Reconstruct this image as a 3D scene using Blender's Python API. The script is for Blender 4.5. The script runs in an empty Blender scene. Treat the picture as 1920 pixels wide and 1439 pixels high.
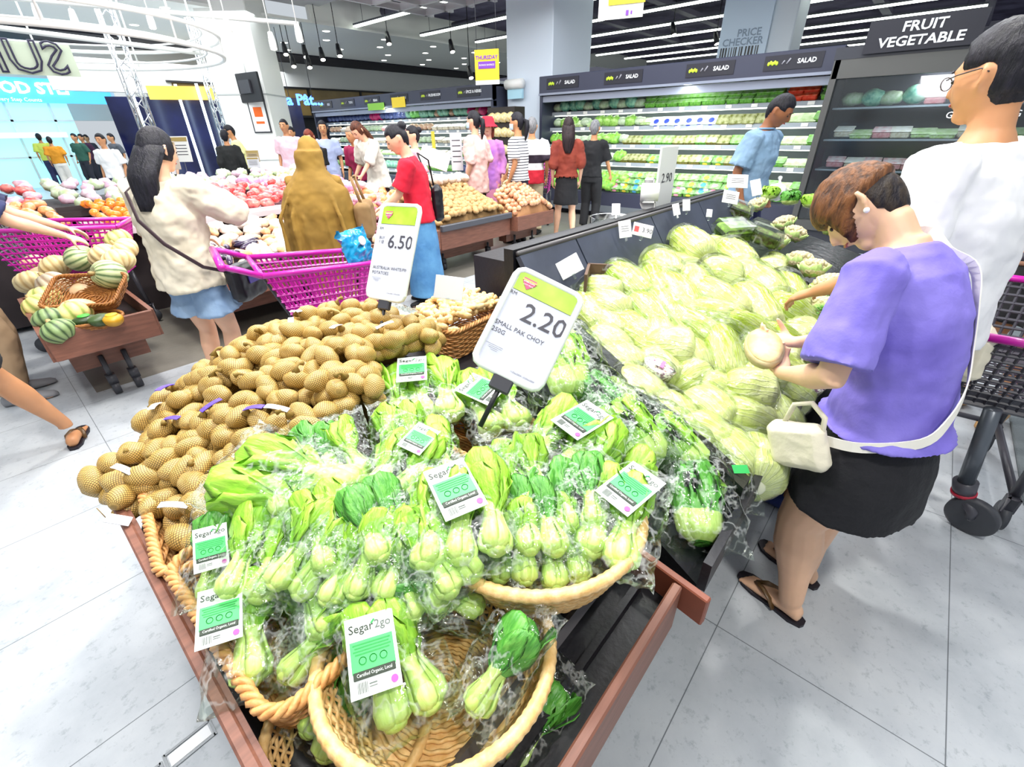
import bpy, math, random
import numpy as np
from mathutils import Vector as V, Matrix, noise
random.seed(7)
R=math.radians; pi=math.pi; sin=math.sin; cos=math.cos
D=bpy.data; SC=bpy.context.scene; COL=SC.collection
# ---------------------------------------------------------------- camera (1.5 m above the floor, looking down across the stall)
FPX=835.95; HC=1.5
def _cam():
    yaw,p,r=.7238992,.5158629,-.0176183
    F=V((cos(yaw)*cos(p),sin(yaw)*cos(p),-sin(p))); Rt=V((sin(yaw),-cos(yaw),0)); U=Rt.cross(F)
    return Rt*cos(r)+U*sin(r), -Rt*sin(r)+U*cos(r), F
CR,CU,CF=_cam()
cam=D.cameras.new('camera'); cam.sensor_width=36; cam.lens=FPX*36/1920; cam.clip_end=200; cam.clip_start=.02
co=D.objects.new('camera',cam); COL.objects.link(co)
co.matrix_world=Matrix(((CR.x,CU.x,-CF.x,0),(CR.y,CU.y,-CF.y,0),(CR.z,CU.z,-CF.z,HC),(0,0,0,1)))
SC.camera=co
def ray(x,y): return CR*((x-960)/FPX)-CU*((y-719.5)/FPX)+CF
def at(x,y,z): d=ray(x,y); return V((0,0,HC))+d*((z-HC)/d.z)
def atd(x,y,t): return V((0,0,HC))+ray(x,y)*t
def atX(x,y,X): d=ray(x,y); return V((0,0,HC))+d*(X/d.x)
def atY(x,y,Y): d=ray(x,y); return V((0,0,HC))+d*(Y/d.y)
# ---------------------------------------------------------------- world, lamps, exposure
SC.view_settings.view_transform='Standard'; SC.view_settings.look='None'; SC.view_settings.gamma=1
SC.view_settings.use_curve_mapping=False; SC.view_settings.exposure=-0.14
SC.cycles.transparent_max_bounces=24; SC.cycles.max_bounces=6; SC.cycles.diffuse_bounces=3
w=D.worlds.new('store_air'); SC.world=w; w.use_nodes=True
w.node_tree.nodes['Background'].inputs[0].default_value=(.86,.93,1,1); w.node_tree.nodes['Background'].inputs[1].default_value=.75
def area(name,loc,size,power,col=(1,.97,.93),tgt=None,sy=None):
    l=D.lights.new(name,'AREA'); l.energy=power; l.size=size; l.color=col
    if sy: l.shape='RECTANGLE'; l.size_y=sy
    o=D.objects.new(name,l); COL.objects.link(o); o.location=loc
    d=(V(tgt)-V(loc)) if tgt else V((0,0,-1)); o.rotation_euler=d.to_track_quat('-Z','Y').to_euler()
    return o
area('ceiling_spot_lamp',(1.9,1.6,3.9),.25,95,(1,.97,.9),(1.2,1,.7))
area('ceiling_spot_lamp',(.2,-.9,3.9),.25,80,(1,.97,.92),(.6,.9,.7))
area('ceiling_spot_lamp',(-.6,2.2,3.9),.3,70,(1,.98,.95),(.2,1.6,.5))
area('ceiling_spot_lamp',(3.6,.2,3.9),.3,60,(1,.98,.95),(2.4,.6,.7))
area('ceiling_spot_lamp',(1.2,4.2,3.9),.4,110,(1,.96,.9),(1.4,5,.7))
area('ceiling_spot_lamp',(4.6,3.4,3.9),.4,110,(1,.97,.93),(4.4,5,.7))
area('ceiling_fill_light',(1.5,2,4.0),3.5,190,(.93,.96,1),None,3.5)  # these broad area lights are added under the ceiling for ambient fill
area('ceiling_fill_light',(3.5,8,4.0),4,330,(.95,.97,1),None,5)
area('ceiling_fill_light',(6.3,3,4.0),2.5,290,(.9,.95,1),None,6)
area('ceiling_fill_light',(3,14,3.9),6,420,(.9,.97,1),None,6)
area('cooler_area_light',(7.95,3.4,1.98),.12,60,(.95,1,.97),(8.6,3.4,1.0),5.6)
area('cooler_area_light',(8.05,11.5,1.98),.12,80,(.95,1,.97),(8.7,11.5,1.0),7)
area('cooler_area_light',(7.75,.35,2.0),.3,22,(1,.95,.97),(8.0,.35,1.0),1.7)  # added to brighten the inside of the glass end cooler
area('shopfront_lamp',(6,20,3.6),8,450,(.95,.98,1),None,3)
# ---------------------------------------------------------------- materials
def lin(h):
    h=h.lstrip('#'); v=[int(h[i:i+2],16)/255 for i in (0,2,4)]
    return tuple(x/12.92 if x<=.04045 else ((x+.055)/1.055)**2.4 for x in v)+(1,)
class NT:
    def __init__(s,name):
        s.m=D.materials.new(name); s.m.use_nodes=True; s.t=s.m.node_tree; s.N=s.t.nodes; s.L=s.t.links
        s.b=s.N['Principled BSDF']; s.out=s.N['Material Output']
    def n(s,t,**k):
        q=s.N.new(t)
        for a,b in k.items():
            if a.startswith('i_'):
                key=a[2:]; key=int(key) if key.isdigit() else key.replace('_',' ')
                if hasattr(b,'links') or hasattr(b,'is_linked'): s.L.new(b,q.inputs[key])
                else: q.inputs[key].default_value=b
            else: setattr(q,a,b)
        return q
    def math(s,op,a,b=0.,c=None):
        q=s.N.new('ShaderNodeMath'); q.operation=op
        for i,x in enumerate((a,b,c)):
            if x is None: continue
            if hasattr(x,'is_linked'): s.L.new(x,q.inputs[i])
            else: q.inputs[i].default_value=x
        return q.outputs[0]
    def mix(s,f,a,b):
        q=s.N.new('ShaderNodeMix'); q.data_type='RGBA'
        for i,x in ((0,f),(6,a),(7,b)):
            if hasattr(x,'is_linked'): s.L.new(x,q.inputs[i])
            else: q.inputs[i].default_value=x
        return q.outputs[2]
    def ramp(s,f,stops):
        q=s.N.new('ShaderNodeValToRGB'); s.L.new(f,q.inputs[0]); e=q.color_ramp.elements
        while len(e)<len(stops): e.new(.5)
        for i,(p,c) in enumerate(stops): e[i].position=p; e[i].color=c
        return q.outputs[0]
    def obj(s): return s.n('ShaderNodeTexCoord').outputs['Object']
    def noise(s,scale,detail=3,vec=None,rough=.5):
        q=s.n('ShaderNodeTexNoise',i_Scale=scale,i_Detail=detail,i_Roughness=rough)
        s.L.new(vec if vec is not None else s.obj(),q.inputs[0]); return q
    def bump(s,h,st=.3,dist=.01):
        q=s.n('ShaderNodeBump',i_Strength=st,i_Distance=dist); s.L.new(h,q.inputs['Height']); s.L.new(q.outputs[0],s.b.inputs['Normal']); return q
    def col(s,c):
        if hasattr(c,'is_linked'): s.L.new(c,s.b.inputs[0])
        else: s.b.inputs[0].default_value=c
    def p(s,**k):
        for a,b in k.items():
            key=a.replace('_',' ')
            if hasattr(b,'is_linked'): s.L.new(b,s.b.inputs[key])
            else: s.b.inputs[key].default_value=b
        return s
MC={}
def mat(name,c,rough=.6,var=0,vs=8,bump=0,bs=40,metal=0,coat=0,c2=None,sheen=0,emit=0,sss=0):
    if name in MC: return MC[name]
    m=NT(name); c=lin(c)
    if var or c2:
        n=m.noise(vs,4)
        b=lin(c2) if c2 else tuple(x*(1-var) for x in c[:3])+(1,)
        f=m.ramp(n.outputs[0],[(.35,(0,0,0,1)),(.65,(1,1,1,1))])
        m.col(m.mix(f,c,b))
    else: m.col(c)
    m.p(Roughness=rough,Metallic=metal,Coat_Weight=coat)
    if sheen: m.p(Sheen_Weight=sheen)
    if sss: m.p(Subsurface_Weight=sss,Subsurface_Radius=(.02,.008,.004),Subsurface_Scale=1.)
    if emit: m.p(Emission_Color=c,Emission_Strength=emit)
    if bump: m.bump(m.noise(bs,4).outputs[0],bump,.01)
    MC[name]=m.m; return m.m
def glow(name,c,st):
    return mat(name,c,.5,emit=st)
def film(name,tint='#f8fcf8',base=.02,bs=17,st=.6,sc=(1,1,1),crease_glint=.2):
    if name in MC: return MC[name]
    m=NT(name); n1=m.noise(bs,3,None,.55)
    glint=m.math('MAXIMUM',m.math('SUBTRACT',1.,m.math('MULTIPLY',m.math('ABSOLUTE',m.math('SUBTRACT',n1.outputs[0],.5)),24.)),0.)  # white glints along the creases, put in as diffuse colour
    bp=m.n('ShaderNodeBump',i_Strength=st,i_Distance=.02); m.L.new(n1.outputs[0],bp.inputs['Height'])
    tr=m.n('ShaderNodeBsdfTransparent'); tr.inputs[0].default_value=lin(tint)
    gl=m.n('ShaderNodeBsdfGlossy',i_Roughness=.16); m.L.new(bp.outputs[0],gl.inputs['Normal'])
    df=m.n('ShaderNodeBsdfDiffuse'); df.inputs[0].default_value=(.95,.98,.95,1)
    fr=m.n('ShaderNodeFresnel',i_IOR=1.25)
    f=m.math('ADD',m.math('MULTIPLY',fr.outputs[0],.5),base)
    m1=m.n('ShaderNodeMixShader'); m.L.new(f,m1.inputs[0]); m.L.new(tr.outputs[0],m1.inputs[1]); m.L.new(gl.outputs[0],m1.inputs[2])
    m2=m.n('ShaderNodeMixShader'); m.L.new(m.math('MULTIPLY',glint,crease_glint),m2.inputs[0]); m.L.new(m1.outputs[0],m2.inputs[1]); m.L.new(df.outputs[0],m2.inputs[2])
    m.L.new(m2.outputs[0],m.out.inputs[0]); MC[name]=m.m; return m.m
# ---------------------------------------------------------------- mesh building
class MB:
    def __init__(s): s.v=[]; s.f=[]; s.m=[]; s.mi=0
    def add(s,vs,fs):
        o=len(s.v); s.v+=[tuple(x) for x in vs]; s.f+=[tuple(i+o for i in f) for f in fs]; s.m+=[s.mi]*len(fs); return s
    def xf(s,M,a=0):
        s.v[a:]=[tuple(M@V(x)) for x in s.v[a:]]; return s
    def box(s,c,d,rz=0,M=None,bev=0):
        x,y,z=[q/2 for q in d]
        if bev:
            b=min(bev,x*.9,y*.9,z*.9); vs=[];fs=[]
            for sx in(-1,1):
                for sy in(-1,1):
                    for sz in(-1,1): vs+=[(sx*(x-b),sy*(y-b),sz*z),(sx*(x-b),sy*y,sz*(z-b)),(sx*x,sy*(y-b),sz*(z-b))]
            I=lambda a,b_,c_,k:(a*4+b_*2+c_)*3+k
            for sz in(0,1): fs.append((I(0,0,sz,0),I(1,0,sz,0),I(1,1,sz,0),I(0,1,sz,0)))
            for sy in(0,1): fs.append((I(0,sy,0,1),I(1,sy,0,1),I(1,sy,1,1),I(0,sy,1,1)))
            for sx in(0,1): fs.append((I(sx,0,0,2),I(sx,1,0,2),I(sx,1,1,2),I(sx,0,1,2)))
            for a in(0,1):
                for b2 in(0,1):
                    fs.append((I(0,a,b2,0),I(1,a,b2,0),I(1,a,b2,1),I(0,a,b2,1)))
                    fs.append((I(a,0,b2,0),I(a,1,b2,0),I(a,1,b2,2),I(a,0,b2,2)))
                    fs.append((I(a,b2,0,1),I(a,b2,1,1),I(a,b2,1,2),I(a,b2,0,2)))
                    for c_ in(0,1): fs.append((I(a,b2,c_,0),I(a,b2,c_,1),I(a,b2,c_,2)))
        else:
            vs=[(sx*x,sy*y,sz*z) for sx in(-1,1) for sy in(-1,1) for sz in(-1,1)]
            fs=[(0,1,3,2),(4,6,7,5),(0,4,5,1),(2,3,7,6),(0,2,6,4),(1,5,7,3)]
        T=Matrix.Translation(c)@(M if M is not None else Matrix.Rotation(rz,4,'Z'))
        return s.add([T@V(q) for q in vs],fs)
    def loft(s,rings,cap=True,closed=True):
        n=len(rings[0]); vs=[p for r in rings for p in r]; fs=[]
        k=n if closed else n-1
        for i in range(len(rings)-1):
            for j in range(k): fs.append((i*n+j,i*n+(j+1)%n,(i+1)*n+(j+1)%n,(i+1)*n+j))
        if cap and closed: fs.append(tuple(reversed(range(n)))); fs.append(tuple((len(rings)-1)*n+j for j in range(n)))
        return s.add(vs,fs)
    def tube(s,P,r,n=8,cap=True,side=None,loop=False):
        P=[V(p) for p in P]; m=len(P); rings=[]
        t0=(P[1]-P[0]).normalized(); u=V(side) if side else (V((0,0,1)) if abs(t0.z)<.9 else V((1,0,0)))
        for i in range(m):
            a=P[(i-1)%m] if (loop or i) else P[0]; b=P[(i+1)%m] if (loop or i<m-1) else P[m-1]
            t=(b-a); t=t.normalized() if t.length>1e-9 else t0
            u=(u-t*u.dot(t)); u=u.normalized() if u.length>1e-6 else t.orthogonal().normalized()
            w_=t.cross(u); q=r[i] if isinstance(r,(list,tuple)) and not (len(r)==2 and m>2 and isinstance(r,tuple)) else r
            a_,b_=q if isinstance(q,tuple) else (q,q)
            rings.append([P[i]+u*(a_*cos(2*pi*j/n))+w_*(b_*sin(2*pi*j/n)) for j in range(n)])
        if loop: rings.append(rings[0])
        return s.loft(rings,cap and not loop)
    def sph(s,c,r,nu=16,nv=10,fn=None,M=None):
        c=V(c); r=(r,r,r) if not isinstance(r,(tuple,list)) else r; vs=[];fs=[]
        for i in range(1,nv):
            th=pi*i/nv
            for j in range(nu):
                ph=2*pi*j/nu; d=V((sin(th)*cos(ph),sin(th)*sin(ph),cos(th)))
                k=fn(d) if fn else 1.
                p=V((d.x*r[0],d.y*r[1],d.z*r[2])); p=V((p.x*k[0],p.y*k[1],p.z*k[2])) if isinstance(k,tuple) else p*k
                vs.append(p)
        def pole(z):
            d=V((0,0,z)); k=fn(d) if fn else 1.; k=k if isinstance(k,tuple) else (k,k,k)
            return V((0,0,z*r[2]*k[2]))
        vs.append(pole(1)); vs.append(pole(-1)); T=len(vs)-2; B=len(vs)-1
        for i in range(nv-2):
            for j in range(nu): fs.append((i*nu+j,(i+1)*nu+j,(i+1)*nu+(j+1)%nu,i*nu+(j+1)%nu))
        for j in range(nu): fs.append((T,j,(j+1)%nu)); fs.append((B,(nv-2)*nu+(j+1)%nu,(nv-2)*nu+j))
        if M is not None: vs=[M@p for p in vs]
        return s.add([p+c for p in vs],fs)
    def lathe(s,prof,n=24,c=(0,0,0),cap=False):
        c=V(c); return s.loft([[c+V((r*cos(2*pi*j/n),r*sin(2*pi*j/n),z)) for j in range(n)] for r,z in prof],cap)
    def mesh(s,name,mats=(),smooth=True):
        me=D.meshes.new(name); me.from_pydata(s.v,[],s.f); me.update()
        for m in (mats if isinstance(mats,(list,tuple)) else [mats]): me.materials.append(m)
        if any(s.m): me.polygons.foreach_set('material_index',s.m)
        if smooth: me.polygons.foreach_set('use_smooth',[True]*len(s.f))
        return me
    def obj(s,name,mats,parent=None,smooth=True,**k):
        return link(name,s.mesh(name,mats,smooth),parent,**k)
def link(name,me,parent=None,loc=None,rot=None,M=None):
    o=D.objects.new(name,me); COL.objects.link(o)
    if parent: o.parent=parent
    if loc is not None: o.location=loc
    if rot is not None: o.rotation_euler=rot
    if M is not None: o.matrix_local=M
    return o
def tag(o,label,cat,group=None,kind=None):
    if label: o['label']=label
    if cat: o['category']=cat
    if group: o['group']=group
    if kind: o['kind']=kind
    return o
def thing(name,label,cat,loc=(0,0,0),rz=0,group=None,M=None):
    o=D.objects.new(name,None); COL.objects.link(o); o.empty_display_size=.05
    if M is not None: o.matrix_world=M
    else: o.location=loc; o.rotation_euler=(0,0,rz)
    return tag(o,label,cat,group)
def struct(o): o['kind']='structure'; return o
def dup(root,M=None,label=None,group=None,loc=None,rot=None,scale=None):
    r=root.copy(); COL.objects.link(r)
    if M is not None: r.matrix_world=M
    if loc is not None: r.location=loc
    if rot is not None: r.rotation_euler=rot
    if scale is not None: r.scale=scale
    if label: r['label']=label
    if group: r['group']=group
    for ch in list(KIDS.get(root.name,())):
        c=ch.copy(); COL.objects.link(c); c.parent=r
        for g in KIDS.get(ch.name,()): e=g.copy(); COL.objects.link(e); e.parent=c
    return r
KIDS={}
def kids(root):
    KIDS[root.name]=list(root.children)
    for c in root.children: KIDS[c.name]=list(c.children)
    return root
def bake(o):
    bpy.context.view_layer.update()
    dg=bpy.context.evaluated_depsgraph_get(); me=D.meshes.new_from_object(o.evaluated_get(dg))
    o.modifiers.clear(); o.data=me; me.name=o.name; return o
def basis(x,z,loc,s=1):
    """matrix whose local x runs along x and local z leans to z"""
    x=V(x).normalized(); z=V(z); y=z.cross(x).normalized(); z=x.cross(y)
    m=Matrix(((x.x*s,y.x*s,z.x*s,loc[0]),(x.y*s,y.y*s,z.y*s,loc[1]),(x.z*s,y.z*s,z.z*s,loc[2]),(0,0,0,1))); return m
FONT=None
def text(name,s,size,m,parent=None,M=None,align='CENTER',ext=0,wide=1.,bold=0,outline=0):
    cu=D.curves.new(name,'FONT'); cu.body=s; cu.size=size; cu.align_x=align; cu.align_y='CENTER'; cu.extrude=ext; cu.resolution_u=2
    cu.offset=bold
    if outline: cu.fill_mode='NONE'; cu.bevel_depth=outline; cu.bevel_resolution=1
    t=D.objects.new(name,cu); COL.objects.link(t)
    bpy.context.view_layer.update(); dg=bpy.context.evaluated_depsgraph_get()
    me=D.meshes.new_from_object(t.evaluated_get(dg)); D.objects.remove(t); me.name=name
    me.materials.clear(); me.materials.append(m)
    for v in me.vertices: v.co.x*=wide
    o=link(name,me,parent,M=M); return o
def quad(mb,a,b,c,d): mb.add([a,b,c,d],[(0,1,2,3)])
def rnd(a,b): return a+(b-a)*random.random()
def smooth(t): t=max(0,min(1,t)); return t*t*(3-2*t)
# ================================================================ SETTING
def floor_mat():
    m=NT('floor_tile'); g=m.n('ShaderNodeNewGeometry').outputs['Position']; s=m.n('ShaderNodeSeparateXYZ'); m.L.new(g,s.inputs[0])
    def line(o,off,step,w):
        q=m.math('DIVIDE',m.math('SUBTRACT',o,off),step); q=m.math('SUBTRACT',q,m.math('FLOOR',q)); q=m.math('MULTIPLY',m.math('MINIMUM',q,m.math('SUBTRACT',1.,q)),step)
        return m.math('LESS_THAN',q,w)
    ln=m.math('MAXIMUM',line(s.outputs[0],.01,1.14,.0016),line(s.outputs[1],.09,.6,.0016))
    n1=m.noise(2.2,6,g,.65); n2=m.noise(26,5,g,.75); n3=m.noise(90,2,g)
    c=m.ramp(n1.outputs[0],[(.3,lin('#a4aab0')),(.52,lin('#b6bbc0')),(.75,lin('#c4c8cb'))])
    sp=m.ramp(n2.outputs[0],[(.3,lin('#aab0b5')),(.45,(1,1,1,1))]); 
    q=m.n('ShaderNodeMix',data_type='RGBA',blend_type='MULTIPLY'); q.inputs[0].default_value=.55; m.L.new(c,q.inputs[6]); m.L.new(sp,q.inputs[7])
    dk=m.ramp(n3.outputs[0],[(.69,(0,0,0,1)),(.74,(1,1,1,1))])
    c=m.mix(m.math('MULTIPLY',dk,.25),q.outputs[2],lin('#8a9096'))
    # darker grey tiles laid under the long island
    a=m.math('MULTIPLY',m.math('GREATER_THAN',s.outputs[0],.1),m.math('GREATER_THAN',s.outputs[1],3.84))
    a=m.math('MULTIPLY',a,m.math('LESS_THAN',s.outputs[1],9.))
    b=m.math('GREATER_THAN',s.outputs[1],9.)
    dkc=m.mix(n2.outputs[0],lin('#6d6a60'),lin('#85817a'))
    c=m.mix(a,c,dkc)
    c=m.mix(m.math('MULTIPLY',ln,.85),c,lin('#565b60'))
    m.col(c); m.p(Roughness=m.math('MULTIPLY_ADD',n1.outputs[0],.2,.22)); m.p(Specular_IOR_Level=.5)
    m.bump(m.math('SUBTRACT',n2.outputs[0],ln),.12,.004); return m.m
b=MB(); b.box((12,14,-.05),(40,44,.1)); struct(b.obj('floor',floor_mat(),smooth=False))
black=mat('black_laminate','#15151b',.45,bump=.15,bs=60); dark=mat('dark_steel','#3a3a40',.4); white=mat('white_paint','#f2f2ee',.5)
greyd=mat('grey_powder_coat','#565860',.45); chrome=mat('chrome','#d8dade',.12,metal=1)
# ---- ceilings
ceilb=mat('open_black_ceiling','#6a6480',.9,vs=1.2,c2='#3a3450'); ceilw=mat('white_plaster','#e9eae6',.8)
b=MB(); b.box((17,4.6,4.62),(19,17.4,.1)); struct(b.obj('ceiling',ceilb,smooth=False))
b=MB(); b.box((9,16,3.98),(24,5.6,.06)); struct(b.obj('ceiling',ceilw,smooth=False))
b=MB(); b.box((7.6,13.28,4.3),(.12,.2,.7)); b.box((17,13.28,4.3),(19,.12,.62)); struct(b.obj('trim_1',ceilw,smooth=False))
b=MB(); b.box((3.6,5.5,4.35),(8.4,16,.06)); struct(b.obj('ceiling',mat('pale_ceiling','#b9b8bb',.8),smooth=False))
# ducts, pipes and trays in the open black ceiling
pipe=mat('ceiling_pipe','#5a556a',.6)
for k in range(5):
    b=MB(); x=9.6+k*2.6; b.tube([(x,-3.5,4.42),(x,13,4.42)],.07 if k%2 else .11,8); tag(b.obj('ceiling_pipe',pipe),'dark round pipe running between light strips under the open black ceiling','pipe','pipes in the black ceiling')
for k in range(4):
    b=MB(); y=.4+k*2.2+(2 if k>1 else 0); b.box((17.5,y,4.34),(14,.22,.12)); tag(b.obj('cable_tray',pipe,smooth=False),'flat dark cable tray crossing above the light strips','cable tray','cable trays in the black ceiling')
led=glow('led_strip','#f4fff2',9)
for k,(x,y0,y1) in enumerate([(8.7,6.5,13.1),(10.8,5,12.9),(12.8,2.6,12.6),(14.7,1,12),(16.5,.5,11.8),(18.3,.4,11.5),(20.,.4,11.2),(21.6,.4,11),(23.2,.4,10.5)]):
    t=thing('light_strip',['long white LED light strip nearest the round ceiling ring','second LED light strip from the left, meeting the white pillar'][k] if k<2 else 'long thin LED light strip in the tight row above the right cooler','light',(x,(y0+y1)/2,4.0),0,'light strips')
    b=MB(); b.box((0,0,.04),(.12,y1-y0,.04)); b.obj('housing',greyd,t,False)
    b=MB(); b.box((0,0,0),(.1,y1-y0,.035)); b.obj('diffuser',led,t,False)
    b=MB()
    for yy in (-(y1-y0)/2+.4,(y1-y0)/2-.4): b.tube([(0,yy,.05),(0,yy,.58)],.006,5)
    b.obj('hanger',dark,t)
# ---- big blue-white pillar and white pillar
def pillar(name,x0,x1,y0,y1,m,label,h=4.6):
    b=MB(); b.box(((x0+x1)/2,(y0+y1)/2,h/2),(x1-x0,y1-y0,h),bev=.02); o=b.obj(name,m,smooth=False); return tag(o,label,'pillar')
pillar('pillar',8.62,10,6.42,7.62,mat('blue_white_paint','#dfeaf6',.5),'wide pale blue-white square pillar between the two coolers')
wp=atd(480,200,11.2); pw=thing('pillar','tapering white pillar with a framed notice and a screen, left of the coolers','pillar')
b=MB(); c0=atd(432,55,11.2); 
px_,py_=wp.x,wp.y
b.box((px_,py_,2.3),(1.15,1.15,4.6),R(42),bev=.02); b.obj('column_shaft',white,pw,False)
b=MB(); b.box((px_,py_,2.35),(1.17,1.17,.03),R(42)); b.box((px_,py_,.95),(1.17,1.17,.02),R(42)); b.obj('joint_band',mat('joint_grey','#b4b6b4',.6),pw,False)
def facing(c,az,w,h,t=.02):
    """matrix of a board at c whose face looks towards azimuth az: local x = to the viewer's right, y = up, z = out"""
    n=V((cos(az),sin(az),0)); x=V((0,0,1)).cross(n); return Matrix(((x.x,0,n.x,c[0]),(x.y,0,n.y,c[1]),(0,1,0,c[2]),(0,0,0,1)))
fm=V((-cos(R(41.5)),-sin(R(41.5)),0))
_n=V((cos(R(222)),sin(R(222)),0)); _x=V((0,0,1)).cross(_n); q=V((px_,py_,0))+_n*.59+_x*.3; q.z=atd(520,218,10.6).z; M=facing(q,R(222),.5,.7)
b=MB(); b.box((0,0,0),(.42,.68,.03)); b.obj('notice_frame',dark,None,False).matrix_world=M; nf=COL.objects[-1]
tag(nf,'framed notice with an orange square hanging on the white pillar','notice')
b=MB(); b.box((0,0,.02),(.36,.62,.006)); b.obj('paper',mat('paper_white','#f4f4f2',.7),nf,False)
b=MB(); b.box((0,.1,.026),(.2,.2,.004)); b.box((0,-.12,.026),(.2,.05,.003)); b.obj('printed_square',mat('print_orange','#f06a20',.7),nf,False)
q=V((px_,py_,0))+_n*.72+_x*.25; q.z=atd(506,165,10.5).z; t=thing('hanging_screen','black television screen mounted high on the white pillar seen from behind','screen',M=facing(q,R(190),1,1))
b=MB(); b.box((0,0,0),(1.,.58,.06),bev=.01); b.obj('panel',black,t,False)
b=MB(); b.box((0,.0,-.08),(.5,.3,.1),bev=.01); b.box((0,.02,.05),(.4,.26,.04)); b.obj('bracket',dark,t,False)
b=MB(); b.tube([(0,.2,-.05),(0,.9,-.05)],.02,6); b.obj('pole',white,t)
# ---- far side: bulkheads, shop fronts
struct_m=mat('bulkhead_white','#e2e4e2',.8)
b=MB(); b.box((13,20.4,3.35),(20,.3,1.2)); struct(b.obj('wall_far',struct_m,smooth=False))
b=MB(); b.box((9,19.3,3.93),(24,2.2,.04)); struct(b.obj('trim_2',mat('dark_gap','#1a1824',.8),smooth=False))
bronze=mat('bronze_glass','#8d7440',.25,var=.4,vs=.8)
b=MB(); b.box((15.2,20.7,1.4),(17.6,.2,2.9)); struct(b.obj('wall_back',mat('shop_dark','#24242c',.5,var=.5,vs=.7),smooth=False))
t=struct(thing('window_1',None,None)); del t['kind']; t['kind']='structure'
for i,x in enumerate((7.2,9.6,12.0,14.4)):
    b=MB(); b.box((x,20.25,2.62),(2.3,.05,.9)); b.obj('pane',bronze,t,False)
    b=MB(); b.box((x+1.2,20.22,2.62),(.08,.08,.96)); b.obj('frame',black,t,False)
b=MB(); b.box((10.8,20.2,2.13),(9.8,.1,.08)); b.box((10.8,20.2,3.1),(9.8,.1,.06)); b.obj('frame',black,t,False)
b=MB(); b.box((26,4,2.2),(.2,40,4.8)); struct(b.obj('wall_right',mat('far_wall_grey','#8d8a98',.8),smooth=False))
# blue-white bright shop front on the far left
shop=MB(); gx=-3.; 
blueglow=glow('bright_shop_glass','#9fe4f4',1.15); 
S0=V((-.6,24,0))
t=struct(thing('window_2',None,None,S0,0))
b=MB(); b.box((1.2,0,1.55),(6.2,.08,3.1)); b.obj('pane',blueglow,t,False)
b=MB()
for x in (-1.6,-.6,.5,1.6,2.7,3.8): b.box((x,-.08,1.3),(.07,.06,2.6))
for z in (.95,2.05): b.box((1.2,-.08,z),(6.2,.06,.06))
b.obj('frame',mat('pale_frame','#dff3f6',.4),t,False)
b=MB(); b.box((1.2,-.3,1.62),(5.4,.3,.16)); b.obj('canopy',mat('canopy_white','#e8fbff',.4,emit=.5),t,False)
b=MB(); b.box((.9,-.35,2.55),(4.6,.12,.7)); sg=b.obj('shop_sign',glow('sign_blue','#4fb4ee',1.2),None,False); sg.location=atY(48,166,23.7)-V((.9,-.35,2.6)); tag(sg,'bright blue shop sign with large white letters above the far left entrance','sign')
text('lettering','OOD STEP',.44,glow('sign_white','#ffffff',3),sg,Matrix.Translation((1.0,-.43,2.6))@Matrix.Rotation(R(90),4,'X'),ext=.02,wide=1.05,bold=.012)
text('small_lettering','Every Step Counts',.15,glow('sign_pale','#d8f4ff',2),sg,Matrix.Translation((.6,-.43,2.28))@Matrix.Rotation(R(90),4,'X'))
b=MB(); b.box((5.5,23.6,1.9),(1.0,.9,4.2),bev=.02); tag(b.obj('pillar',white,smooth=False),'plain white pillar at the right side of the bright blue shop front','pillar')
b=MB(); b.box((-1.2,9.6,1.7),(.5,.5,4.2),bev=.02); tag(b.obj('pillar',mat('cream_panel','#e8d9ae',.6),smooth=False),'cream coloured post at the far left edge beside the bending shopper','pillar')
b=MB(); b.box((9.5,26,3.6),(30,.3,3)); struct(b.obj('wall_mall',struct_m,smooth=False))
# dark cafe front with glowing tubes
for i,(x,y,d) in enumerate([(345,210,14),(385,215,14),(420,220,14),(262,215,13)]):
    q=atd(x,y,d); b=MB(); b.tube([(q.x,q.y,.0),(q.x,q.y,2.9)],.04,8)
    tag(b.obj('tube_light',glow('tube_blue_white','#d4ecff',7)),['vertical blue-white light tube left of the dark cafe window','vertical light tube in the middle of the dark cafe front','vertical light tube beside the thin chrome post on the right','vertical light tube standing furthest left behind the truss post'][i],'light')
q=atd(395,178,14.5); b=MB(); b.box((0,0,0),(3,.1,.35)); o=b.obj('lit_menu_board',glow('warm_panel','#e8c24a',1.1),None,False); o.matrix_world=Matrix.Translation(q+V((-.35,-.6,0)))@Matrix.Rotation(R(-25),4,'Z'); tag(o,'warm yellow lit fascia above the dark cafe front','sign')
q=atd(400,215,14.8); b=MB(); b.box((0,0,0),(5.5,.1,2.6)); o=b.obj('cafe_front',mat('night_blue_glass','#1a2050',.2,var=.6,vs=1),None,False); o.matrix_world=Matrix.Translation((q.x,q.y,1.3))@Matrix.Rotation(R(-25),4,'Z'); tag(o,'dark blue glass cafe front between the truss posts','shop front')
q=atd(565,188,12.5); o=text('script_sign','La Pât...',.36,glow('script_blue','#4a7cff',5),None,facing(q,R(240),1,1),ext=.01,bold=.012); tag(o,'blue glowing script sign above the left cooler','sign'); b=MB(); b.tube([(-.3,0,0),(-.3,3.95-q.z,0)],.008,5); b.tube([(.3,0,0),(.3,3.95-q.z,0)],.008,5); b.obj('hanger',dark,o)
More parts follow.
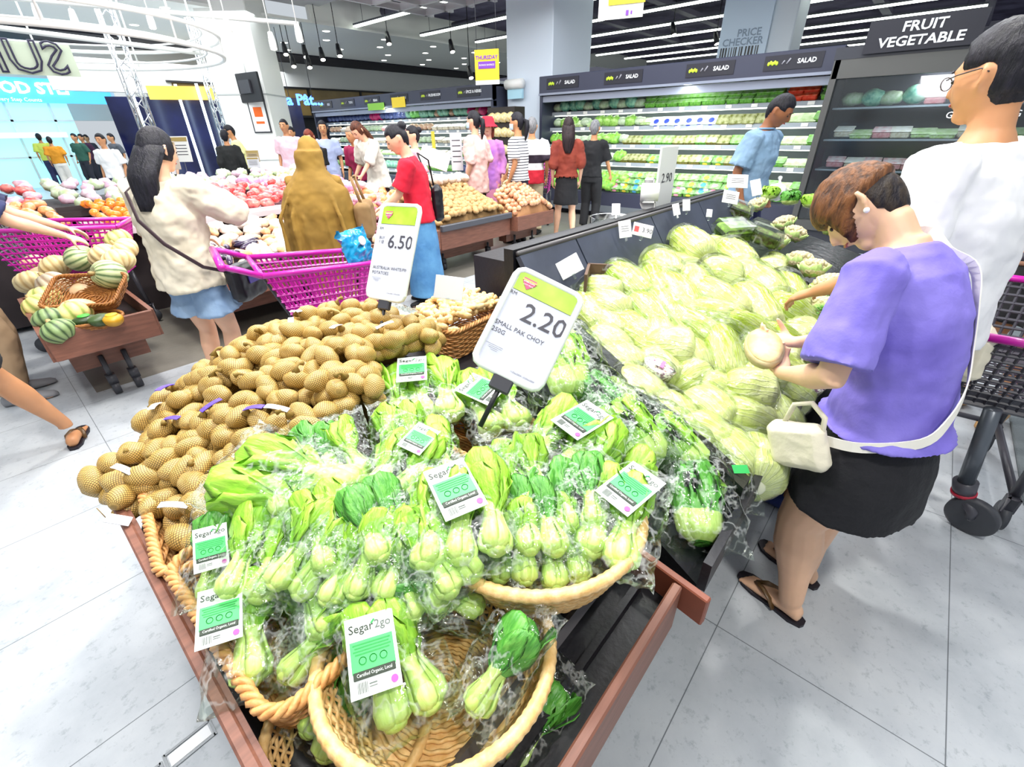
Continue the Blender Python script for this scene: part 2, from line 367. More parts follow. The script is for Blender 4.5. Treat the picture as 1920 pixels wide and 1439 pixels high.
# chrome truss posts
for i,(xa,ya,xb,yb,d) in enumerate([(207,43,293,290,8.6),(373,87,417,247,11)]):
    q=atd((xa+xb)/2,(ya+yb)/2,d); t=thing('truss_post',['thick chrome lattice post behind the woman in the cream tee','thinner chrome lattice post left of the white pillar'][i],'post',(q.x,q.y,0))
    b=MB(); w_=.11 if i==0 else .08
    for sx in(-1,1):
        for sy in(-1,1): b.tube([(sx*w_,sy*w_,0),(sx*w_,sy*w_,4.3)],.02,6)
    b.obj('upright',chrome,t)
    b=MB()
    for k in range(18):
        z=k*.24; s_=1 if k%2 else -1
        for a in range(4):
            c_=[(1,1),(-1,1),(-1,-1),(1,-1)]; p=c_[a]; r_=c_[(a+1)%4]
            if s_<0: p,r_=r_,p
            b.tube([(p[0]*w_,p[1]*w_,z),(r_[0]*w_,r_[1]*w_,z+.24)],.009,5)
    b.obj('lattice',chrome,t)
# round hanging rings with rods (upper left)
rc=V((1.9,8.2,0)); 
t=thing('ceiling_ring','large white double ring frame hung from the ceiling at upper left','ceiling ring',(1.75,11.3,0))
for z,r_,a in ((2.72,2.5,.035),(3.0,2.5,.03)):
    b=MB(); b.tube([(r_*cos(2*pi*k/64),r_*sin(2*pi*k/64),z) for k in range(64)],a,8,loop=True); b.tube([((r_-.25)*cos(2*pi*k/64),(r_-.25)*sin(2*pi*k/64),z+.08) for k in range(64)],a*.5,6,loop=True); b.obj('ring',white,t)
b=MB()
for k in range(10): a=2*pi*k/10+.2; b=MB(); b.tube([(2.5*cos(a),2.5*sin(a),2.72),(2.5*cos(a),2.5*sin(a),3.98 if 11.3+2.5*sin(a)>13.2 else 4.3)],.016,5); b.obj('rod',white,t)
# back-lit letter shapes seen from behind
q=atd(58,110,8.2)
o=text('letter_sign','SUI',.72,mat('letter_edge','#2a2440',.5),None,facing(q,R(80),1,1),outline=.016,wide=1.0); tag(o,'large outlined letter sign hanging high at far left, seen from behind','sign')
b=MB(); b.box((0,0,.05),(1.25,.5,.02)); pb=b.obj('back_panel',mat('panel_lime','#c4ccb4',.5),o,False)
# ceiling white grid at the top
t=thing('ceiling_grid','white square lattice frame hanging under the ceiling at top centre','ceiling frame',(0,0,0))
b=MB()
for k in range(8): b.box((6.4,5.0+k*.62,3.72),(3.6,.07,.12))
for k in range(6): b.box((4.7+k*.66,7.1,3.72),(.07,4.6,.12))
b.obj('lattice',mat('lattice_white','#c9c7cc',.6),t,False)
b=MB(); b.box((6.4,7.1,4.28),(4,5,.02)); b.obj('dark_backing',mat('lattice_dark','#2c2838',.9),t,False)
# downlights in the white ceiling
dl=glow('downlight_glow','#fffdf2',12)
for i in range(9):
    for j in range(4):
        x=4.5+i*1.9+(j%2)*.7; y=13.9+j*1.25
        b=MB(); b.lathe([(0,3.945),(.08,3.945),(.1,3.95)],14,(x,y,0)); tag(b.obj('downlight',dl),'small round downlight set in the white ceiling','light','downlights in the white ceiling')
# track spotlights
def spot(p,tgt,label,m=black,s=1.):
    d=(V(tgt)-V(p)).normalized(); t=thing('track_spotlight',label,'spotlight',p)
    b=MB(); b.tube([V((0,0,max(.02,(3.96 if p[1]>13.2 else 4.33 if p[0]<7.8 else 4.58)-p[2]))),V((0,0,-.12*s))],.008*s,6); b.obj('stem',m,t)
    h=V((0,0,-.12*s)); b=MB(); b.tube([h-d*.09*s,h+d*.02*s,h+d*.13*s],[.035*s,.05*s,.055*s],10); b.obj('lamp_head',m,t)
    b=MB(); b.tube([h+d*.131*s,h+d*.136*s],.045*s,10); b.obj('lens',glow('lens_glow','#fffbe8',14),t)
    return t
k=0
for i,(x,y) in enumerate([(530,75),(568,80),(600,85),(632,78),(545,98),(575,100),(725,55),(845,70),(1000,60),(880,120),(1265,30),(1345,55)]):
    q=atd(x,y,11.5); q.z=min(q.z,3.93); spot(q,(q.x-.6,q.y-1.5,0),'black track spotlight under the far white ceiling','s' and black,1.3)['group']='black track spotlights'
for i,(x,y) in enumerate([(275,15),(420,25),(505,55),(130,12),(555,40),(60,0)]):
    q=atd(x,y,7.5); t=spot(q,(q.x-.4,q.y-1,0),'white track spotlight on the rail above the ring frame',white,1.1); t['group']='white track spotlights'
b=MB()
A=atd(0,-5,7.2); B=atd(560,45,7.9); b.tube([A,B],.035,6); tag(b.obj('light_rail',white),'long white lighting rail crossing the upper left ceiling','rail')
b=MB(); A=atd(-20,50,7.2); B=atd(380,100,9); b.tube([A,B],.04,6); tag(b.obj('light_rail',white),'second white rail below the first, passing the outlined letters','rail')
# hanging posters
def poster(x,y,d,w_,h_,az,mats,label,extra=None):
    t=thing('hanging_poster',label,'poster',M=facing(atd(x,y,d),R(az),1,1))
    b=MB(); b.box((0,0,0),(w_,h_,.01)); b.obj('sheet',mats,t,False)
    b=MB(); b.tube([(-w_*.4,h_/2,0),(-w_*.4,h_/2+.8,0)],.004,4); b.tube([(w_*.4,h_/2,0),(w_*.4,h_/2+.8,0)],.004,4); b.obj('string',dark,t)
    return t
ye=mat('poster_yellow','#f3d22c',.6); pu=mat('poster_purple','#7a3fb0',.6)
t=poster(913,122,7.4,.42,.42,205,ye,'yellow hanging poster with a purple banner beside the blue-white pillar')
b=MB(); b.box((0,.0,.01),(.3,.1,.004),bev=.001); b.obj('printed_banner',pu,t,False)
text('lettering','THURSDAY',.075,pu,t,Matrix.Translation((0,.1,.012)),bold=.002)
text('lettering','BONUS SAVINGS',.035,white,t,Matrix.Translation((0,0,.014)))
b=MB(); b.box((0,-.24,.0),(.42,.06,.01)); b.obj('lower_strip',white,t,False)
t=poster(1165,2,3.2,.32,.2,200,white,'white and yellow poster hanging at the top edge right of the pillar')
b=MB(); b.box((.04,.03,.01),(.26,.1,.004)); b.obj('printed_panel',ye,t,False)
b=MB(); b.box((.05,-.07,.01),(.02,.03,.003)); b.box((.08,-.07,.01),(.012,.02,.003)); b.obj('printed_mark',pu,t,False)
# far pillar with the price checker panel
pillar('pillar',12.4,13.2,3.15,3.75,mat('far_white_paint','#dfe6ee',.5),'far white pillar carrying the price checker sign above the cooler')
t=thing('price_checker_sign','tall pale blue sign reading price checker over a barcode','sign',M=facing((12.2,4.05,3.32),R(190),1,1))
b=MB(); b.box((0,0,0),(.95,1.1,.06)); b.obj('board',mat('pale_blue_board','#cfe0f2',.5),t,False)
gr=mat('print_grey','#8fa0b4',.6)
text('lettering','PRICE',.18,gr,t,Matrix.Translation((.1,-.1,.04)),bold=.004); text('lettering','CHECKER',.18,gr,t,Matrix.Translation((0,-.25,.04)),bold=.004)
b=MB(); x=-.4
while x<.38: w_=rnd(.015,.04); b.box((x,-.42,.035),(w_,.18,.01)); x+=w_+rnd(.02,.05)
b.obj('printed_barcode',black,t,False)
# drain cover in the floor, stainless
t=thing('floor_hatch','rectangular metal framed hatch set into the tiles at lower left','floor hatch',(0,0,0))
A=at(357,1398,0)
b=MB()
for cx,cy,L,W in ((A.x,A.y,.115,.05),(A.x-.125,A.y-.012,.115,.05)):
    for s_ in(-1,1): b.box((cx+s_*L/2,cy,.002),(.007,W+.007,.004)); b.box((cx,cy+s_*W/2,.002),(L,.007,.004))
b.obj('metal_frame',mat('dull_steel','#8b8f92',.35,metal=.8),t,False)
b=MB(); b.box((A.x,A.y,.001),(.1,.036,.002)); b.box((A.x-.125,A.y-.012,.001),(.1,.036,.002)); b.obj('cover_plate',mat('plate_white','#e6e8ea',.4),t,False)
# ribbed rubber mat on the right
b=MB(); b.box((4.2,-1.6,.008),(3.2,1.7,.016),bev=.005); m=NT('mat_rubber'); m.col(lin('#6c7478')); m.p(Roughness=.9); m.bump(m.noise(120,2).outputs[0],.6,.01)
tag(b.obj('floor_mat',m.m,smooth=False),'grey rubber floor mat at the right edge behind the trolley','mat')
# ================================================================ FRONT STALL
def wood():
    m=NT('brown_wood'); mp=m.n('ShaderNodeMapping'); m.L.new(m.obj(),mp.inputs[0]); mp.inputs['Scale'].default_value=(3,30,30)
    n=m.noise(2,6,mp.outputs[0],.6); m.col(m.ramp(n.outputs[0],[(.3,lin('#6e4638')),(.7,lin('#8a5a48'))])); m.p(Roughness=.5); m.bump(n.outputs[0],.1); return m.m
WOOD=wood(); woodred=mat('red_brown_board','#8a4a34',.5,var=.2)
def wicker(name,a,b_):
    m=NT(name); n=m.noise(60,3); m.col(m.ramp(n.outputs[0],[(.3,lin(a)),(.7,lin(b_))])); m.p(Roughness=.42); m.bump(m.noise(180,2).outputs[0],.2,.004); return m.m
WK=wicker('tan_wicker','#c98a4c','#e8b070'); WKD=wicker('dark_wicker','#8a5526','#b5783c'); WKL=wicker('pale_wicker','#d9a862','#f0cd92')
def strand(mb,loop,z,amp,ph,ns,r,rr=1.0,n=5):
    P=[]; m=ns*4
    for i in range(m):
        t=i/m; p,nr=loop(t,rr); o=amp*sin(pi*ns*t+ph); P.append((p[0]+nr[0]*o,p[1]+nr[1]*o,z))
    mb.tube(P,r,n,loop=True)
def circ(a,b_=None):
    b_=b_ or a
    def f(t,s): c,q=cos(2*pi*t),sin(2*pi*t); return (a*s*c,b_*s*q),(c,q)
    return f
def rrect(a,b_,cr=.04):
    def f(t,s):
        A,B=a*s,b_*s; L=[2*(B-cr),pi*cr/2,2*(A-cr),pi*cr/2]*2; per=sum(L); d=t*per; k=0
        while d>L[k] and k<7: d-=L[k]; k+=1
        cs=[(A-cr,B-cr),(-(A-cr),B-cr),(-(A-cr),-(B-cr)),(A-cr,-(B-cr))]
        an=[0,pi/2,pi,3*pi/2]
        q=k//2
        if k%2==1: a_=an[q]+d/cr; return (cs[q][0]+cr*cos(a_),cs[q][1]+cr*sin(a_)),(cos(a_),sin(a_))
        st=[(A,-(B-cr)),(A-cr,B),(-A,B-cr),(-(A-cr),-B)][q]; dr=[(0,1),(-1,0),(0,-1),(1,0)][q]
        return (st[0]+dr[0]*d,st[1]+dr[1]*d),[(1,0),(0,1),(-1,0),(0,-1)][q]
    return f
def basket(name,label,M,loop,h,flare=.82,ns=44,rows=11,r=.0042,m=None,rimr=.012,wrap=False,group=None,handles=False):
    m=m or WK; t=thing(name,label,'basket',M=M,group=group)
    b=MB(); dk=MB()
    for k in range(rows): 
        z=.006+(h-.02)*k/(rows-1); strand(b,loop,z,.0032,pi*(k%2),ns,r,flare+(1-flare)*(k/(rows-1))**.8)
    b.obj('woven_side',m,t)
    b=MB()
    for i in range(ns):
        P=[]
        for k in range(4):
            f=k/3; p,_=loop((i+.5)/ns,flare+(1-flare)*f**.8); P.append((p[0],p[1],.004+(h-.01)*f))
        b.tube(P,r*.7,4,cap=False)
    b.obj('stakes',m,t)
    # floor of the basket
    b=MB(); g=loop(0,flare)[0][0]; g2=loop(.25,flare)[0][1] if abs(loop(.25,flare)[0][1])>.02 else g
    for k in range(1,9): strand(b,loop,.005,.0012,pi*(k%2),ns,r,flare*(1-k/9.))
    ring=[loop(i/40,flare*.99)[0] for i in range(40)]; b.add([(x,y,0) for x,y in ring],[tuple(range(40))]); b.obj('woven_base',m,t)
    b=MB()
    if wrap:
        P=[loop(i/160,1.02)[0] for i in range(160)]; b.tube([(x,y,h) for x,y in P],[rimr*(1 if i%2 else .88) for i in range(160)],8,loop=True)
    else:
        for q in range(3):
            P=[];n_=ns*5
            for i in range(n_):
                tt=i/n_; p,nr=loop(tt,1.01); a=2*pi*(ns*.55*tt+q/3); P.append((p[0]+nr[0]*rimr*.62*cos(a),p[1]+nr[1]*rimr*.62*cos(a),h+rimr*.62*sin(a)))
            # close exactly
            b.tube(P,rimr*.55,5,loop=True)
    b.obj('rim',m,t); return t
# --- the stall body
t=thing('display_table','low black produce table edged with brown wooden boards in the foreground','table')
b=MB(); b.loft([[(-.03,.17,z),(.74,.17,z),(1.02,1.7,z),(.08,1.7,z),(-.03,1.4,z)] for z in (.465,.515)]); b.box((.42,1.0,.25),(.7,1.25,.46)); b.box((.3,.24,.52),(.85,.016,.05)); 
b.obj('table_body',black,t,False)
b=MB(); b.box((-.04,.80,.585),(.022,1.28,.15),bev=.004); b.box((-.026,.80,.647),(.012,1.26,.012)); b.obj('side_board',WOOD,t,False)
b=MB(); b.box((.24,.155,.53),(.98,.022,.15),bev=.004); b.obj('front_board',WOOD,t,False)
b=MB(); b.tube([(-.02,.3,.57),(.74,.3,.57)],.014,4); b.obj('inner_rail',mat('rail_dark','#4d4a4c',.4),t,False)
b=MB(); b.box((.755,.22,.56),(.02,.27,.085),R(-8),bev=.003); b.obj('end_board',woodred,t,False)
b=MB(); b.box((.91,.88,.62),(.022,.95,.12),R(-12),bev=.003); b.obj('divider_board',WOOD,t,False)
b=MB(); b.box((.6,1.72,.585),(.7,.022,.15),bev=.004); b.obj('back_board',WOOD,t,False)
# --- baskets
I4=Matrix.Identity(4)
def bm(x,y,z,rz=0,tx=0,ty=0): return Matrix.Translation((x,y,z))@Matrix.Rotation(R(tx),4,'X')@Matrix.Rotation(R(ty),4,'Y')@Matrix.Rotation(R(rz),4,'Z')
basket('wicker_basket','rectangular tan wicker basket with twisted rim at the lower left of the table',bm(.1,.77,.535,2),rrect(.105,.24,.05),.15)
basket('wicker_basket','rectangular tan wicker basket under the netted potatoes at the left edge',bm(.13,1.2,.52,-8),rrect(.13,.23,.05),.15)
basket('wicker_basket','rectangular tan wicker basket lying half empty in the middle of the table',bm(.79,.98,.535,6,0,0),rrect(.13,.27,.05),.14)
basket('wicker_basket','round pale wicker basket in front, nearest the viewer, with ribbed wrapped rim',bm(.255,.42,.555,20,-4,3),circ(.205),.125,.72,48,12,.004,WKL,.013,True)
basket('wicker_basket','round pale wicker basket on the right holding the large labelled pak choy',bm(.565,.425,.645,0,-6,3),circ(.22),.12,.74,48,12,.004,WKL,.013,True)
basket('wicker_basket','round wicker basket mostly hidden at the lower left under the front one',bm(.1,.5,.5,0),circ(.14),.07,.75,36,8,.004,WKL,.011,True)
basket('wicker_basket','rectangular wicker basket of ginger behind the price sign',bm(1.33,1.5,.62,4),rrect(.2,.15,.04),.14,.9,44,12,.0045,WK,.011)
b=MB(); b.box((1.3,1.45,.56),(.5,.45,.12)); b.box((1.3,1.45,.3),(.4,.35,.42)); tag(b.obj('basket_plinth',black,smooth=False),'black plinth box under the ginger basket behind the price sign','plinth')
# --- potatoes in nets
def potato_mat(name,c1,c2,net=True):
    m=NT(name); o=m.obj(); s=m.n('ShaderNodeSeparateXYZ'); m.L.new(o,s.inputs[0])
    n=m.noise(30,4,o); base=m.ramp(n.outputs[0],[(.3,lin(c1)),(.7,lin(c2))])
    if net:
        ang=m.math('MULTIPLY',m.math('ARCTAN2',s.outputs[1],s.outputs[2]),3.3)
        x=m.math('MULTIPLY',s.outputs[0],150.)
        def ln(q):
            q=m.math('SUBTRACT',q,m.math('FLOOR',q)); q=m.math('ABSOLUTE',m.math('SUBTRACT',q,.5)); return m.math('LESS_THAN',q,.16)
        l=m.math('MAXIMUM',ln(m.math('ADD',ang,x)),ln(m.math('SUBTRACT',ang,x)))
        base=m.mix(m.math('MULTIPLY',l,.85),base,lin('#54401c'))
        m.bump(l,.35,.004)
    m.col(base); m.p(Roughness=.5); return m.m
PNET=potato_mat('netted_potato_skin','#c89e44','#e8c478')
def potato_mesh(seed,L=.046,W=.033):
    rr=random.Random(seed); o=V((rr.random()*9,rr.random()*9,0))
    b=MB(); b.sph((0,0,0),(L,W,W*.93),18,12,fn=lambda d:1+.11*noise.noise(d*1.3+o)+.03*noise.noise(d*3+o)); return b
POT=[potato_mesh(i,.040+.003*(i%4),.029+.0015*(i%3)).mesh('potato',PNET) for i in range(6)]
netm=mat('net_dark_threads','#8a7030',.7); tagw=mat('tag_white','#f2f2f6',.5); tagp=mat('tag_purple','#5a3fb8',.5)
def hpot(x,y):
    # mound of net bags: high in the back middle, low at the left and front edges
    e=smooth((x+.07)/.5)*.15+.07*smooth((x-.1)/.6)
    f=smooth((y-.85)/.5)*.03-.16*smooth((y-1.62)/.3)
    g=-.10*smooth((x-.85)/.25)
    return .63+e+f+g
def rotm(rx,ry,rz): return Matrix.Rotation(rz,4,'Z')@Matrix.Rotation(ry,4,'Y')@Matrix.Rotation(rx,4,'X')
def in_mound(x,y):
    if x<.06 or y<.91 or (x<.12 and y<1.0): return False
    if x>1.0: return False
    if ((x-.56)/.52)**2+((y-1.38)/.46)**2<1: return True
    return x<.30 and .93<y<1.5
bagc=[(.02,1.36),(.04,1.5),(.16,1.6)]
yy=.98
while yy<2.0:
    xx=0.07+(.07 if int((yy-.98)/.13)%2 else 0)
    while xx<1.05:
        if in_mound(xx,yy) and not(xx>.52 and yy<1.12) and not(xx>.3 and yy<1.0): bagc.append((xx+rnd(-.02,.02),yy+rnd(-.02,.02)))
        xx+=.15
    yy+=.13
pcount=0
posw=lambda x,y:('left' if x<.12 else 'right' if x>.7 else 'middle')+' '+('back' if y>1.55 else 'front' if y<1.2 else 'centre')
for bi,(bx,by) in enumerate(bagc):
    t=thing('potato_bag','net bag of small potatoes at the '+posw(bx,by)+' of the mound','potato bag',(bx,by,hpot(bx,by)),rnd(-pi,pi),'net bags of potatoes')
    bz=hpot(bx,by); rz=t.rotation_euler[2]
    pts=[]
    for k in range(60):
        a=rnd(0,2*pi); r_=rnd(0,.09); lx,ly=r_*cos(a)*1.15,r_*sin(a)*.9
        lv=0 if k%2 else .0
        if all((lx-p[0])**2+(ly-p[1])**2>.05**2 for p in pts): pts.append((lx,ly))
        if len(pts)>=7: break
    for lx,ly in pts:
        wx=bx+lx*cos(rz)-ly*sin(rz); wy=by+lx*sin(rz)+ly*cos(rz)
        zz=hpot(wx,wy)-bz+rnd(-.012,.02)+.02*(1-(lx*lx+ly*ly)/.01)
        o=link('potato',random.choice(POT),t,(lx,ly,zz),(rnd(0,6),rnd(-.5,.5),rnd(0,6))); pcount+=1
        if rnd(0,1)<.9: link('potato',random.choice(POT),t,(lx+rnd(-.03,.03),ly+rnd(-.03,.03),zz-.045),(rnd(0,6),rnd(-.5,.5),rnd(0,6))); pcount+=1
    # gathered neck of the net
    a=rnd(0,2*pi); P=[(0,0,.04),(.008*cos(a),.008*sin(a),.056),(.018*cos(a),.018*sin(a),.06),(.03*cos(a),.03*sin(a),.056)]
    b=MB(); b.tube(P,[.014,.003,.005,.008],7); b.obj('net_neck',netm,t)
    if bi%3==0 or bi in (2,4):
        b=MB(); a2=a+rnd(-.8,.8); q=V((cos(a2),sin(a2),0)); n_=V((-q.y,q.x,0)); w_=.009
        P=[V((0,0,.056))+q*s_+V((0,0,.012*sin(s_*30))) for s_ in (0,.015,.03,.045,.06)]
        b.loft([[p-n_*w_,p+n_*w_,p+n_*w_+V((0,0,.002)),p-n_*w_+V((0,0,.002))] for p in P]); b.obj('tag_strip',tagp if bi%2 else tagw,t,False)
# one dark liner crate under the heap so that it has something to lie on
def hfield_mesh(name,x0,x1,y0,y1,f,m,label,cat,n=24,drop=.05,zb=.5,kind=None):
    b=MB(); vs=[]
    for i in range(n+1):
        for j in range(n+1):
            x=x0+(x1-x0)*i/n; y=y0+(y1-y0)*j/n; e=min(i,n-i,j,n-j); vs.append((x,y,zb if e==0 else max(zb,f(x,y)-drop)))
    b.add(vs,[(i*(n+1)+j,(i+1)*(n+1)+j,(i+1)*(n+1)+j+1,i*(n+1)+j+1) for i in range(n) for j in range(n)])
    b.add([(x0,y0,zb),(x1,y0,zb),(x1,y1,zb),(x0,y1,zb)],[(0,3,2,1)])
    o=b.obj(name,m); return tag(o,label,cat,kind=kind)
hfield_mesh('potato_liner',.1,.86,1.2,1.7,lambda x,y:hpot(x,y)-.03,mat('liner_brown','#6b5326',.9),'dark brown net liner under the heap of potato bags','liner',24,.07,.53)
t=thing('paper_tag','white paper tag hanging from the net bags over the left edge of the table','tag',M=Matrix.Translation(at(222,975,.68))@Matrix.Rotation(R(60),4,'Z')@Matrix.Rotation(R(35),4,'X')); b=MB(); b.box((0,0,0),(.03,.05,.002)); b.obj('card',tagw,t,False); b=MB(); b.tube([(0,.025,0),(.01,.05,.015)],.0012,4); b.obj('thread',netm,t)
# --- pak choy
def leafm(name,a,b_,c,str_=.5):
    m=NT(name); o=m.obj(); mp=m.n('ShaderNodeMapping'); m.L.new(o,mp.inputs[0]); mp.inputs['Scale'].default_value=(5,60,60)
    n=m.noise(1.6,4,mp.outputs[0]); n2=m.noise(26,4,o)
    q=m.mix(m.math('MULTIPLY',n2.outputs[0],.9),m.ramp(n.outputs[0],[(.38,lin(a)),(.6,lin(b_))]),lin(c)); m.col(q); m.p(Roughness=.38,Subsurface_Weight=.0)
    m.bump(m.math('ADD',n.outputs[0],m.math('MULTIPLY',n2.outputs[0],.5)),str_,.006); return m.m
STALK=leafm('pale_lime_stalk','#c8e27c','#e2f4a8','#b4d85c',.3); LEAF=leafm('bright_leaf_green','#94cc38','#b8e254','#78b42a',.6); LEAFD=leafm('deep_leaf_green','#4c9a34','#7cc454','#3c8228',.7)
def pakchoy(seed,mats,L=.25):
    rr=random.Random(seed); b=MB()
    n=9
    for k in range(n):
        lay=k/n; ph=k*2.4+rr.random()*.5; R0=.026*(1-.6*lay)+.006; c,s_=cos(ph),sin(ph)
        Lk=L*(.82+.2*rr.random())*(1-.12*lay); out=rr.uniform(-.25,1.)*(.55 if lay<.6 else .3)
        tg=V((0,-s_,c)); rd=V((0,c,s_)); P=[];Wd=[];Th=[];mi=[]
        prof=[(0,.4,.010,.008),(.05,1.0,.019,.008),(.14,1.12,.021,.007),(.27,.85,.017,.005),(.38,.66,.015,.004),(.46,.7,.020,.003),(.56,.85,.036,.0022),(.70,1.15,.046,.0018),(.84,1.3,.044,.0016),(.95,1.25,.030,.0015),(1,1.,.008,.001)]
        rings=[]; nseg=8
        for (f,rf,w_,th) in prof:
            bend=out*.06*max(0,f-.45)**1.3*2
            cx=V((Lk*f,0,0))+rd*(R0*rf+bend*1.2)+V((0,0,0))
            wob=.006*sin(f*23+k)*(f>.5)
            ring=[]
            for j in range(nseg):
                a=2*pi*j/nseg; u=cos(a)*w_; cup=(1-(cos(a))**2)
                curl=-.30*(abs(cos(a))**2)*w_*(1 if f<.5 else .5+.5*sin(k*3))
                ring.append(cx+tg*u+rd*(sin(a)*th+curl+wob*cos(a)))
            rings.append(ring)
        i0=len(b.f); b.loft(rings)
        for q in range(i0,len(b.f)):
            rr_=(q-i0)//nseg
            b.m[q]=0 if rr_<5 else 1
    b.sph((.004,0,0),(.012,.022,.022),10,6)
    return b.mesh('pak_choy',mats)
PC=[pakchoy(i,[STALK,LEAF]) for i in range(4)]; PCD=[pakchoy(10+i,[STALK,LEAFD]) for i in range(2)]
FILM=film('clear_crinkled_film','#f6fbf6',.035,16,.9)
def bagmesh(seed,L,W,h,n=22,neck=.0,amp=.008):
    rr=random.Random(seed); o=V((rr.random()*20,rr.random()*20,0)); b=MB(); vs=[]
    for side in(1,-1):
        for i in range(n+1):
            for j in range(n+1):
                u=-1+2*i/n; v=-1+2*j/n
                w_=W*(1-.45*neck*smooth((u-.2)/.8)+.10*max(0,abs(u)-.8)*3)
                hh=h*max(0,(1-abs(u)**3))**.6*max(0,(1-abs(v)**2.4))**.6*(1-.35*smooth((u)/1.))
                p=V((L*.5*u,w_*.5*v,0)); q=noise.noise(V((u*3.1,v*3.1,side*2))+o)
                q2=abs(noise.noise(V((u*6,v*5,side*3))+o))
                e=min(1,(1-max(abs(u),abs(v)))*7)
                z=side*(hh+amp*q*e+amp*.9*(q2-.25)*e)
                if e==0: z=amp*2.4*noise.noise(V((u*4,v*4,9))+o); 
                else: z+=amp*2.4*noise.noise(V((u*4,v*4,9))+o)*(1-e)
                p.x+=.008*noise.noise(V((v*4,u*2,1))+o); p.y+=.008*noise.noise(V((u*4,v*2,5))+o)
                vs.append((p.x+L*.0,p.y,z))
    fs=[]
    N=(n+1)*(n+1)
    for s_ in(0,1):
        for i in range(n):
            for j in range(n):
                q=(s_*N+i*(n+1)+j,s_*N+(i+1)*(n+1)+j,s_*N+(i+1)*(n+1)+j+1,s_*N+i*(n+1)+j+1)
                fs.append(q if s_==0 else q[::-1])
    b.add(vs,fs); return b.mesh('plastic_bag',FILM)
BAG=[bagmesh(i,.31,.185,.045,amp=.009) for i in range(5)]
lab_w=mat('label_white','#dde4de',.4); lab_g=mat('label_green','#46d268',.45); lab_k=mat('label_black','#20301e',.5); lab_m=mat('label_magenta','#c04aa8',.5); lab_grey=mat('label_grey','#5c665e',.5); lab_g2=mat('label_deep_green','#1f9c48',.5)
def label_proto():
    t=thing('label_proto','x','x')
    lb=link('label',MB().box((0,0,0),(.058,.086,.0012)).mesh('label',lab_w,False),t)
    z=.0012
    b=MB(); b.box((0,-.001,z),(.05,.034,.0006)); b.obj('green_panel',lab_g,lb,False)
    b=MB(); 
    for k in range(4): b.box((0,.012-k*.0035,z+.0006),(.044-.004*(k%2),.0014,.0004))
    for x in(-.012,0,.012):
        b.lathe([(.0036,z+.0003),(.0044,z+.0012),(.0036,z+.0003)],12,(x,-.006,0))
    b.obj('small_print',lab_g2,lb,False)
    b=MB(); b.box((0,-.0205,z+.0004),(.048,.0085,.0012),bev=.0004); b.obj('black_pill',lab_k,lb,False)
    text('pill_lettering','Certified Organic, Local',.0052,lab_w,lb,Matrix.Translation((0,-.0205,z+.0014)),wide=.8)
    text('lettering','Segar',.0135,lab_k,lb,Matrix.Translation((-.0105,.0295,z)),wide=1.0,bold=.0001)
    text('lettering','2go',.0135,lab_grey,lb,Matrix.Translation((.0155,.0295,z)),wide=1.0,bold=.0001)
    b=MB(); b.box((.004,.034,z),(.006,.0022,.0004),R(45)); b.obj('leaf_mark',lab_g2,lb,False)
    b=MB(); 
    for k in range(7): b.box((-.02+k*.0017,-.033,z),(.0009 if k%2 else .0006,.011,.0005))
    b.box((-.003,-.031,z),(.009,.0012,.0004)); b.box((-.003,-.034,z),(.009,.0008,.0004)); b.obj('bars',lab_grey,lb,False)
    b=MB(); b.lathe([(0,z+.0006),(.0042,z+.0006),(.0042,z)],14,(.021,-.034,0)); b.obj('round_seal',lab_m,lb,False)
    return t
LP=label_proto(); LCH=[(LP.children[0],list(LP.children[0].children))]
for _o in [LP]+[LP.children[0]]+LCH[0][1]: COL.objects.unlink(_o)
def add_label(parent,M,s=1.):
    src,ch=LCH[0]; l=src.copy(); COL.objects.link(l); l.parent=parent; l.matrix_local=M@Matrix.Scale(s,4)
    for c in ch: q=c.copy(); COL.objects.link(q); q.parent=l
def pack(a,b_,label=None,bulbs=2,lab=None,up=None,kind=0,w=1.,group='packs of pak choy',seed=None,bagk=None,flat=1.,lrot=0):
    """a = bulb end, b_ = leaf end (x, y pixel, height)"""
    A=at(*a); B=at(*b_); L=(B-A).length; mid=(A+B)/2; up=V(up) if up else (V((0,0,1))*.75+(V((0,0,HC))-mid).normalized()*.6)
    s=max(.75,min(1.2,L/.25)); M=basis(B-A,up,A,s)
    t=thing('pak_choy_pack',label or 'clear plastic pack of green pak choy in the heap without a visible label','pak choy pack',M=M,group=group)
    rr=random.Random(seed if seed is not None else int(a[0]*7+a[1]))
    src=PCD if kind else PC
    ys={1:[0],2:[-.034,.034],3:[-.062,0,.06]}[bulbs]
    for i,y in enumerate(ys):
        m=Matrix.Translation((rr.uniform(-.012,.012),y*w,rr.uniform(-.006,.01)))@Matrix.Rotation(rr.uniform(-.12,.12)-y*1.2,4,'Z')@Matrix.Rotation(rr.uniform(0,6),4,'X')
        m=Matrix.Scale(.8*flat,4,(0,0,1))@m if False else m
        link('pak_choy',rr.choice(src),t,M=m)
    link('plastic_bag',BAG[rr.randrange(5)] if bagk is None else BAG[bagk],t,M=Matrix.Translation((.13,0,.0))@Matrix.Diagonal((1,.62+.28*bulbs*.8,1.05,1)))
    if lab is not None: add_label(t,Matrix.Translation((.13+lab[0],lab[1],.057))@Matrix.Rotation(R(lab[2]),4,'Z')@Matrix.Rotation(R(lrot),4,'Y'),1.45*(lab[3] if len(lab)>3 else 1.))
    return t
pack((780,1352,.66),(700,1105,.75),'labelled pak choy pack standing in the front round basket, left one of two',2,(-.0,.035,-100,1.05))
pack((880,1345,.66),(985,1165,.74),'darker pak choy pack leaning at the right inside the front round basket',1,kind=1)
pack((470,1292,.66),(465,1060,.72),'pak choy pack upright in the lower left wicker basket with half-hidden label',1,(.0,.04,-90,.9))
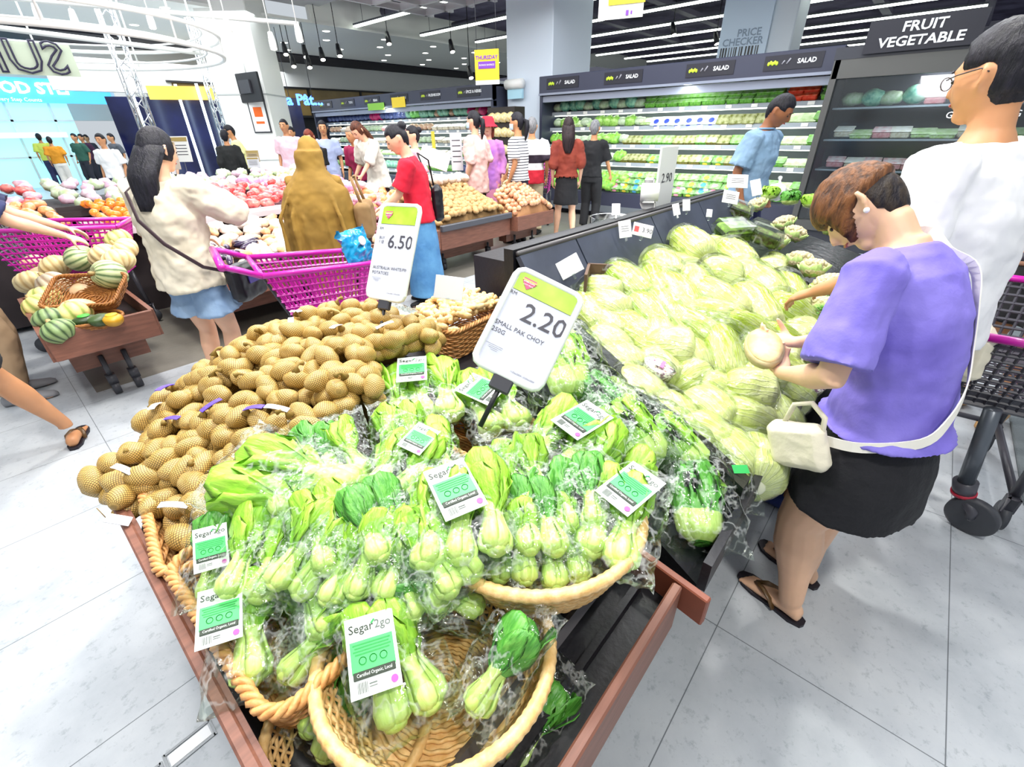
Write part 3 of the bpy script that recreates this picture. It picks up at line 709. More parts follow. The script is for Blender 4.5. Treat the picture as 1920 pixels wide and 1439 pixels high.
pack((530,1275,.66),(640,1120,.74),'pak choy pack leaning right inside the lower left wicker basket',1)
pack((392,1125,.70),(415,965,.78),'pak choy pack with label at the top corner of the lower left basket',1,(-.01,-.0,-80,.95),kind=1)
pack((865,1060,.82),(850,880,.86),'large labelled pak choy pack in the very centre of the heap with three bulbs',3,(.02,-.0,-72,1.15),w=1.2)
pack((950,1000,.80),(900,870,.85),'pak choy pack lying just right of the large central labelled pack',1)
pack((1130,1055,.77),(1185,890,.80),'labelled pak choy pack at the right rim of the right round basket',2,(.03,-.01,-115,1.05))
pack((1045,900,.79),(1105,780,.81),'labelled pak choy pack above the right round basket, nearest the price sign',3,(.03,-.0,-115,1.05),w=1.1)
pack((1065,1095,.74),(1040,960,.79),'pak choy pack with bulbs on the lower rim of the right round basket',2)
pack((960,1095,.74),(960,970,.80),'pak choy pack below the large central pack in the right round basket',2)
pack((795,790,.74),(775,670,.78),'labelled pak choy pack standing behind the heap beside the potatoes',3,(.03,.01,-95,.95),w=1.1)
pack((955,812,.70),(880,690,.76),'labelled single pak choy pack leaning in the half empty middle basket',2,(.0,.02,-60,.95))
pack((720,930,.80),(790,815,.82),'labelled pak choy pack between the potatoes and the central pack',2,(.05,-.02,-100,.9))
pack((655,940,.80),(430,865,.84),'pak choy pack lying sideways over the potatoes with its leaves to the left',2)
pack((485,1010,.76),(645,925,.80),'pak choy pack lying sideways below the sideways one, bulbs at lower left',3)
pack((560,1120,.76),(660,965,.82),'pak choy pack with three bulbs in a row above the lower left basket',3,w=1.15)
pack((690,1130,.76),(745,980,.82),'pak choy pack right of the three bulb pack above the front basket',2)
pack((800,1150,.74),(740,1010,.80),'pak choy pack hidden under clear film left of the central pack',2)
pack((905,1140,.70),(780,1110,.74),'dark leaf pak choy pack between the two round baskets',1,kind=1)
pack((600,905,.80),(600,800,.84),'pak choy pack with leaves over the potatoes at the top left of the heap',2,kind=1)
pack((680,890,.80),(640,790,.85),'pak choy pack standing next to the potatoes behind the label pack',1)
pack((820,900,.78),(790,800,.80),'pak choy pack behind the large central pack',2)
for i,(x,y,z,x2,y2,z2) in enumerate([(560,960,.80,520,860,.83),(745,1040,.81,700,930,.84),(640,1060,.79,600,960,.82),(990,940,.82,960,840,.85),(1090,990,.80,1075,880,.83),(870,1100,.79,800,1010,.82),(760,850,.82,740,760,.85),(1020,1040,.79,990,930,.82),(450,1130,.74,500,1020,.77),(640,1180,.71,600,1080,.74)]):
    pack((x,y,z),(x2,y2,z2),'light green pak choy pack lying loosely on top of its neighbours in the heap',2,kind=i%3==1,group='packs of pak choy')
for i,(x,y,z,x2,y2,z2) in enumerate([(600,1040,.70,700,930,.74),(740,1060,.72,820,940,.76),(880,1010,.72,960,880,.76),(1010,1010,.70,1080,900,.75),(640,1000,.68,560,900,.72),(720,1170,.62,800,1060,.68),(520,1090,.64,480,980,.70),(1120,960,.68,1180,850,.72),(640,1190,.62,560,1090,.66),(930,1060,.68,840,960,.72),(590,1400,.56,650,1300,.6),(930,1420,.5,990,1330,.52)]):
    pack((x,y,z),(x2,y2,z2),['green pak choy pack squeezed in the middle of the heap under the others','dark green pak choy pack under the front basket at the lower left','dark green pak choy pack under the front basket at the bottom right'][0 if i<10 else i-9],2,kind=(i>=10 or i%3==0),group='packs of pak choy')
# --- lettuce bags between the stalls
def lettuce_mesh(seed,ms,L=.27,W=.075):
    rr=random.Random(seed); b=MB()
    for k in range(16):
        lay=k/16; ph=k*2.4; R0=W*(.62-.4*lay); c,s_=cos(ph),sin(ph); tg=V((0,-s_,c)); rd=V((0,c,s_)); rings=[]
        for (f,rf,w_,th) in [(0,.35,.012,.008),(.12,.9,.022,.007),(.3,1.05,.038,.004),(.5,1.15,.052,.003),(.7,1.15,.056,.002),(.86,1.1,.044,.002),(.96,.9,.02,.0015)]:
            cx=V((L*f*(1-.1*lay),0,0))+rd*(R0*rf); ring=[]
            for j in range(14):
                a=2*pi*j/14; e=abs(cos(a)); wv=.009*sin(f*17+j*2.1+k)*(e>.6)*(f>.2)
                ring.append(cx+tg*(cos(a)*w_)+rd*(sin(a)*th-.5*e*e*w_*.8+wv))
            rings.append(ring)
        i0=len(b.f); b.loft(rings)
        for q in range(i0,len(b.f)): b.m[q]=1 if (q-i0)//14>=2 else 0
    return b.mesh('lettuce',ms)
LE=[lettuce_mesh(i,[STALK,[LEAF,LEAFD][i%2]]) for i in range(3)]
BAGR=[bagmesh(30+i,.34,.24,.075,neck=.9,amp=.014) for i in range(3)]
for i,(x,y,z,x2,y2,z2,s_,l) in enumerate([(1075,745,.78,1050,650,.86,1.15,'large light green napa cabbage in film just right of the price sign'),(1170,790,.74,1110,720,.80,.8,'small bagged lettuce right of the film wrapped napa, against the black divider'),
    (1235,865,.70,1180,790,.76,.9,'bagged green lettuce with twisted white bag neck left of the black divider'),(1320,880,.66,1270,830,.70,.85,'bagged dark green lettuce against the foot of the black divider'),
    (1315,1020,.58,1300,900,.64,1.0,'bagged lettuce hanging over the black tray edge beside the round basket'),(1400,900,.62,1340,900,.62,.85,'bagged lettuce with green sticker at the outer corner of the black tray'),
    (1180,880,.70,1130,810,.74,.85,'bagged lettuce partly under the labelled pak choy pack')]):
    A=at(x,y,z); B=at(x2,y2,z2); t=thing('lettuce_bag',l,'lettuce',M=basis(B-A,(-.3,-.3,1),A,s_)); o=link('lettuce',LE[i%3],t,M=Matrix.Diagonal((.9,1.2,1.15,1)))
    link('plastic_bag',BAGR[i%3],t,M=Matrix.Translation((.15,0,0)))
    if i==5: b=MB(); b.box((.05,.0,.078),(.05,.03,.001)); b.obj('green_sticker',lab_g2,t,False)
# ================================================================ CABBAGE STALL
slate=mat('slate_panel','#3c4252',.45,var=.3,vs=6); liner=mat('black_tray_liner','#16181a',.25,bump=.4,bs=18)
t=thing('cabbage_display','long sloping black display stall heaped with napa cabbages, right of centre','display stall')
b=MB()
def hcab(x,y): return .56+.25*max(0,min(1,(y-.13)/.97))
for (x0,x1,x2) in ((.80,1.41,1.08),(1.41,2.95,1.41),(2.97,4.6,2.97)):
    vs=[(x0,.13,.55),(x1,.13,.55),(x1,1.1,.80),(x2,1.1,.80),(x0,.13,.52),(x1,.13,.52),(x1,1.1,.52),(x2,1.1,.52)]
    b.add(vs,[(0,1,2,3),(4,7,6,5),(0,4,5,1),(1,5,6,2),(2,6,7,3),(3,7,4,0)])
b.obj('tray_floor',liner,t,False)
b=MB(); b.box((2.7,.12,.585),(3.8,.02,.09)); b.obj('front_lip',black,t,False)
b=MB()
def dividr(b,x,y0,z0,y1,z1,h,w_=.02):
    b.add([(x-w_,y0,z0-.1),(x+w_,y0,z0-.1),(x+w_,y1,z1-.1),(x-w_,y1,z1-.1),(x-w_,y0,z0+h),(x+w_,y0,z0+h),(x+w_,y1,z1+h),(x-w_,y1,z1+h)],[(0,3,2,1),(4,5,6,7),(0,1,5,4),(1,2,6,5),(2,3,7,6),(3,0,4,7)])
b.add([(1.06,.13,.5),(1.13,.13,.5),(1.42,1.0,.7),(1.35,1.0,.7),(1.06,.13,.67),(1.13,.13,.66),(1.42,1.0,.88),(1.35,1.0,.89)],[(0,3,2,1),(4,5,6,7),(0,1,5,4),(1,2,6,5),(2,3,7,6),(3,0,4,7)]); b.obj('divider',liner,t,False)
b=MB(); dividr(b,2.96,.14,.56,1.05,.83,.10,.012); b.obj('divider',liner,t,False)
b=MB(); b.box((2.74,.62,.27),(3.5,.8,.46)); b.obj('plinth',black,t,False)
b=MB()
for (x0,x1) in ((1.36,1.75),(1.76,2.5),(2.51,3.2),(3.21,3.78)):
    b.add([(x0,1.02,.88),(x1,1.02,.88),(x1,1.15,1.07),(x0,1.15,1.07),(x0,1.04,.86),(x1,1.04,.86),(x1,1.17,1.06),(x0,1.17,1.06)],[(0,1,2,3),(4,7,6,5),(0,4,5,1),(1,5,6,2),(2,6,7,3),(3,7,4,0)])
b.obj('sloping_panel',slate,t,False)
b=MB(); b.box((2.57,1.2,.76),(2.44,.05,.66)); b.box((2.7,1.45,.5),(2.18,.44,.9)); b.obj('spine_box',black,t,False)
b=MB(); b.tube([(1.36,1.16,1.075),(3.78,1.16,1.075)],.012,6); b.obj('edge_rail',mat('rail_dark','#4d4a4c',.4),t)
# --- napa cabbage
def cabmat(name,ca,cb,cc):
    m=NT(name); o=m.obj(); s=m.n('ShaderNodeSeparateXYZ'); m.L.new(o,s.inputs[0])
    ang=m.math('ARCTAN2',s.outputs[1],s.outputs[2]); cmb=m.n('ShaderNodeCombineXYZ'); m.L.new(m.math('MULTIPLY',s.outputs[0],4.),cmb.inputs[0]); m.L.new(m.math('MULTIPLY',ang,1.7),cmb.inputs[1])
    n1=m.noise(2.,3,cmb.outputs[0]); w=m.n('ShaderNodeTexWave',wave_type='BANDS',bands_direction='Y'); w.inputs['Scale'].default_value=.9; w.inputs['Distortion'].default_value=11; w.inputs['Detail'].default_value=5; w.inputs['Detail Scale'].default_value=1.7
    m.L.new(cmb.outputs[0],w.inputs[0])
    n2=m.noise(38,4,o)
    g=m.math('MULTIPLY_ADD',s.outputs[0],3.2,.12)
    f=m.math('ADD',g,m.math('MULTIPLY',m.math('SUBTRACT',n1.outputs[0],.5),1.1)); 
    base=m.ramp(f,[(.2,lin(ca)),(.75,lin(cb))]); vein=m.ramp(w.outputs[0],[(.72,(0,0,0,1)),(.98,(1,1,1,1))])
    c=m.mix(m.math('MULTIPLY',n2.outputs[0],m.math('MULTIPLY',g,.8)),base,lin(cc)); c=m.mix(m.math('MULTIPLY',vein,.5),c,lin('#d8dfb0')); m.col(c)
    h=m.math('ADD',m.math('MULTIPLY',vein,.22),m.math('MULTIPLY',n2.outputs[0],.8))
    m.bump(h,.8,.012); m.p(Roughness=.22,Coat_Weight=.5,Coat_Roughness=.1); return m.m
CABN=cabmat('napa_leaf','#ccd48c','#a8be34','#84a01c'); CABR=cabmat('round_cabbage_leaf','#ccd494','#b2c254','#94aa34'); CABG=cabmat('greener_napa_leaf','#bcc86c','#92ae28','#6c921a')
def cab_mesh(seed,Lc,W,m):
    o=V((seed*3.1,seed*1.7,0)); b=MB(); n=28; nl=20; rings=[]
    for i in range(nl+1):
        t=i/nl; r=W*(min(1,(t/.16+.32))**.6)*(max(0,1-((max(0,t-.62))/.40)**2.4))**.55*(.86+.2*sin(pi*min(1,t*1.1)))
        if i==nl: r=W*.12
        if i==0: r=W*.42
        ring=[]
        for j in range(n):
            a=2*pi*j/n; rdg=.085*((a*2/pi+t*1.5+seed*.3)%1.)+.03*noise.noise(V((cos(a)*2,sin(a)*2,t*5))+o)+(.05*noise.noise(V((cos(a)*6,sin(a)*6,t*13))+o) if t>.5 else 0)
            rr=r*(1+rdg); ring.append((Lc*t-.0,rr*cos(a),rr*sin(a)*.94))
        rings.append(ring)
    b.loft(rings); b.mi=1; b.sph((.002,0,0),(.012,W*.34,W*.34),12,6); return b.mesh('napa_cabbage',[m,mat('cut_stem','#f5f3dc',.6)])
CABS={'n':[cab_mesh(i,.27+.01*i,.078+.004*i,CABN) for i in range(3)],'g':[cab_mesh(7,.27,.078,CABG)],'r':[cab_mesh(i,.19,.085,CABR) for i in (4,5)]}
FILMC=film('cling_film','#fcfef8',.01,9,.4,crease_glint=.10)
def wrapmesh(seed,Lc,W):
    o=V((seed*9.1,2,0)); b=MB(); n=20; nl=14; rings=[]
    for i in range(nl+1):
        t=i/nl; r=W*1.1*max(.03,(1-abs(2*t-1)**3.2))**.5; rings.append([(-.012+(Lc+.03)*t,r*cos(2*pi*j/n)*(1+.05*noise.noise(V((cos(2*pi*j/n)*3,sin(2*pi*j/n)*3,t*6))+o)),r*.96*sin(2*pi*j/n)) for j in range(n)])
    b.loft(rings); return b.mesh('cling_film',FILMC)
WR={'n':wrapmesh(1,.29,.086),'g':wrapmesh(2,.27,.082),'r':wrapmesh(3,.19,.09)}
def hmound(x,y): return hcab(x,y)+.07+.15*smooth((x-1.45)/.5)*smooth((y-.1)/.35)*smooth((3.1-x)/.5)*smooth((1.15-y)/.25)
def hit(px,py,hf,z0=1.2):
    d=ray(px,py); t0=.3
    for i in range(4000):
        p=V((0,0,HC))+d*t0
        if p.z<=hf(p.x,p.y): return p
        t0+=.003
    return p
cabs=[(1299,447,38,'n'),(1245,488,55,'n'),(1236,522,62,'g'),(1302,522,75,'n'),(1349,503,17,'r'),(1378,470,42,'n'),(1452,490,48,'n'),(1480,540,68,'n'),(1415,566,55,'n'),(1484,580,42,'n'),(1312,577,12,'n'),(1128,540,10,'r'),(1177,516,42,'g'),(1184,610,35,'n'),(1236,624,80,'r'),(1288,600,30,'g'),(1136,636,35,'r'),(1108,572,50,'n'),(1165,667,40,'r'),(1293,658,60,'r'),(1350,645,70,'n'),(1420,640,20,'r'),(1407,702,5,'r'),(1340,722,30,'r'),(1288,700,-30,'r'),(1393,605,30,'n'),(1468,715,30,'r'),(1388,780,18,'r'),(1447,768,55,'r'),(1325,757,40,'r'),(1362,834,38,'r'),(1414,848,80,'r'),(1312,806,30,'r'),(1253,760,45,'r'),(1264,590,50,'n'),(1340,550,30,'n'),(1425,520,40,'n'),(1400,500,50,'n'),(1507,600,45,'r'),(1515,655,45,'r'),(1465,640,40,'n'),(1215,575,45,'g'),(1246,560,60,'g'),(1440,675,30,'n'),(1190,720,40,'r'),(1270,545,50,'n'),(1145,600,40,'r'),(1370,745,30,'r'),(1230,680,40,'r')]
special={0:'napa cabbage in film at the very top of the heap under the sloping panel',4:'pale halved napa cabbage lying sideways near the top of the heap',2:'large green napa cabbage at the left side of the heap',10:'long napa cabbage lying across the middle of the heap',8:'large napa cabbage standing diagonally right of the middle of the heap',11:'round yellow-green cabbage at the left end beside the open carton',21:'round pale cabbage right of the centre, above the smooth round one',22:'smooth round pale cabbage just left of the held vegetable',27:'big round pale cabbage low in the heap near the cream handbag',31:'small upright cabbage at the lowest right corner of the heap',6:'napa cabbage at the upper right of the heap beside the cauliflowers',7:'cloudy film wrapped napa cabbage at the right edge of the heap',13:'large napa cabbage beside the black divider at the left',30:'round pale cabbage low in the heap beside the small upright one'}
for i,(x,y,a,k) in enumerate(cabs):
    P=hit(x,y,hmound); Q=hit(x+22*cos(R(a)),y+22*sin(R(a)),hmound); d=(P-Q); 
    if d.length<.01: d=V((0,1,.2))
    d.normalize(); me=random.choice(CABS[k]); Lc=.19 if k=='r' else .28; s=rnd(.95,1.08)*(1.08 if k!='r' else 1.06)
    up=V((-.3,-.3,1)); M=basis(d,up,P-d*Lc*.5*s-V((0,0,.045)),s)@Matrix.Rotation(rnd(0,6),4,'X')
    t=thing('napa_cabbage',special.get(i,('round pale' if k=='r' else 'long yellow-green napa')+' cabbage in cling film packed inside the heap'),'cabbage',M=M,group='napa cabbages in the heap')
    link('cabbage_head',me,t); link('cling_film',WR[k],t)
# hidden under layer of cabbages carrying the heap
for i in range(3):
    for j in range(9):
        x,y=1.58+j*.165,.3+i*.3; t=thing('napa_cabbage','pale cabbage of the lower layer glimpsed between the others','cabbage',M=Matrix.Translation((x,y-.12,hcab(x,y)+.085))@Matrix.Rotation(R(90+rnd(-20,20)),4,'Z'),group='napa cabbages of the lower layer')
        link('cabbage_head',CABS['r' if i<2 else 'n'][0],t)
# round salad tub and bagged white thing
P=hit(1221,700,hmound)+V((-.02,-.03,.03)); t=thing('salad_tub','round clear plastic tub of purple and pale shredded salad lying on the cabbages','tub',M=basis((1,.2,0),(-.55,-.35,.8),P))
b=MB(); b.lathe([(0,-.025),(.045,-.025),(.052,-.02),(.058,.022)],28); b.obj('tub_body',film('stiff_clear_plastic','#eef4f0',.12,5,.1),t)
m=NT('shredded_salad'); v=m.n('ShaderNodeTexNoise',i_Scale=70,i_Detail=5); m.L.new(m.obj(),v.inputs[0]); m.col(m.ramp(v.outputs[0],[(.38,lin('#6b2a58')),(.47,lin('#d8c8c8')),(.56,lin('#e8ecd0')),(.66,lin('#7a4a40'))])); m.bump(v.outputs[0],.6)
b=MB(); b.lathe([(0,.016),(.03,.02),(.054,.014),(.05,-.02),(0,-.022)],28); b.obj('salad',m.m,t)
b=MB(); b.box((.0,.012,.0285),(.05,.02,.001)); b.obj('label',lab_w,t,False)
b=MB(); b.box((0,-.006,.0285),(.05,.012,.001)); b.obj('pink_label_strip',mat('pink_print','#e868a8',.5),t,False)
b=MB(); b.lathe([(.045,.026),(.059,.026),(.06,.022),(.058,.02)],32); b.obj('lid_rim',film('stiff_clear_plastic'),t)
P=hit(1510,735,hmound); t=thing('salad_tub','second clear plastic tub half hidden behind the cream handbag','tub',M=basis((1,.2,0),(-.5,-.3,.8),P+V((0,0,.03))))
b=MB(); b.lathe([(0,-.025),(.045,-.025),(.052,-.02),(.058,.022)],24); b.obj('tub_body',film('stiff_clear_plastic'),t)
b=MB(); b.lathe([(0,.016),(.03,.02),(.054,.014),(.05,-.02),(0,-.022)],24); b.obj('salad',m.m,t)
# clamshell boxes near the top right
SALG=mat('salad_green','#6f8f2c',.5,c2='#9cc43e',vs=45,bump=.8,bs=60); SALM=mat('salad_brown','#6a5a36',.5,c2='#8aa84a',vs=55,bump=.8,bs=60)
stiff=film('stiff_clear_plastic')
def clamshell(t,s=(.17,.12,.08),m=SALG,lidc=None):
    L,W,h=s; b=MB(); b.box((0,0,h*.4),(L*.9,W*.88,h*.75),bev=.012); b.obj('salad',m,t)
    b=MB()
    b.loft([[(sx*L*.5*q,sy*W*.5*q,z) for sx,sy in((1,1),(-1,1),(-1,-1),(1,-1))] for q,z in((.86,0),(1,h*.48),(1.06,h*.5),(1.06,h*.54),(1,h*.56),(.84,h),(.6,h*1.02))]); b.obj('clear_box',stiff,t,False)
for (x,y,z,az,m_,l) in [(1385,388,.98,20,SALM,'clear clamshell of dark mixed leaves at the back of the salad boxes'),(1375,425,.95,-35,SALG,'clear clamshell of bright green salad above the cabbages, left one'),(1430,435,.93,30,SALM,'clear clamshell of mixed salad above the cabbages, right one with green edge')]:
    P=at(x,y,z); t=thing('salad_box',l,'salad box',M=Matrix.Translation(P-V((0,0,.07)))@Matrix.Rotation(R(az),4,'Z')@Matrix.Rotation(R(18),4,'X')@Matrix.Scale(1.35,4)); clamshell(t,m=m_)
# cauliflowers
CAUL=mat('cauliflower_curd','#d8ccaa',.7,c2='#c4b488',vs=60,bump=1.0,bs=70)
def caul_mesh(seed):
    b=MB(); rr=random.Random(seed); b.sph((0,0,.0),(.065,.065,.045),16,10)
    for k in range(46):
        a=k*2.4; q=math.sqrt(k/46); b.sph((.062*q*cos(a),.062*q*sin(a),.046*math.sqrt(max(0,1-q*q*.8))),rr.uniform(.011,.016),7,5)
    return b.mesh('curd',CAUL)
def caul_leaf():
    b=MB()
    for k in range(6):
        a=k*pi/3; c,s_=cos(a),sin(a); rings=[]
        for f,w_ in((0,.02),(.5,.032),(1,.012)):
            r_=.03+.05*f; z=-.045+.06*f
            rings.append([(r_*c-s_*w_*u,r_*s_+c*w_*u,z+.012*abs(u)) for u in(-1,-.5,0,.5,1)]+[((r_+.004)*c-s_*w_*u,(r_+.004)*s_+c*w_*u,z-.003+.012*abs(u)) for u in(1,.5,0,-.5,-1)])
        b.loft(rings)
    return b.mesh('outer_leaves',mat('pale_leaf','#b9d484',.5))
CA=[caul_mesh(i) for i in range(2)]; CL=caul_leaf()
for i,(x,y,z) in enumerate([(1490,440,.86),(1455,455,.84),(1525,505,.80),(1555,535,.79),(1500,490,.8),(1545,580,.76),(1570,610,.74),(1470,420,.88),(1580,555,.76),(1420,385,.95)]):
    t=thing('cauliflower','creamy white cauliflower in the bin right of the napa cabbages','cauliflower',M=Matrix.Translation(at(x,y,z))@Matrix.Rotation(rnd(0,6),4,'Z')@Matrix.Rotation(R(-20),4,'Y'),group='cauliflowers'); link('curd',random.choice(CA),t); link('outer_leaves',CL,t)
# lettuce heads, herbs and bagged bunch behind
for i,(x,y,z,k,l) in enumerate([(1440,375,.95,0,'green leafy lettuce behind the salad boxes'),(1480,385,.93,1,'green lettuce beside the white bagged bunch'),(1520,390,.92,2,'green lettuce at the back right of the stall'),(1560,440,.86,0,'loose green leaves beside the cauliflower bin')]):
    t=thing('curly_lettuce',l,'lettuce',M=Matrix.Translation(at(x,y,z))@Matrix.Rotation(R(40*i),4,'Z')@Matrix.Rotation(R(-80),4,'Y')@Matrix.Diagonal((.42,1.25,1.25,1))); link('leaves',LE[k],t)
P=at(1455,360,1.0); t=thing('bagged_bunch','knotted white plastic bag of greens on the far end of the stall','bag',M=Matrix.Translation(P)); b=MB(); b.sph((0,0,.0),(.12,.08,.07),16,10,fn=lambda d:1+.25*noise.noise(d*2.2)); b.obj('plastic_bag',mat('cloudy_white_plastic','#eef0ea',.3,bump=.6,bs=12),t)
b=MB(); b.tube([(.08,0,.04),(.13,.02,.08),(.16,.03,.1)],[.02,.008,.02],7); b.obj('knot',mat('cloudy_white_plastic','#eef0ea',.3),t)
for i,(x,y,z) in enumerate([(1555,560,.78),(1548,590,.77)]):
    P=at(x,y,z); t=thing('herb_pack',['dark green herb bunch with bright green sticker beside the face of the bending woman','dark green herb bunch below the one with the sticker'][i],'herbs',M=Matrix.Translation(P)); b=MB()
    for k in range(60):
        a=rnd(0,6.3); q=rnd(0,.06); c=V((q*cos(a),q*sin(a),rnd(0,.03))); w_=rnd(.006,.012); n_=V((rnd(-1,1),rnd(-1,1),1)).normalized(); u=n_.orthogonal().normalized(); v=n_.cross(u)
        b.add([c+u*w_,c+v*w_*.7,c-u*w_,c-v*w_*.7,c+n_*.002],[(0,1,4),(1,2,4),(2,3,4),(3,0,4),(3,2,1,0)])
    b.obj('herb_leaves',LEAFD,t)
    if i==0: b=MB(); b.box((.02,0,.045),(.05,.035,.002),R(20)); b.obj('green_sticker',mat('neon_green','#3ef06a',.5),t,False)
# open carton at the left end of the heap and dark box
t=thing('cardboard_carton','dark brown open cardboard carton corner peeking behind the leftmost cabbages','carton',M=Matrix.Translation(at(1100,530,.92))@Matrix.Rotation(R(28),4,'Z'))
b=MB(); b.box((0,0,0),(.18,.012,.12)); b.box((.09,-.07,0),(.012,.15,.12)); b.obj('flaps',mat('carton_brown','#5e4636',.7),t,False)
# clear tub and white tape machine behind spine
P=at(1145,410,.97); t=thing('clear_container','large clear plastic container on top of the spine shelf','container',M=Matrix.Translation((P.x,P.y,P.z-.12)))
b=MB(); b.lathe([(0,0),(.12,0),(.135,.13),(.142,.135),(.137,.13)],28); b.obj('container_wall',stiff,t)
b=MB()
for k in range(5): b.sph((rnd(-.06,.06),rnd(-.06,.06),.02),(.035,.018,.016),8,6)
b.obj('chillies',mat('yellow_chilli','#d8c860',.4),t)
P=at(1215,375,1.12); t=thing('tape_dispenser','white bag sealing machine standing on the spine shelf','dispenser',M=Matrix.Translation(P)@Matrix.Rotation(R(30),4,'Z'))
b=MB(); b.box((0,0,-.02),(.2,.08,.05),bev=.01); b.box((.04,0,.05),(.05,.06,.14),bev=.01); b.obj('machine_body',white,t)
b=MB(); b.tube([(-.06,-.05,.05),(-.06,.05,.05)],.05,16); b.obj('tape_roll',mat('tape_white','#f6f6f6',.4),t)
# ================================================================ PRICE SIGNS
lime=mat('sign_lime','#94bc10',.45,c2='#b4d040',vs=14); paper=mat('sign_paper','#c6c9d6',.5); ink=mat('ink_grey','#3c3a44',.5); frame=mat('sign_frame_white','#e6eae6',.3,coat=.3); shieldm=mat('shield_pink','#c84a78',.5); shieldp=mat('shield_purple','#a040c8',.5)
def sign(name,label,TL,TR,BL,price,lines,buy=None,pole=.2):
    """TL, TR, BL are world corners of the frame"""
    x=(TR-TL); y=(TL-BL); W=x.length; Hh=y.length; x=x.normalized(); y=(y-x*y.dot(x)).normalized(); n=x.cross(y); c=(TR+BL)/2
    M=Matrix(((x.x,y.x,n.x,c.x),(x.y,y.y,n.y,c.y),(x.z,y.z,n.z,c.z),(0,0,0,1)))
    t=thing(name,label,'price sign',M=M); b=MB(); fr=.011; P=[]
    lp=rrect(W/2-fr*.6,Hh/2-fr*.6,.02); P=[lp(i/60,1)[0] for i in range(60)]; b.tube([(p[0],p[1],0) for p in P],fr*.75,8,loop=True); b.obj('frame',frame,t)
    b=MB(); b.box((0,0,0),(W-.02,Hh-.02,.006)); b.obj('paper_insert',paper,t,False)
    b=MB(); b.box((0,Hh/2-.012-Hh*.09,.004),(W-.03,Hh*.18,.002)); b.obj('lime_header',lime,t,False)
    s=W; z=.0045
    b=MB(); sx,sy=-W*.25,Hh/2-.012-Hh*.085; b.add([(sx-.09*s,sy+.06*s,.0065),(sx+.09*s,sy+.06*s,.0065),(sx+.09*s,sy,.0065),(sx,sy-.09*s,.0065),(sx-.09*s,sy,.0065)],[(4,3,2,1,0)][::1]); b.f[-1]=(4,3,2,1,0); b.obj('shield_mark',shieldm,t,False)
    b=MB(); b.box((sx,sy+.03*s,.0072),(.2*s,.022*s,.001)); b.obj('shield_banner',mat('banner_orange','#f0b060',.5),t,False)
    text('shield_lettering','EVERYDAY',.033*s,white,t,Matrix.Translation((sx,sy+.002,.0075)),bold=.0002)
    text('shield_lettering','LOW PRICE',.026*s,white,t,Matrix.Translation((sx,sy-.03*s,.0075)))
    text('price_lettering',price,.36*s,ink,t,Matrix.Translation((W*.14,Hh*.11 if not buy else Hh*.1,z)),bold=.002*s)
    text('currency_lettering','RM',.07*s,ink,t,Matrix.Translation((-W*.38,Hh*.235,z)))
    if buy: text('offer_lettering',buy,.075*s,ink,t,Matrix.Translation((-W*.33,Hh*.12,z)))
    for i,l in enumerate(lines): text('name_lettering',l,.085*s,ink,t,Matrix.Translation((-W*.43,(-Hh*.07 if not buy else -Hh*.17)-i*.1*s,z)),'LEFT')
    b=MB()
    for k in range(4): b.box((-W*.3+(.02*s if k%2 else 0),-Hh*.27-k*.022*s,z-.0006),((.24-.05*k)*s,.004*s,.0006))
    b.obj('small_print',mat('print_pale_grey','#b8bac4',.6),t,False)
    text('date_lettering','11/Dec/2024 - 31/Dec/2024',.03*s,ink,t,Matrix.Translation((W*.2,-Hh*.42,z)))
    b=MB(); b.box((0,-Hh/2-.012,-.004),(.05,.04,.02),bev=.004); b.obj('clip',dark,t,False)
    b=MB(); b.tube([(0,-Hh/2,-.006),(0,-Hh/2-pole,-.006)],.006,8); b.obj('pole',black,t)
    return t
TL=at(948,488,1.13); 
# the near sign leans in the picture: rebuild its corners at plausible depths
d0=1.2
TLw=atd(958,489,1.03); TRw=atd(1086,552,1.03); BLw=atd(893,683,1.0)
sign('price_sign','white framed price sign reading 2.20 for small pak choy, tilted beside the cabbages',TLw,TRw,BLw,'2.20',['SMALL PAK CHOY','250G'],pole=.12)
TLw=atd(695,385,1.63); TRw=atd(768,388,1.55); BLw=atd(708,557,1.60)
sign('price_sign','tall white framed price sign reading 6.50 behind the potato mound',TLw,TRw,BLw,'6.50',['AUSTRALIA WHITE/PINK','POTATOES'],'BUY\n1 @',pole=.22)
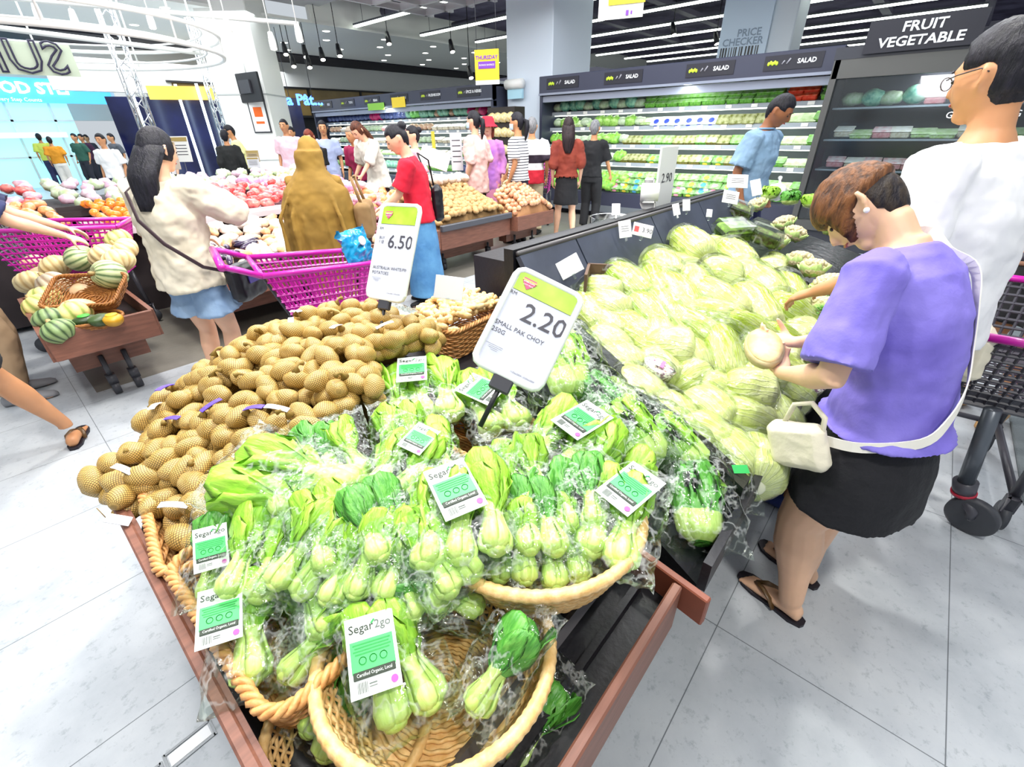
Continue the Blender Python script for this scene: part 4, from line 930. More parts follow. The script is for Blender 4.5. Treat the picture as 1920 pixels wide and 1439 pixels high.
# small clipped shelf tags along the sloping panel
tagc=mat('shelf_tag','#dcdcdc',.5)
for i,(x,y,z,w_,h_,az,l) in enumerate([(1068,500,1.0,.09,.07,-60,'white price tag at the left end of the sloping panel, hanging down'),(1172,430,1.07,.055,.075,-15,'white price tag clipped above the panel, left one of the pair'),(1205,432,1.07,.09,.055,25,'price tag with a red mark reading 3.90 on the sloping panel'),(1155,393,1.13,.04,.055,0,'narrow white tag in front of the clear container'),(1268,393,1.09,.035,.06,-25,'small white tag tilted left on the middle of the panel'),(1287,385,1.1,.04,.06,-5,'small white tag right of the tilted one'),(1370,370,1.12,.09,.07,20,'white tag at the right end of the panel above the salad boxes'),(1383,340,1.22,.11,.07,5,'white card held up on a clip below the man in the blue shirt'),(1418,352,1.2,.05,.08,-25,'small white card right of the raised card'),(842,540,.98,.10,.08,15,'blank grey-white tag standing in the ginger basket'),(1330,400,1.07,.03,.04,10,'tiny white tag on the right half of the panel')]):
    c=at(x,y,z) if z<1.3 else atd(x,y,2); t=thing('shelf_tag',l,'price tag',M=Matrix.Translation(c)@facing((0,0,0),R(218),1,1)@Matrix.Rotation(R(-az*.5),4,'Z')@Matrix.Rotation(R(-25),4,'X')@Matrix.Scale(1.1,4))
    b=MB(); b.box((0,0,0),(w_,h_,.003),bev=.001); b.obj('card',tagc,t,False)
    b=MB(); b.box((0,-h_/2-.006,0),(.012,.022,.01),bev=.002); b.obj('clip',film('stiff_clear_plastic'),t,False)
    if i==2: text('lettering','3.90',.028,ink,t,Matrix.Translation((.02,0,.002))); b=MB(); b.box((-.028,0,.0018),(.02,.024,.001)); b.obj('red_mark',mat('mark_red','#c84848',.5),t,False)
    elif i in(1,6,7): b=MB(); [b.box((0,.012-.01*k,.0018),(w_*.6,.002,.0006)) for k in range(3)]; b.obj('small_print',ink,t,False)
t=thing('price_sign','tall narrow white sign on the far side of the sloping panel','price sign',M=facing(atd(1247,340,3.0),R(265),1,1))
b=MB(); b.box((0,0,0),(.22,.42,.015),bev=.005); b.obj('board',frame,t,False); text('lettering','2.90',.08,ink,t,Matrix.Translation((0,.02,.01))); b=MB(); b.tube([(0,-.2,0),(0,-.36,0)],.008,6); b.obj('pole',dark,t)
# ginger
GIN=mat('ginger_skin','#dcb070',.6,c2='#ecd098',vs=30,bump=.4,bs=50)
def ginger(seed):
    rr=random.Random(seed); b=MB(); p=V((-.05,0,0))
    P=[p+V((.025*k,rr.uniform(-.012,.012),rr.uniform(-.006,.006))) for k in range(5)]; b.tube(P,[.010,.017,.013,.018,.008],9)
    for k in range(3): q=P[1+k]; e=V((rr.uniform(-.01,.01),(1 if k%2 else -1)*.035,.008)); b.tube([q,q+e*.5,q+e],[.013,.014,.009],8)
    return b.mesh('ginger_root',GIN)
GI=[ginger(i) for i in range(4)]
for k in range(70):
    x,y=rnd(1.16,1.5),rnd(1.37,1.63); z=.745+.05*(1-((x-1.33)/.2)**2)+rnd(0,.03)
    o=link('ginger_root',random.choice(GI),None,(x,y,z),(rnd(-.5,.5),rnd(-.4,.4),rnd(0,6))); tag(o,'knobbly pale ginger root heaped in the tan wicker basket','ginger','ginger roots in the basket')
# packs between the potatoes and the ginger basket
for i,(x,y,z,l,c) in enumerate([(700,610,.80,'pale bagged bundle with green leaf mark behind the potato mound','#efe8c8'),(745,600,.80,'second pale bag of produce next to the 6.50 sign pole','#f0e6d0'),(655,600,.78,'netted bag of pale seed-like snacks behind the potatoes','#d8c890')]):
    t=thing('produce_bag',l,'bag of produce',M=Matrix.Translation(at(x,y,z))@Matrix.Rotation(R(30*i),4,'Z')); b=MB(); b.sph((0,0,-.02),(.09,.06,.05),16,10,fn=lambda d:1+.2*noise.noise(d*3)); b.obj('contents',mat('bag_fill_'+'abc'[i],c,.5,bump=.4,bs=30),t)
    link('plastic_bag',BAG[i],t,M=Matrix.Translation((0,0,.0))@Matrix.Diagonal((.7,.7,1.4,1)))
# ================================================================ PEOPLE
SKIN={'light':mat('skin_light','#e6b494',.5,var=.08,vs=12,sss=.08),'tan':mat('skin_tan','#c98f64',.5,var=.1,vs=12,sss=.08),'warm':mat('skin_warm','#e6b896',.5,var=.08,vs=12,sss=.08),'brown':mat('skin_brown','#9a6240',.5,var=.1,vs=12)}
def hairmat(name,a,b_,c=None):
    if name in MC: return MC[name]
    m=NT(name); mp=m.n('ShaderNodeMapping'); m.L.new(m.obj(),mp.inputs[0]); mp.inputs['Scale'].default_value=(14,14,3)
    n=m.noise(5,5,mp.outputs[0],.6); m.col(m.ramp(n.outputs[0],[(.36,lin(a)),(.62,lin(b_))])); m.p(Roughness=.5,Specular_IOR_Level=.3); m.bump(n.outputs[0],.7,.012); MC[name]=m.m; return m.m
HB=hairmat('hair_black','#0c0c12','#1e1c26'); HBR=hairmat('hair_dark_brown','#2a1a14','#4a2c1e'); HR=hairmat('hair_red_brown','#5a2418','#8a3c26'); HG=hairmat('hair_grey','#5c5c60','#8c8c8e')
def cloth(name,c,c2=None,rough=.85,bump=.25,bs=14,var=.05):
    return mat(name,c,rough,c2=c2,bump=bump,bs=bs,vs=5,var=var)
def remesh(o,vox,sm=4,disp=0,dscale=.12):
    r=o.modifiers.new('surface','REMESH'); r.mode='VOXEL'; r.voxel_size=vox; r.use_smooth_shade=True
    if sm: s=o.modifiers.new('soften','SMOOTH'); s.iterations=sm; s.factor=.6
    if disp:
        tx=D.textures.get('folds%.2f'%dscale) or D.textures.new('folds%.2f'%dscale,'CLOUDS'); tx.noise_scale=dscale; tx.noise_depth=2
        d=o.modifiers.new('folds','DISPLACE'); d.texture=tx; d.strength=disp; d.mid_level=.5; d.texture_coords='LOCAL'
    return o
def Ry(a): return Matrix.Rotation(a,3,'Y')
def ell(c,u,v,a,b_,n=16): return [c+u*(a*cos(2*pi*j/n))+v*(b_*sin(2*pi*j/n)) for j in range(n)]
def headfn(d):
    x,y,z=d; k=1.
    kx=1-.18*max(0,-z)**1.2*(x<0); ky=1-.30*max(0,-z-.1)**1.1
    kx2=kx*(1-.10*max(0,-z-.5)) if x>0 else kx
    return (kx2,ky,1.)
def hand(b,W,dr,pn,s,curl=.5,thumb=1,spread=1.,n=7):
    """W wrist, dr finger direction, pn palm normal (fingers curl towards it), thumb=+1/-1 side"""
    dr=V(dr).normalized(); pn=V(pn); pn=(pn-dr*pn.dot(dr)).normalized(); sd=dr.cross(pn)*thumb
    k=s; rings=[]
    for f,a,t in((-.01,.024,.019),(.02,.030,.016),(.055,.040,.015),(.085,.041,.013)): rings.append(ell(W+dr*f*k,sd,pn,a*k,t*k,12))
    b.loft(rings)
    for i,(off,L,r) in enumerate(((.030,.070,.0088),(.010,.078,.0092),(-.011,.072,.0088),(-.030,.056,.0078))):
        p=W+dr*.080*k+sd*off*k; d=(dr+sd*off*2.2*spread).normalized(); P=[p-dr*.015*k,p]; a=curl*(.8+.12*i)
        for j,l in enumerate((.44,.32,.24)):
            ax=d.cross(pn).normalized() if j==0 else ax
            d=(Matrix.Rotation(a*(.75 if j==0 else 1),3,ax)@d).normalized(); P.append(P[-1]+d*L*l*k)
        b.tube(P,[r*k,r*k*1.05,r*k,r*k*.95,r*k*.78],n)
    p=W+dr*.015*k+sd*.022*k; d=(dr*.55+sd*.75+pn*.35).normalized(); d2=(dr*.85+sd*.35+pn*.5*(1+curl)).normalized()
    b.tube([p,p+d*.035*k,p+d*.035*k+d2*.03*k,p+d*.035*k+d2*.055*k],[.012*k,.0115*k,.0105*k,.008*k],n)
def ik(S,T,l1,l2,pole):
    d=T-S; L=d.length; L2=min(L,(l1+l2)*.995); 
    if L>L2: T=S+d*(L2/L); L=L2
    d=(T-S)/L; a=(l1*l1-l2*l2+L*L)/(2*L); h=math.sqrt(max(0,l1*l1-a*a)); pole=V(pole); pole=(pole-d*pole.dot(d)).normalized()
    return S+d*a+pole*h,T
def person(label,pos,az,h=1.65,lean=0,head=(0,0,0),skin='warm',hair='short',hm=None,top=None,sleeve=.45,tlen=0,bottom=None,bkind='pants',blen=1.,shoe=None,armL=None,armR=None,poleL=(-1,.4,-.6),poleR=(-1,-.4,-.6),fem=True,vox=.011,w=1.,feet=None,handL=None,handR=None,loose=1.,group=None,curl=.5,hemflare=0,eyes=True,stripes=None,barefoot=False,mask=None,legw=1.):
    s=h/1.7; t=thing('person',label,'person',(pos[0],pos[1],0),az); t['group']=group or 'shoppers'
    X=V((1,0,0));Y=V((0,1,0)); up=lambda a:V((sin(a),0,cos(a))); fw=lambda a:V((cos(a),0,-sin(a)))
    ws=w*(.93 if fem else 1.05)
    P0=V((0,0,.90*s)); hip0=V((0,0,.80*s)); 
    P1=P0+up(lean*.35)*.16*s; P2=P1+up(lean*.8)*.18*s; P3=P2+up(lean)*.15*s; NB=P3+up(lean)*.055*s; NT_=NB+up(lean+head[0]*.45)*.075*s
    hp=lean+head[0]; HCn=NT_+up(hp)*.085*s+fw(hp)*.018*s
    sh=.175*s*ws
    SL=P3+Y*sh+up(lean)*-.005*s; SR=P3-Y*sh+up(lean)*-.005*s
    # --- body
    b=MB(); sp=[(hip0,0,.150,.105),(P0,lean*.2,.165,.112),(P1,lean*.5,.130 if fem else .142,.098),(P2,lean*.9,.140 if fem else .158,.108),(P3+up(lean)*-.03*s,lean,.150 if fem else .175,.092),(P3+up(lean)*.02*s,lean,.105,.070),(NB,lean,.062,.060),(NB+up(lean)*.02*s,lean,.052,.055)]
    b.loft([ell(c,Y,fw(a),A*s*ws*.93,B*s*.93*w) for c,a,A,B in sp])
    b.tube([NB-up(lean)*.03*s,NT_,NT_+up(hp)*.06*s+fw(hp)*.01*s],[.056*s,.050*s,.050*s],12)
    Hm=Matrix.Rotation(head[1],3,'Z'); B=Matrix((fw(hp),Y,up(hp))).transposed(); HM=B@Hm@Matrix.Rotation(head[2],3,'X')
    HS=.97 if h<1.3 else 1.
    hr=(.098*s,.076*s,.118*s); hM=HM.to_4x4()
    b.sph(HCn,hr,24,18,fn=headfn,M=hM)
    hq=lambda x,y,z: HCn+HM@V((x*s,y*s,z*s))
    b.tube([hq(.085,0,.03),hq(.104,0,-.005),hq(.112,0,-.022),hq(.098,0,-.034)],[.008*s,.011*s,.014*s,.010*s],8)   # nose
    b.sph(hq(.058,0,-.086),(.030*s,.030*s,.024*s),10,8); b.tube([hq(.088,-.02,-.054),hq(.094,0,-.053),hq(.088,.02,-.054)],[.005*s,.008*s,.005*s],6)
    b.tube([hq(.078,-.045,.028),hq(.09,-.02,.032),hq(.09,.02,.032),hq(.078,.045,.028)],.008*s,6)
    for sg in(1,-1):
        b.tube([hq(-.005,sg*.070,.028),hq(-.02,sg*.086,.020),hq(-.022,sg*.087,-.004),hq(-.008,sg*.079,-.026),hq(.002,sg*.070,-.03)],[.007*s,.009*s,.008*s,.008*s,.006*s],7)
    arms=[]
    for sg,S,T,pole,hd in((1,SL,armL,poleL,handL),(-1,SR,armR,poleR,handR)):
        T=V(T)*s if T else S+V((.04,sg*.05,-.50))*s
        E,Wp=ik(S,T,.285*s,.245*s,pole); arms.append((S,E,Wp))
        b.tube([S-Y*sg*.05*s,S,S+(E-S)*.25,S+(E-S)*.7,E,E+(Wp-E)*.3,E+(Wp-E)*.75,Wp],[.040*s*w,.048*s*w,.046*s*w,.038*s*w,.036*s*w,.036*s*w,.027*s,.022*s],12)
        dr=(Wp-E).normalized(); 
        if hd: dr=V(hd[0]).normalized(); pn=V(hd[1])
        else: pn=V((.2,-sg,.05)) if abs(dr.z)>.7 else V((0,-sg*.3,-1))
        th=sg if not hd or len(hd)<3 else hd[2]
        hand(b,Wp,dr,pn,s*.98,curl,th*(-1 if (dr.cross((pn-dr*pn.dot(dr)).normalized())).dot(X)<0 and not hd else 1) if not hd else th)
    ft=feet or ((0,.10),(0,-.10)); legs=[]
    for sg,f in zip((1,-1),ft):
        hj=V((0,sg*.085*s,.84*s)); A=V((f[0]*s,f[1]*s,.085*s)); K,A=ik(hj,A,.395*s,.375*s,(1,0,0)); legs.append((hj,K,A))
        fd=V((cos(f[2]),sin(f[2]),0)) if len(f)>2 else V((1,sg*.18,0)).normalized(); sd=V((-fd.y,fd.x,0))
        b.tube([hj+V((0,0,.03*s)),hj+(K-hj)*.25,hj+(K-hj)*.7,K,K+(A-K)*.3,K+(A-K)*.7,A,A-V((0,0,.03*s))],[.088*s*w,.085*s*w*legw,.066*s*w*legw,.054*s*w*legw,.058*s*w*legw,.042*s*legw,.034*s*legw,.036*s],14)
        rings=[]
        for q,a,c_,z in((-.055,.020,.02,.03),(-.045,.03,.032,.04),(0,.034,.036,.045),(.06,.036,.028,.032),(.12,.042,.017,.02),(.16,.040,.012,.014)):
            rings.append(ell(A*1+V((0,0,-A.z+z*s))+fd*q*s,sd,V((0,0,1)),a*s,c_*s,12))
        b.loft(rings)
        for j in range(5):
            o=(-.030+.015*j)*sg*-1; r_=(.0115,.009,.0085,.008,.0075)[j]; L=(.035,.032,.028,.022,.016)[j]
            p=V((A.x,A.y,.012*s))+fd*.155*s+sd*o*s; b.tube([p-fd*.01*s,p+fd*L*.6*s,p+fd*L*s],[r_*s,r_*s,r_*s*.75],7)
    body=b.obj('body',SKIN[skin],t); remesh(body,vox,3)
    # --- garments
    lo=.012+.014*loose
    if top:
        tm=top; b=MB(); hem=P0+V((0,0,-.02*s))-V((0,0,tlen*s)); g=lo
        rings=[(hem,0,.168+g+hemflare,.120+g+hemflare)]
        if tlen>.1: rings.append((P0-V((0,0,tlen*.45*s)),0,.17+g+hemflare*.5,.118+g))
        rings+=[(P0+V((0,0,.02)),lean*.25,.163+g,.112+g),(P1,lean*.5,(.132 if fem else .148)+g*1.1,.100+g),(P2,lean*.9,(.146 if fem else .162)+g,.112+g),(P3-up(lean)*.03*s,lean,(.155 if fem else .180)+g*.6,.098+g*.6),(P3+up(lean)*.025*s,lean,.118+g*.4,.074+g*.5),(NB-up(lean)*.006*s,lean,.074,.066)]
        b.loft([ell(c,Y,fw(a),A*s*ws,B*s*w,22) for c,a,A,B in rings])
        if sleeve>0:
            for sg,(S,E,Wp) in zip((1,-1),arms):
                L1=(E-S).length; tot=sleeve*(.53*s); P=[S-Y*sg*.045*s+up(lean)*.0,S]; r=[.05*s*w+g*.6,.054*s*w+g*.7]
                if tot<=L1*.98: P+=[S+(E-S).normalized()*tot*.5,S+(E-S).normalized()*tot]; r+=[.053*s*w+g*s,.051*s*w+g*1.5*s]
                else:
                    q=tot-L1; P+=[S+(E-S)*.5,E,E+(Wp-E).normalized()*min(q,(Wp-E).length*.98)]; r+=[.045*s*w+g*s,.042*s*w+g*s,.030*s*w+g*s]
                b.tube(P,r,14)
        o=b.obj('top',tm,t); remesh(o,vox*.95,2,.035*(.5+loose*.5)*(.6+vox*25),.11)
    if bottom:
        b=MB(); g=.010+.006*min(loose,1.2); b.loft([ell(c,Y,X,A*s*ws,B*s*w,20) for c,A,B in((V((0,0,(.80 if bkind!='skirt' else .78)*s)),.165+g,.118+g),(P0,.166+g,.113+g),(P0+up(lean*.3)*.05*s,.140+g,.098+g))])
        if bkind=='skirt':
            ze=.9-.84*blen; fl=.02+.03*blen; b.loft([ell(V((0,0,z*s)),Y,X,(.168+g+fl*f)*s*ws,(.12+g+fl*f)*s*w,24) for z,f in((.84,0),(.84-(.84-ze)*.5,.5),(ze,1))])
        else:
            for sg,(hj,K,A) in zip((1,-1),legs):
                tot=(.395+.375)*s*blen; P=[hj+V((0,0,.03*s)),hj+(K-hj)*.3]; r=[.092*s*w+g*.6,.09*s*w+g*.8]; L1=(K-hj).length; ext=.02*loose
                if tot<L1: P.append(hj+(K-hj).normalized()*tot); r.append(.078*s*w+g+ext)
                else: P+=[K,K+(A-K).normalized()*min(tot-L1,(A-K).length)]; r+=[.058*s*w+g+.006*loose,.044*s*w+g+ext*.6]
                b.tube(P,r,16)
        o=b.obj('skirt' if bkind=='skirt' else 'shorts' if blen<.7 else 'trousers',bottom,t); remesh(o,vox*.95,2,.02*(.5+loose*.5)*(.5+vox*20),.13)
    if shoe:
        for (hj,K,A),f,sg in zip(legs,ft,(1,-1)):
            fd=V((cos(f[2]),sin(f[2]),0)) if len(f)>2 else V((1,sg*.18,0)).normalized(); sd=V((-fd.y,fd.x,0)); b=MB(); G=V((A.x,A.y,0))
            if barefoot:
                b.loft([[G+fd*q*s+sd*a*s*sin(2*pi*j/16)+V((0,0,z)) for z in (zz,) for j in range(1)]*1 for q,a,zz in ()]) if False else None
                out=[G+fd*q*s+sd*a*s for q,a in((-.07,-.02),(-.075,0),(-.07,.02),(-.03,.036),(.04,.036),(.12,.048),(.17,.042),(.205,.02),(.21,0),(.205,-.02),(.17,-.042),(.12,-.048),(.04,-.036),(-.03,-.036))]
                b.loft([[p+V((0,0,z)) for p in out] for z in(-.0,.014*s)]); so=b.obj('sandal_sole',shoe,t,False)
                b=MB()
                for k_ in(1,-1): b.tube([G+fd*.135*s+V((0,0,.034*s)),G+fd*.10*s+sd*.02*k_*s+V((0,0,.052*s)),G+fd*.055*s+sd*.038*k_*s+V((0,0,.045*s)),G+fd*.03*s+sd*.04*k_*s+V((0,0,.01*s))],[(.004,.009),(.004,.010),(.004,.011),(.004,.010)],8)
                b.obj('sandal_strap',mat('strap_brown','#5a4020',.4),t)
            else:
                rings=[]
                for q,a,c_,z in((-.072,.025,.03,.032),(-.05,.038,.045,.045),(0,.040,.05,.05),(.06,.043,.038,.04),(.13,.048,.027,.029),(.185,.038,.020,.022),(.205,.015,.012,.016)): rings.append(ell(G+fd*q*s+V((0,0,z*s)),sd,V((0,0,1)),a*s,c_*s,14))
                b.loft(rings); b.obj('shoe',shoe,t)
    # --- eyes, mouth
    if eyes:
        for sg in(1,-1):
            b=MB(); b.sph(hq(.086,sg*.030,.006),(.007*s,.013*s,.006*s),10,6,M=hM); b.obj('eye',mat('eye_dark','#1c1412',.3),t)
            b=MB(); b.tube([hq(.088,sg*.046,.028),hq(.097,sg*.030,.034),hq(.096,sg*.014,.031)],[.002*s,.0035*s,.003*s],5); b.obj('eyebrow',hm or HB,t)
        b=MB(); b.tube([hq(.089,-.022,-.054),hq(.1005,0,-.052),hq(.089,.022,-.054)],[.002*s,.0055*s,.002*s],6); b.obj('lips',mat('lip_red','#b05a50',.4),t)
    if mask:
        b=MB(); b.loft([[hq(x_,y_,z) for x_,y_ in((.03,-.082),(.085,-.055),(.115,0),(.085,.055),(.03,.082),(.02,.078),(.078,.05),(.104,0),(.078,-.05),(.02,-.078))] for z in(-.015,-.05,-.085)]); b.obj('face_mask',mask,t)
    # --- hair
    hm=hm or HB
    def cap(sc=1.1,front=.42,down=-.35,name='hair',m=None,bumpy=.03,M=None):
        b=MB(); sd_=V((pos[0]*3,pos[1]*5,1))
        def f(d):
            x,y,z=d; inside=smooth((x-front+.25*max(0,-z))/.12)*smooth((.62-z)/.2); inside=max(inside,smooth((down-z)/.15)*(1 if x>-.55 else .0),smooth((-.72-z)/.15))
            if hair not in('long','bob'): inside=max(inside,smooth((abs(y)-.55)/.15)*smooth((.22-z)/.14)*smooth((x+.5)/.15))
            k=sc+bumpy*noise.noise(d*4+sd_); k=k*(1-inside)+.88*inside; kx,ky,kz=headfn(d); return (k*kx,k*(ky*.5+.5),k)
        b.sph(HCn-HM@V((.004*s,0,-.003*s)),hr,36,26,fn=f,M=hM); return b.obj(name,m or hm,t)
    if hair in('short','gray','buzz'): cap(1.07 if hair=='buzz' else 1.12,.50,-.25)
    if hair in('pony','bun','long','bob'):
        cap(1.10,.48,-.42)
        b=MB()
        if hair=='bun': b.sph(hq(-.1,0,.07),(.045*s,.045*s,.042*s),14,10,fn=lambda d:1+.08*noise.noise(d*5))
        if hair=='pony':
            b.sph(hq(-.1,0,.03),(.022*s,.022*s,.022*s),10,8); Q=[hq(-.105,0,.03),hq(-.15,0,.01),hq(-.155,0,-.06),hq(-.14,0,-.14),hq(-.13,0,-.22)]; b.tube(Q,[.02*s,.034*s,.036*s,.028*s,.008*s],12)
        if hair in('long','bob'):
            n=26; L=.16 if hair=='bob' else .36; rings=[]
            dn=V((0,0,-1)); bk=-fw(lean); 
            base=hq(-.03,0,.02); k=9
            for i in range(k):
                f=i/(k-1); c=base+(up(lean)*-1*L*s)*f+bk*((.02+.030*loose)*s*min(1,f*2.2)+.035*s*f if hair=='long' else .0) ; 
                a=(.088+.01*sin(f*3))*s*(1-.45*f**3 if hair=='long' else 1.02-.1*f); bb=(.078-.03*f)*s
                rr_=[]
                for j in range(n):
                    an=2*pi*j/n; gk=1+.05*cos(an*9+f*2)+.04*noise.noise(V((cos(an)*2,sin(an)*2,f*3+pos[0])))
                    y_=cos(an)*a*gk; x_=sin(an)*bb*gk
                    if x_>0: x_*=.35
                    rr_.append(c+Y*y_+fw(lean)*x_)
                rings.append(rr_)
            b.loft(rings)
        b.obj({'bun':'hair_bun','pony':'ponytail','long':'long_hair','bob':'bob_hair'}[hair],hm,t)
    t_info=dict(t=t,s=s,hq=hq,arms=arms,legs=legs,P=(P0,P1,P2,P3,NB),HM=HM,HC=HCn,up=up,fw=fw,cap=cap,ws=ws,lean=lean)
    return t_info
def strap_bag(I,side,m,sm,label,cat,drop=.35,size=(.24,.09,.2),name='handbag',w_=.012,fwd=.0,wrapm=None):
    """shoulder bag hanging at one side; the strap crosses the torso"""
    pass
jean=cloth('denim_light','#8ea8c4','#6f8cb0',bs=60); jeand=cloth('denim_blue','#3e74a8','#5c94c0',bs=50); blk=cloth('black_cloth','#16161a'); navy=cloth('navy_cloth','#23284a','#2c3260'); whitec=cloth('white_tee','#f2f2f4')
# ---------------------------------------------------------------- the near shoppers
az=math.atan2
# woman in purple, bent over the cabbages
lil=cloth('lilac_cotton','#7467c6','#877bd4',bs=120,bump=.1)
I=person('person bending over the cabbages in a lilac tee, black shorts and sandals, short brown hair',(1.44,-.10),R(72),1.48,lean=.34,head=(.72,.25,0),skin='warm',hair=None,top=lil,sleeve=.47,tlen=-.02,hemflare=.015,bottom=None,armL=(.26,.18,1.01),armR=(.33,.0,1.05),poleL=(-.7,.9,-.9),poleR=(-.5,-.8,-.8),vox=.0065,w=1.12,feet=((-.0,.10,.0),(.06,-.12,-.1)),handL=((.55,-.6,.15),(.3,-.35,1),-1),handR=((.5,.6,.1),(-.2,.2,1),1),loose=.7,shoe=mat('sandal_black','#1a1520',.5),barefoot=True,curl=.55,eyes=True,legw=1.28,group='near shoppers')
t=I['t']; s=I['s']; hq=I['hq']
b=MB(); Y=V((0,1,0)); X=V((1,0,0)); P0=I['P'][0]
sk=cloth('black_shorts_cloth','#121218',bs=80)
b.loft([ell(c,Y,X,A*s*I['ws']*1.12,B*s*1.12,24) for c,A,B in((V((0,0,.605*s)),.212,.165),(V((0,0,.72*s)),.205,.158),(V((0,0,.80*s)),.19,.145),(P0-V((0,0,.02)),.165,.122),(P0+V((.005,0,.02)),.135,.098))])
remesh(b.obj('shorts',sk,t),.008,2,.02,.15)
# two-tone hair: dark undercut below, brown sweep on top
und=hairmat('undercut_dark','#17131c','#33291f'); swp=hairmat('hair_chestnut','#3c2416','#7c4e2a')
def hairshell(name,m,fn,hs=1.,off=(0,0,0)):
    b=MB(); b.sph(hq(*off),(.098*s*hs,.076*s*hs,.118*s*hs),44,32,fn=fn,M=I['HM'].to_4x4()); return b.obj(name,m,t)
def f1(d):
    x,y,z=d; ins=max(smooth((x-.30)/.15),smooth((-.62-z)/.18)); 
    if abs(y)>.7 and x>-.25 and z<.2: ins=1
    k=1.045*(1-ins)+.9*ins; a,b_,c=headfn(d); return (k*a,k*b_,k)
hairshell('undercut_hair',und,f1)
def f2(d):
    x,y,z=d; edge=.12-.12*x-.9*max(0,x-.15); ins=max(smooth((edge-z)/.2),smooth((x-.62)/.2)*smooth((.35-z)/.3)); 
    k=(1.20+.10*max(0,x)+.035*sin(18*(y*.7+x*.8+z*.5))*.5+.02*noise.noise(d*6))*(1-ins)+.86*ins; return (k,k*1.02,k)
hairshell('swept_hair',swp,f2)
b=MB(); b.sph(hq(-.004,.088,-.036),.008*s,12,8); b.obj('earring',mat('pearl','#f4f2ee',.15,coat=.6),t)
# the vegetable in her hands
hp_=(Matrix.Translation((1.44,-.10,0))@Matrix.Rotation(R(72),4,'Z'))
vp=hp_@V((.36*s,.14*s,1.055*s)); v=thing('held_cauliflower','pale cut vegetable half held in both hands of the woman in lilac','vegetable',M=Matrix.Translation(vp)@Matrix.Rotation(R(20),4,'Z')@Matrix.Rotation(R(-12),4,'Y'))
b=MB(); b.sph((0,0,0),(.095,.055,.042),26,16,fn=lambda d:(1+.04*noise.noise(d*3),1+.04*noise.noise(d*3),.55 if d.z>0 else 1)); b.obj('rind',mat('pale_rind','#b8a878',.5,bump=.3,bs=40),v)
b=MB(); b.sph((0,0,.008),(.088,.050,.036),26,14,fn=lambda d:(1,1,.58 if d.z>0 else .2)); b.obj('cut_face',mat('cut_cream','#dcc894',.5,c2='#c8a868',vs=20,bump=.3,bs=40),v)
# strap over shoulder and cream bag
cream=mat('cream_leather','#e4dcc4',.5,bump=.2,bs=60)
ws=I['ws']; P1,P2,P3=I['P'][1:4]; up=I['up']; fw=I['fw']; ln=.42
def onback(f,yy,out):
    c=P0.lerp(P1,f/.33) if f<.33 else P1.lerp(P2,(f-.33)/.33) if f<.66 else P2.lerp(P3,(f-.66)/.34)
    a=ln*f; wA=.17*s; yv=max(-1,min(1,yy)); return c+Y*(yv*wA)+fw(a)*(-(.136)*s*math.sqrt(max(0,1-yv*yv*.75))*out)
Q=[P3+V((.05,-.085*s,.055)),P3+V((.0,-.09*s,.068)),P3+V((-.05,-.09*s,.03)),onback(.9,-.55,1.0),onback(.70,-.50,1.04),onback(.5,-.40,1.05),onback(.33,-.1,1.10),onback(.18,.3,1.16),onback(.08,.7,1.2),V((-.03*s,.205*s,.90*s)),V((.06*s,.225*s,.88*s))]
b=MB(); 
QQ=[]
for i in range(len(Q)-1):
    for k in range(5):
        f=k/5; p0=Q[max(0,i-1)];p1=Q[i];p2=Q[i+1];p3=Q[min(len(Q)-1,i+2)]; QQ.append(.5*((2*p1)+(p2-p0)*f+(2*p0-5*p1+4*p2-p3)*f*f+(3*p1-p0-3*p2+p3)*f**3))
QQ.append(Q[-1])
bag=thing('handbag','cream shoulder bag hanging in front of the woman in lilac on a white strap','bag',(0,0,0)); bag.matrix_world=hp_
P=QQ; rings=[]
for i,p in enumerate(P):
    tg=(P[min(i+1,len(P)-1)]-P[max(i-1,0)]).normalized(); ax=V((0,0,1.15)); axis_c=V((P0.x+.12*max(0,(p.z-.9*s))*1.2,0,p.z)); n_=(p-axis_c).normalized(); n_=(n_-tg*n_.dot(tg)).normalized(); sd=tg.cross(n_); w_=.014
    rings.append([p-sd*w_,p+sd*w_,p+sd*w_+n_*.003,p-sd*w_+n_*.003])
b.loft(rings); b.obj('strap',mat('strap_white','#f0ece0',.5),bag,False)
b=MB(); b.box((.11*s,.255*s,.84*s),(.155,.06,.135),bev=.02,M=Matrix.Rotation(R(25),4,'Y')); remesh(b.obj('bag_body',cream,bag),.006,2,.012,.07)
b=MB(); b.tube([(.05,.22,.78),(.06,.22,.84),(.10,.22,.865),(.14,.22,.84),(.15,.22,.77)],.007,8); b.obj('handle',cream,bag)
b=MB(); b.tube([(.05*s,.25*s,.90*s),(.07*s,.26*s,.88*s),(.06*s,.26*s,.86*s),(.05*s,.25*s,.88*s)],.004,6); b.obj('metal_clasp',chrome,bag)
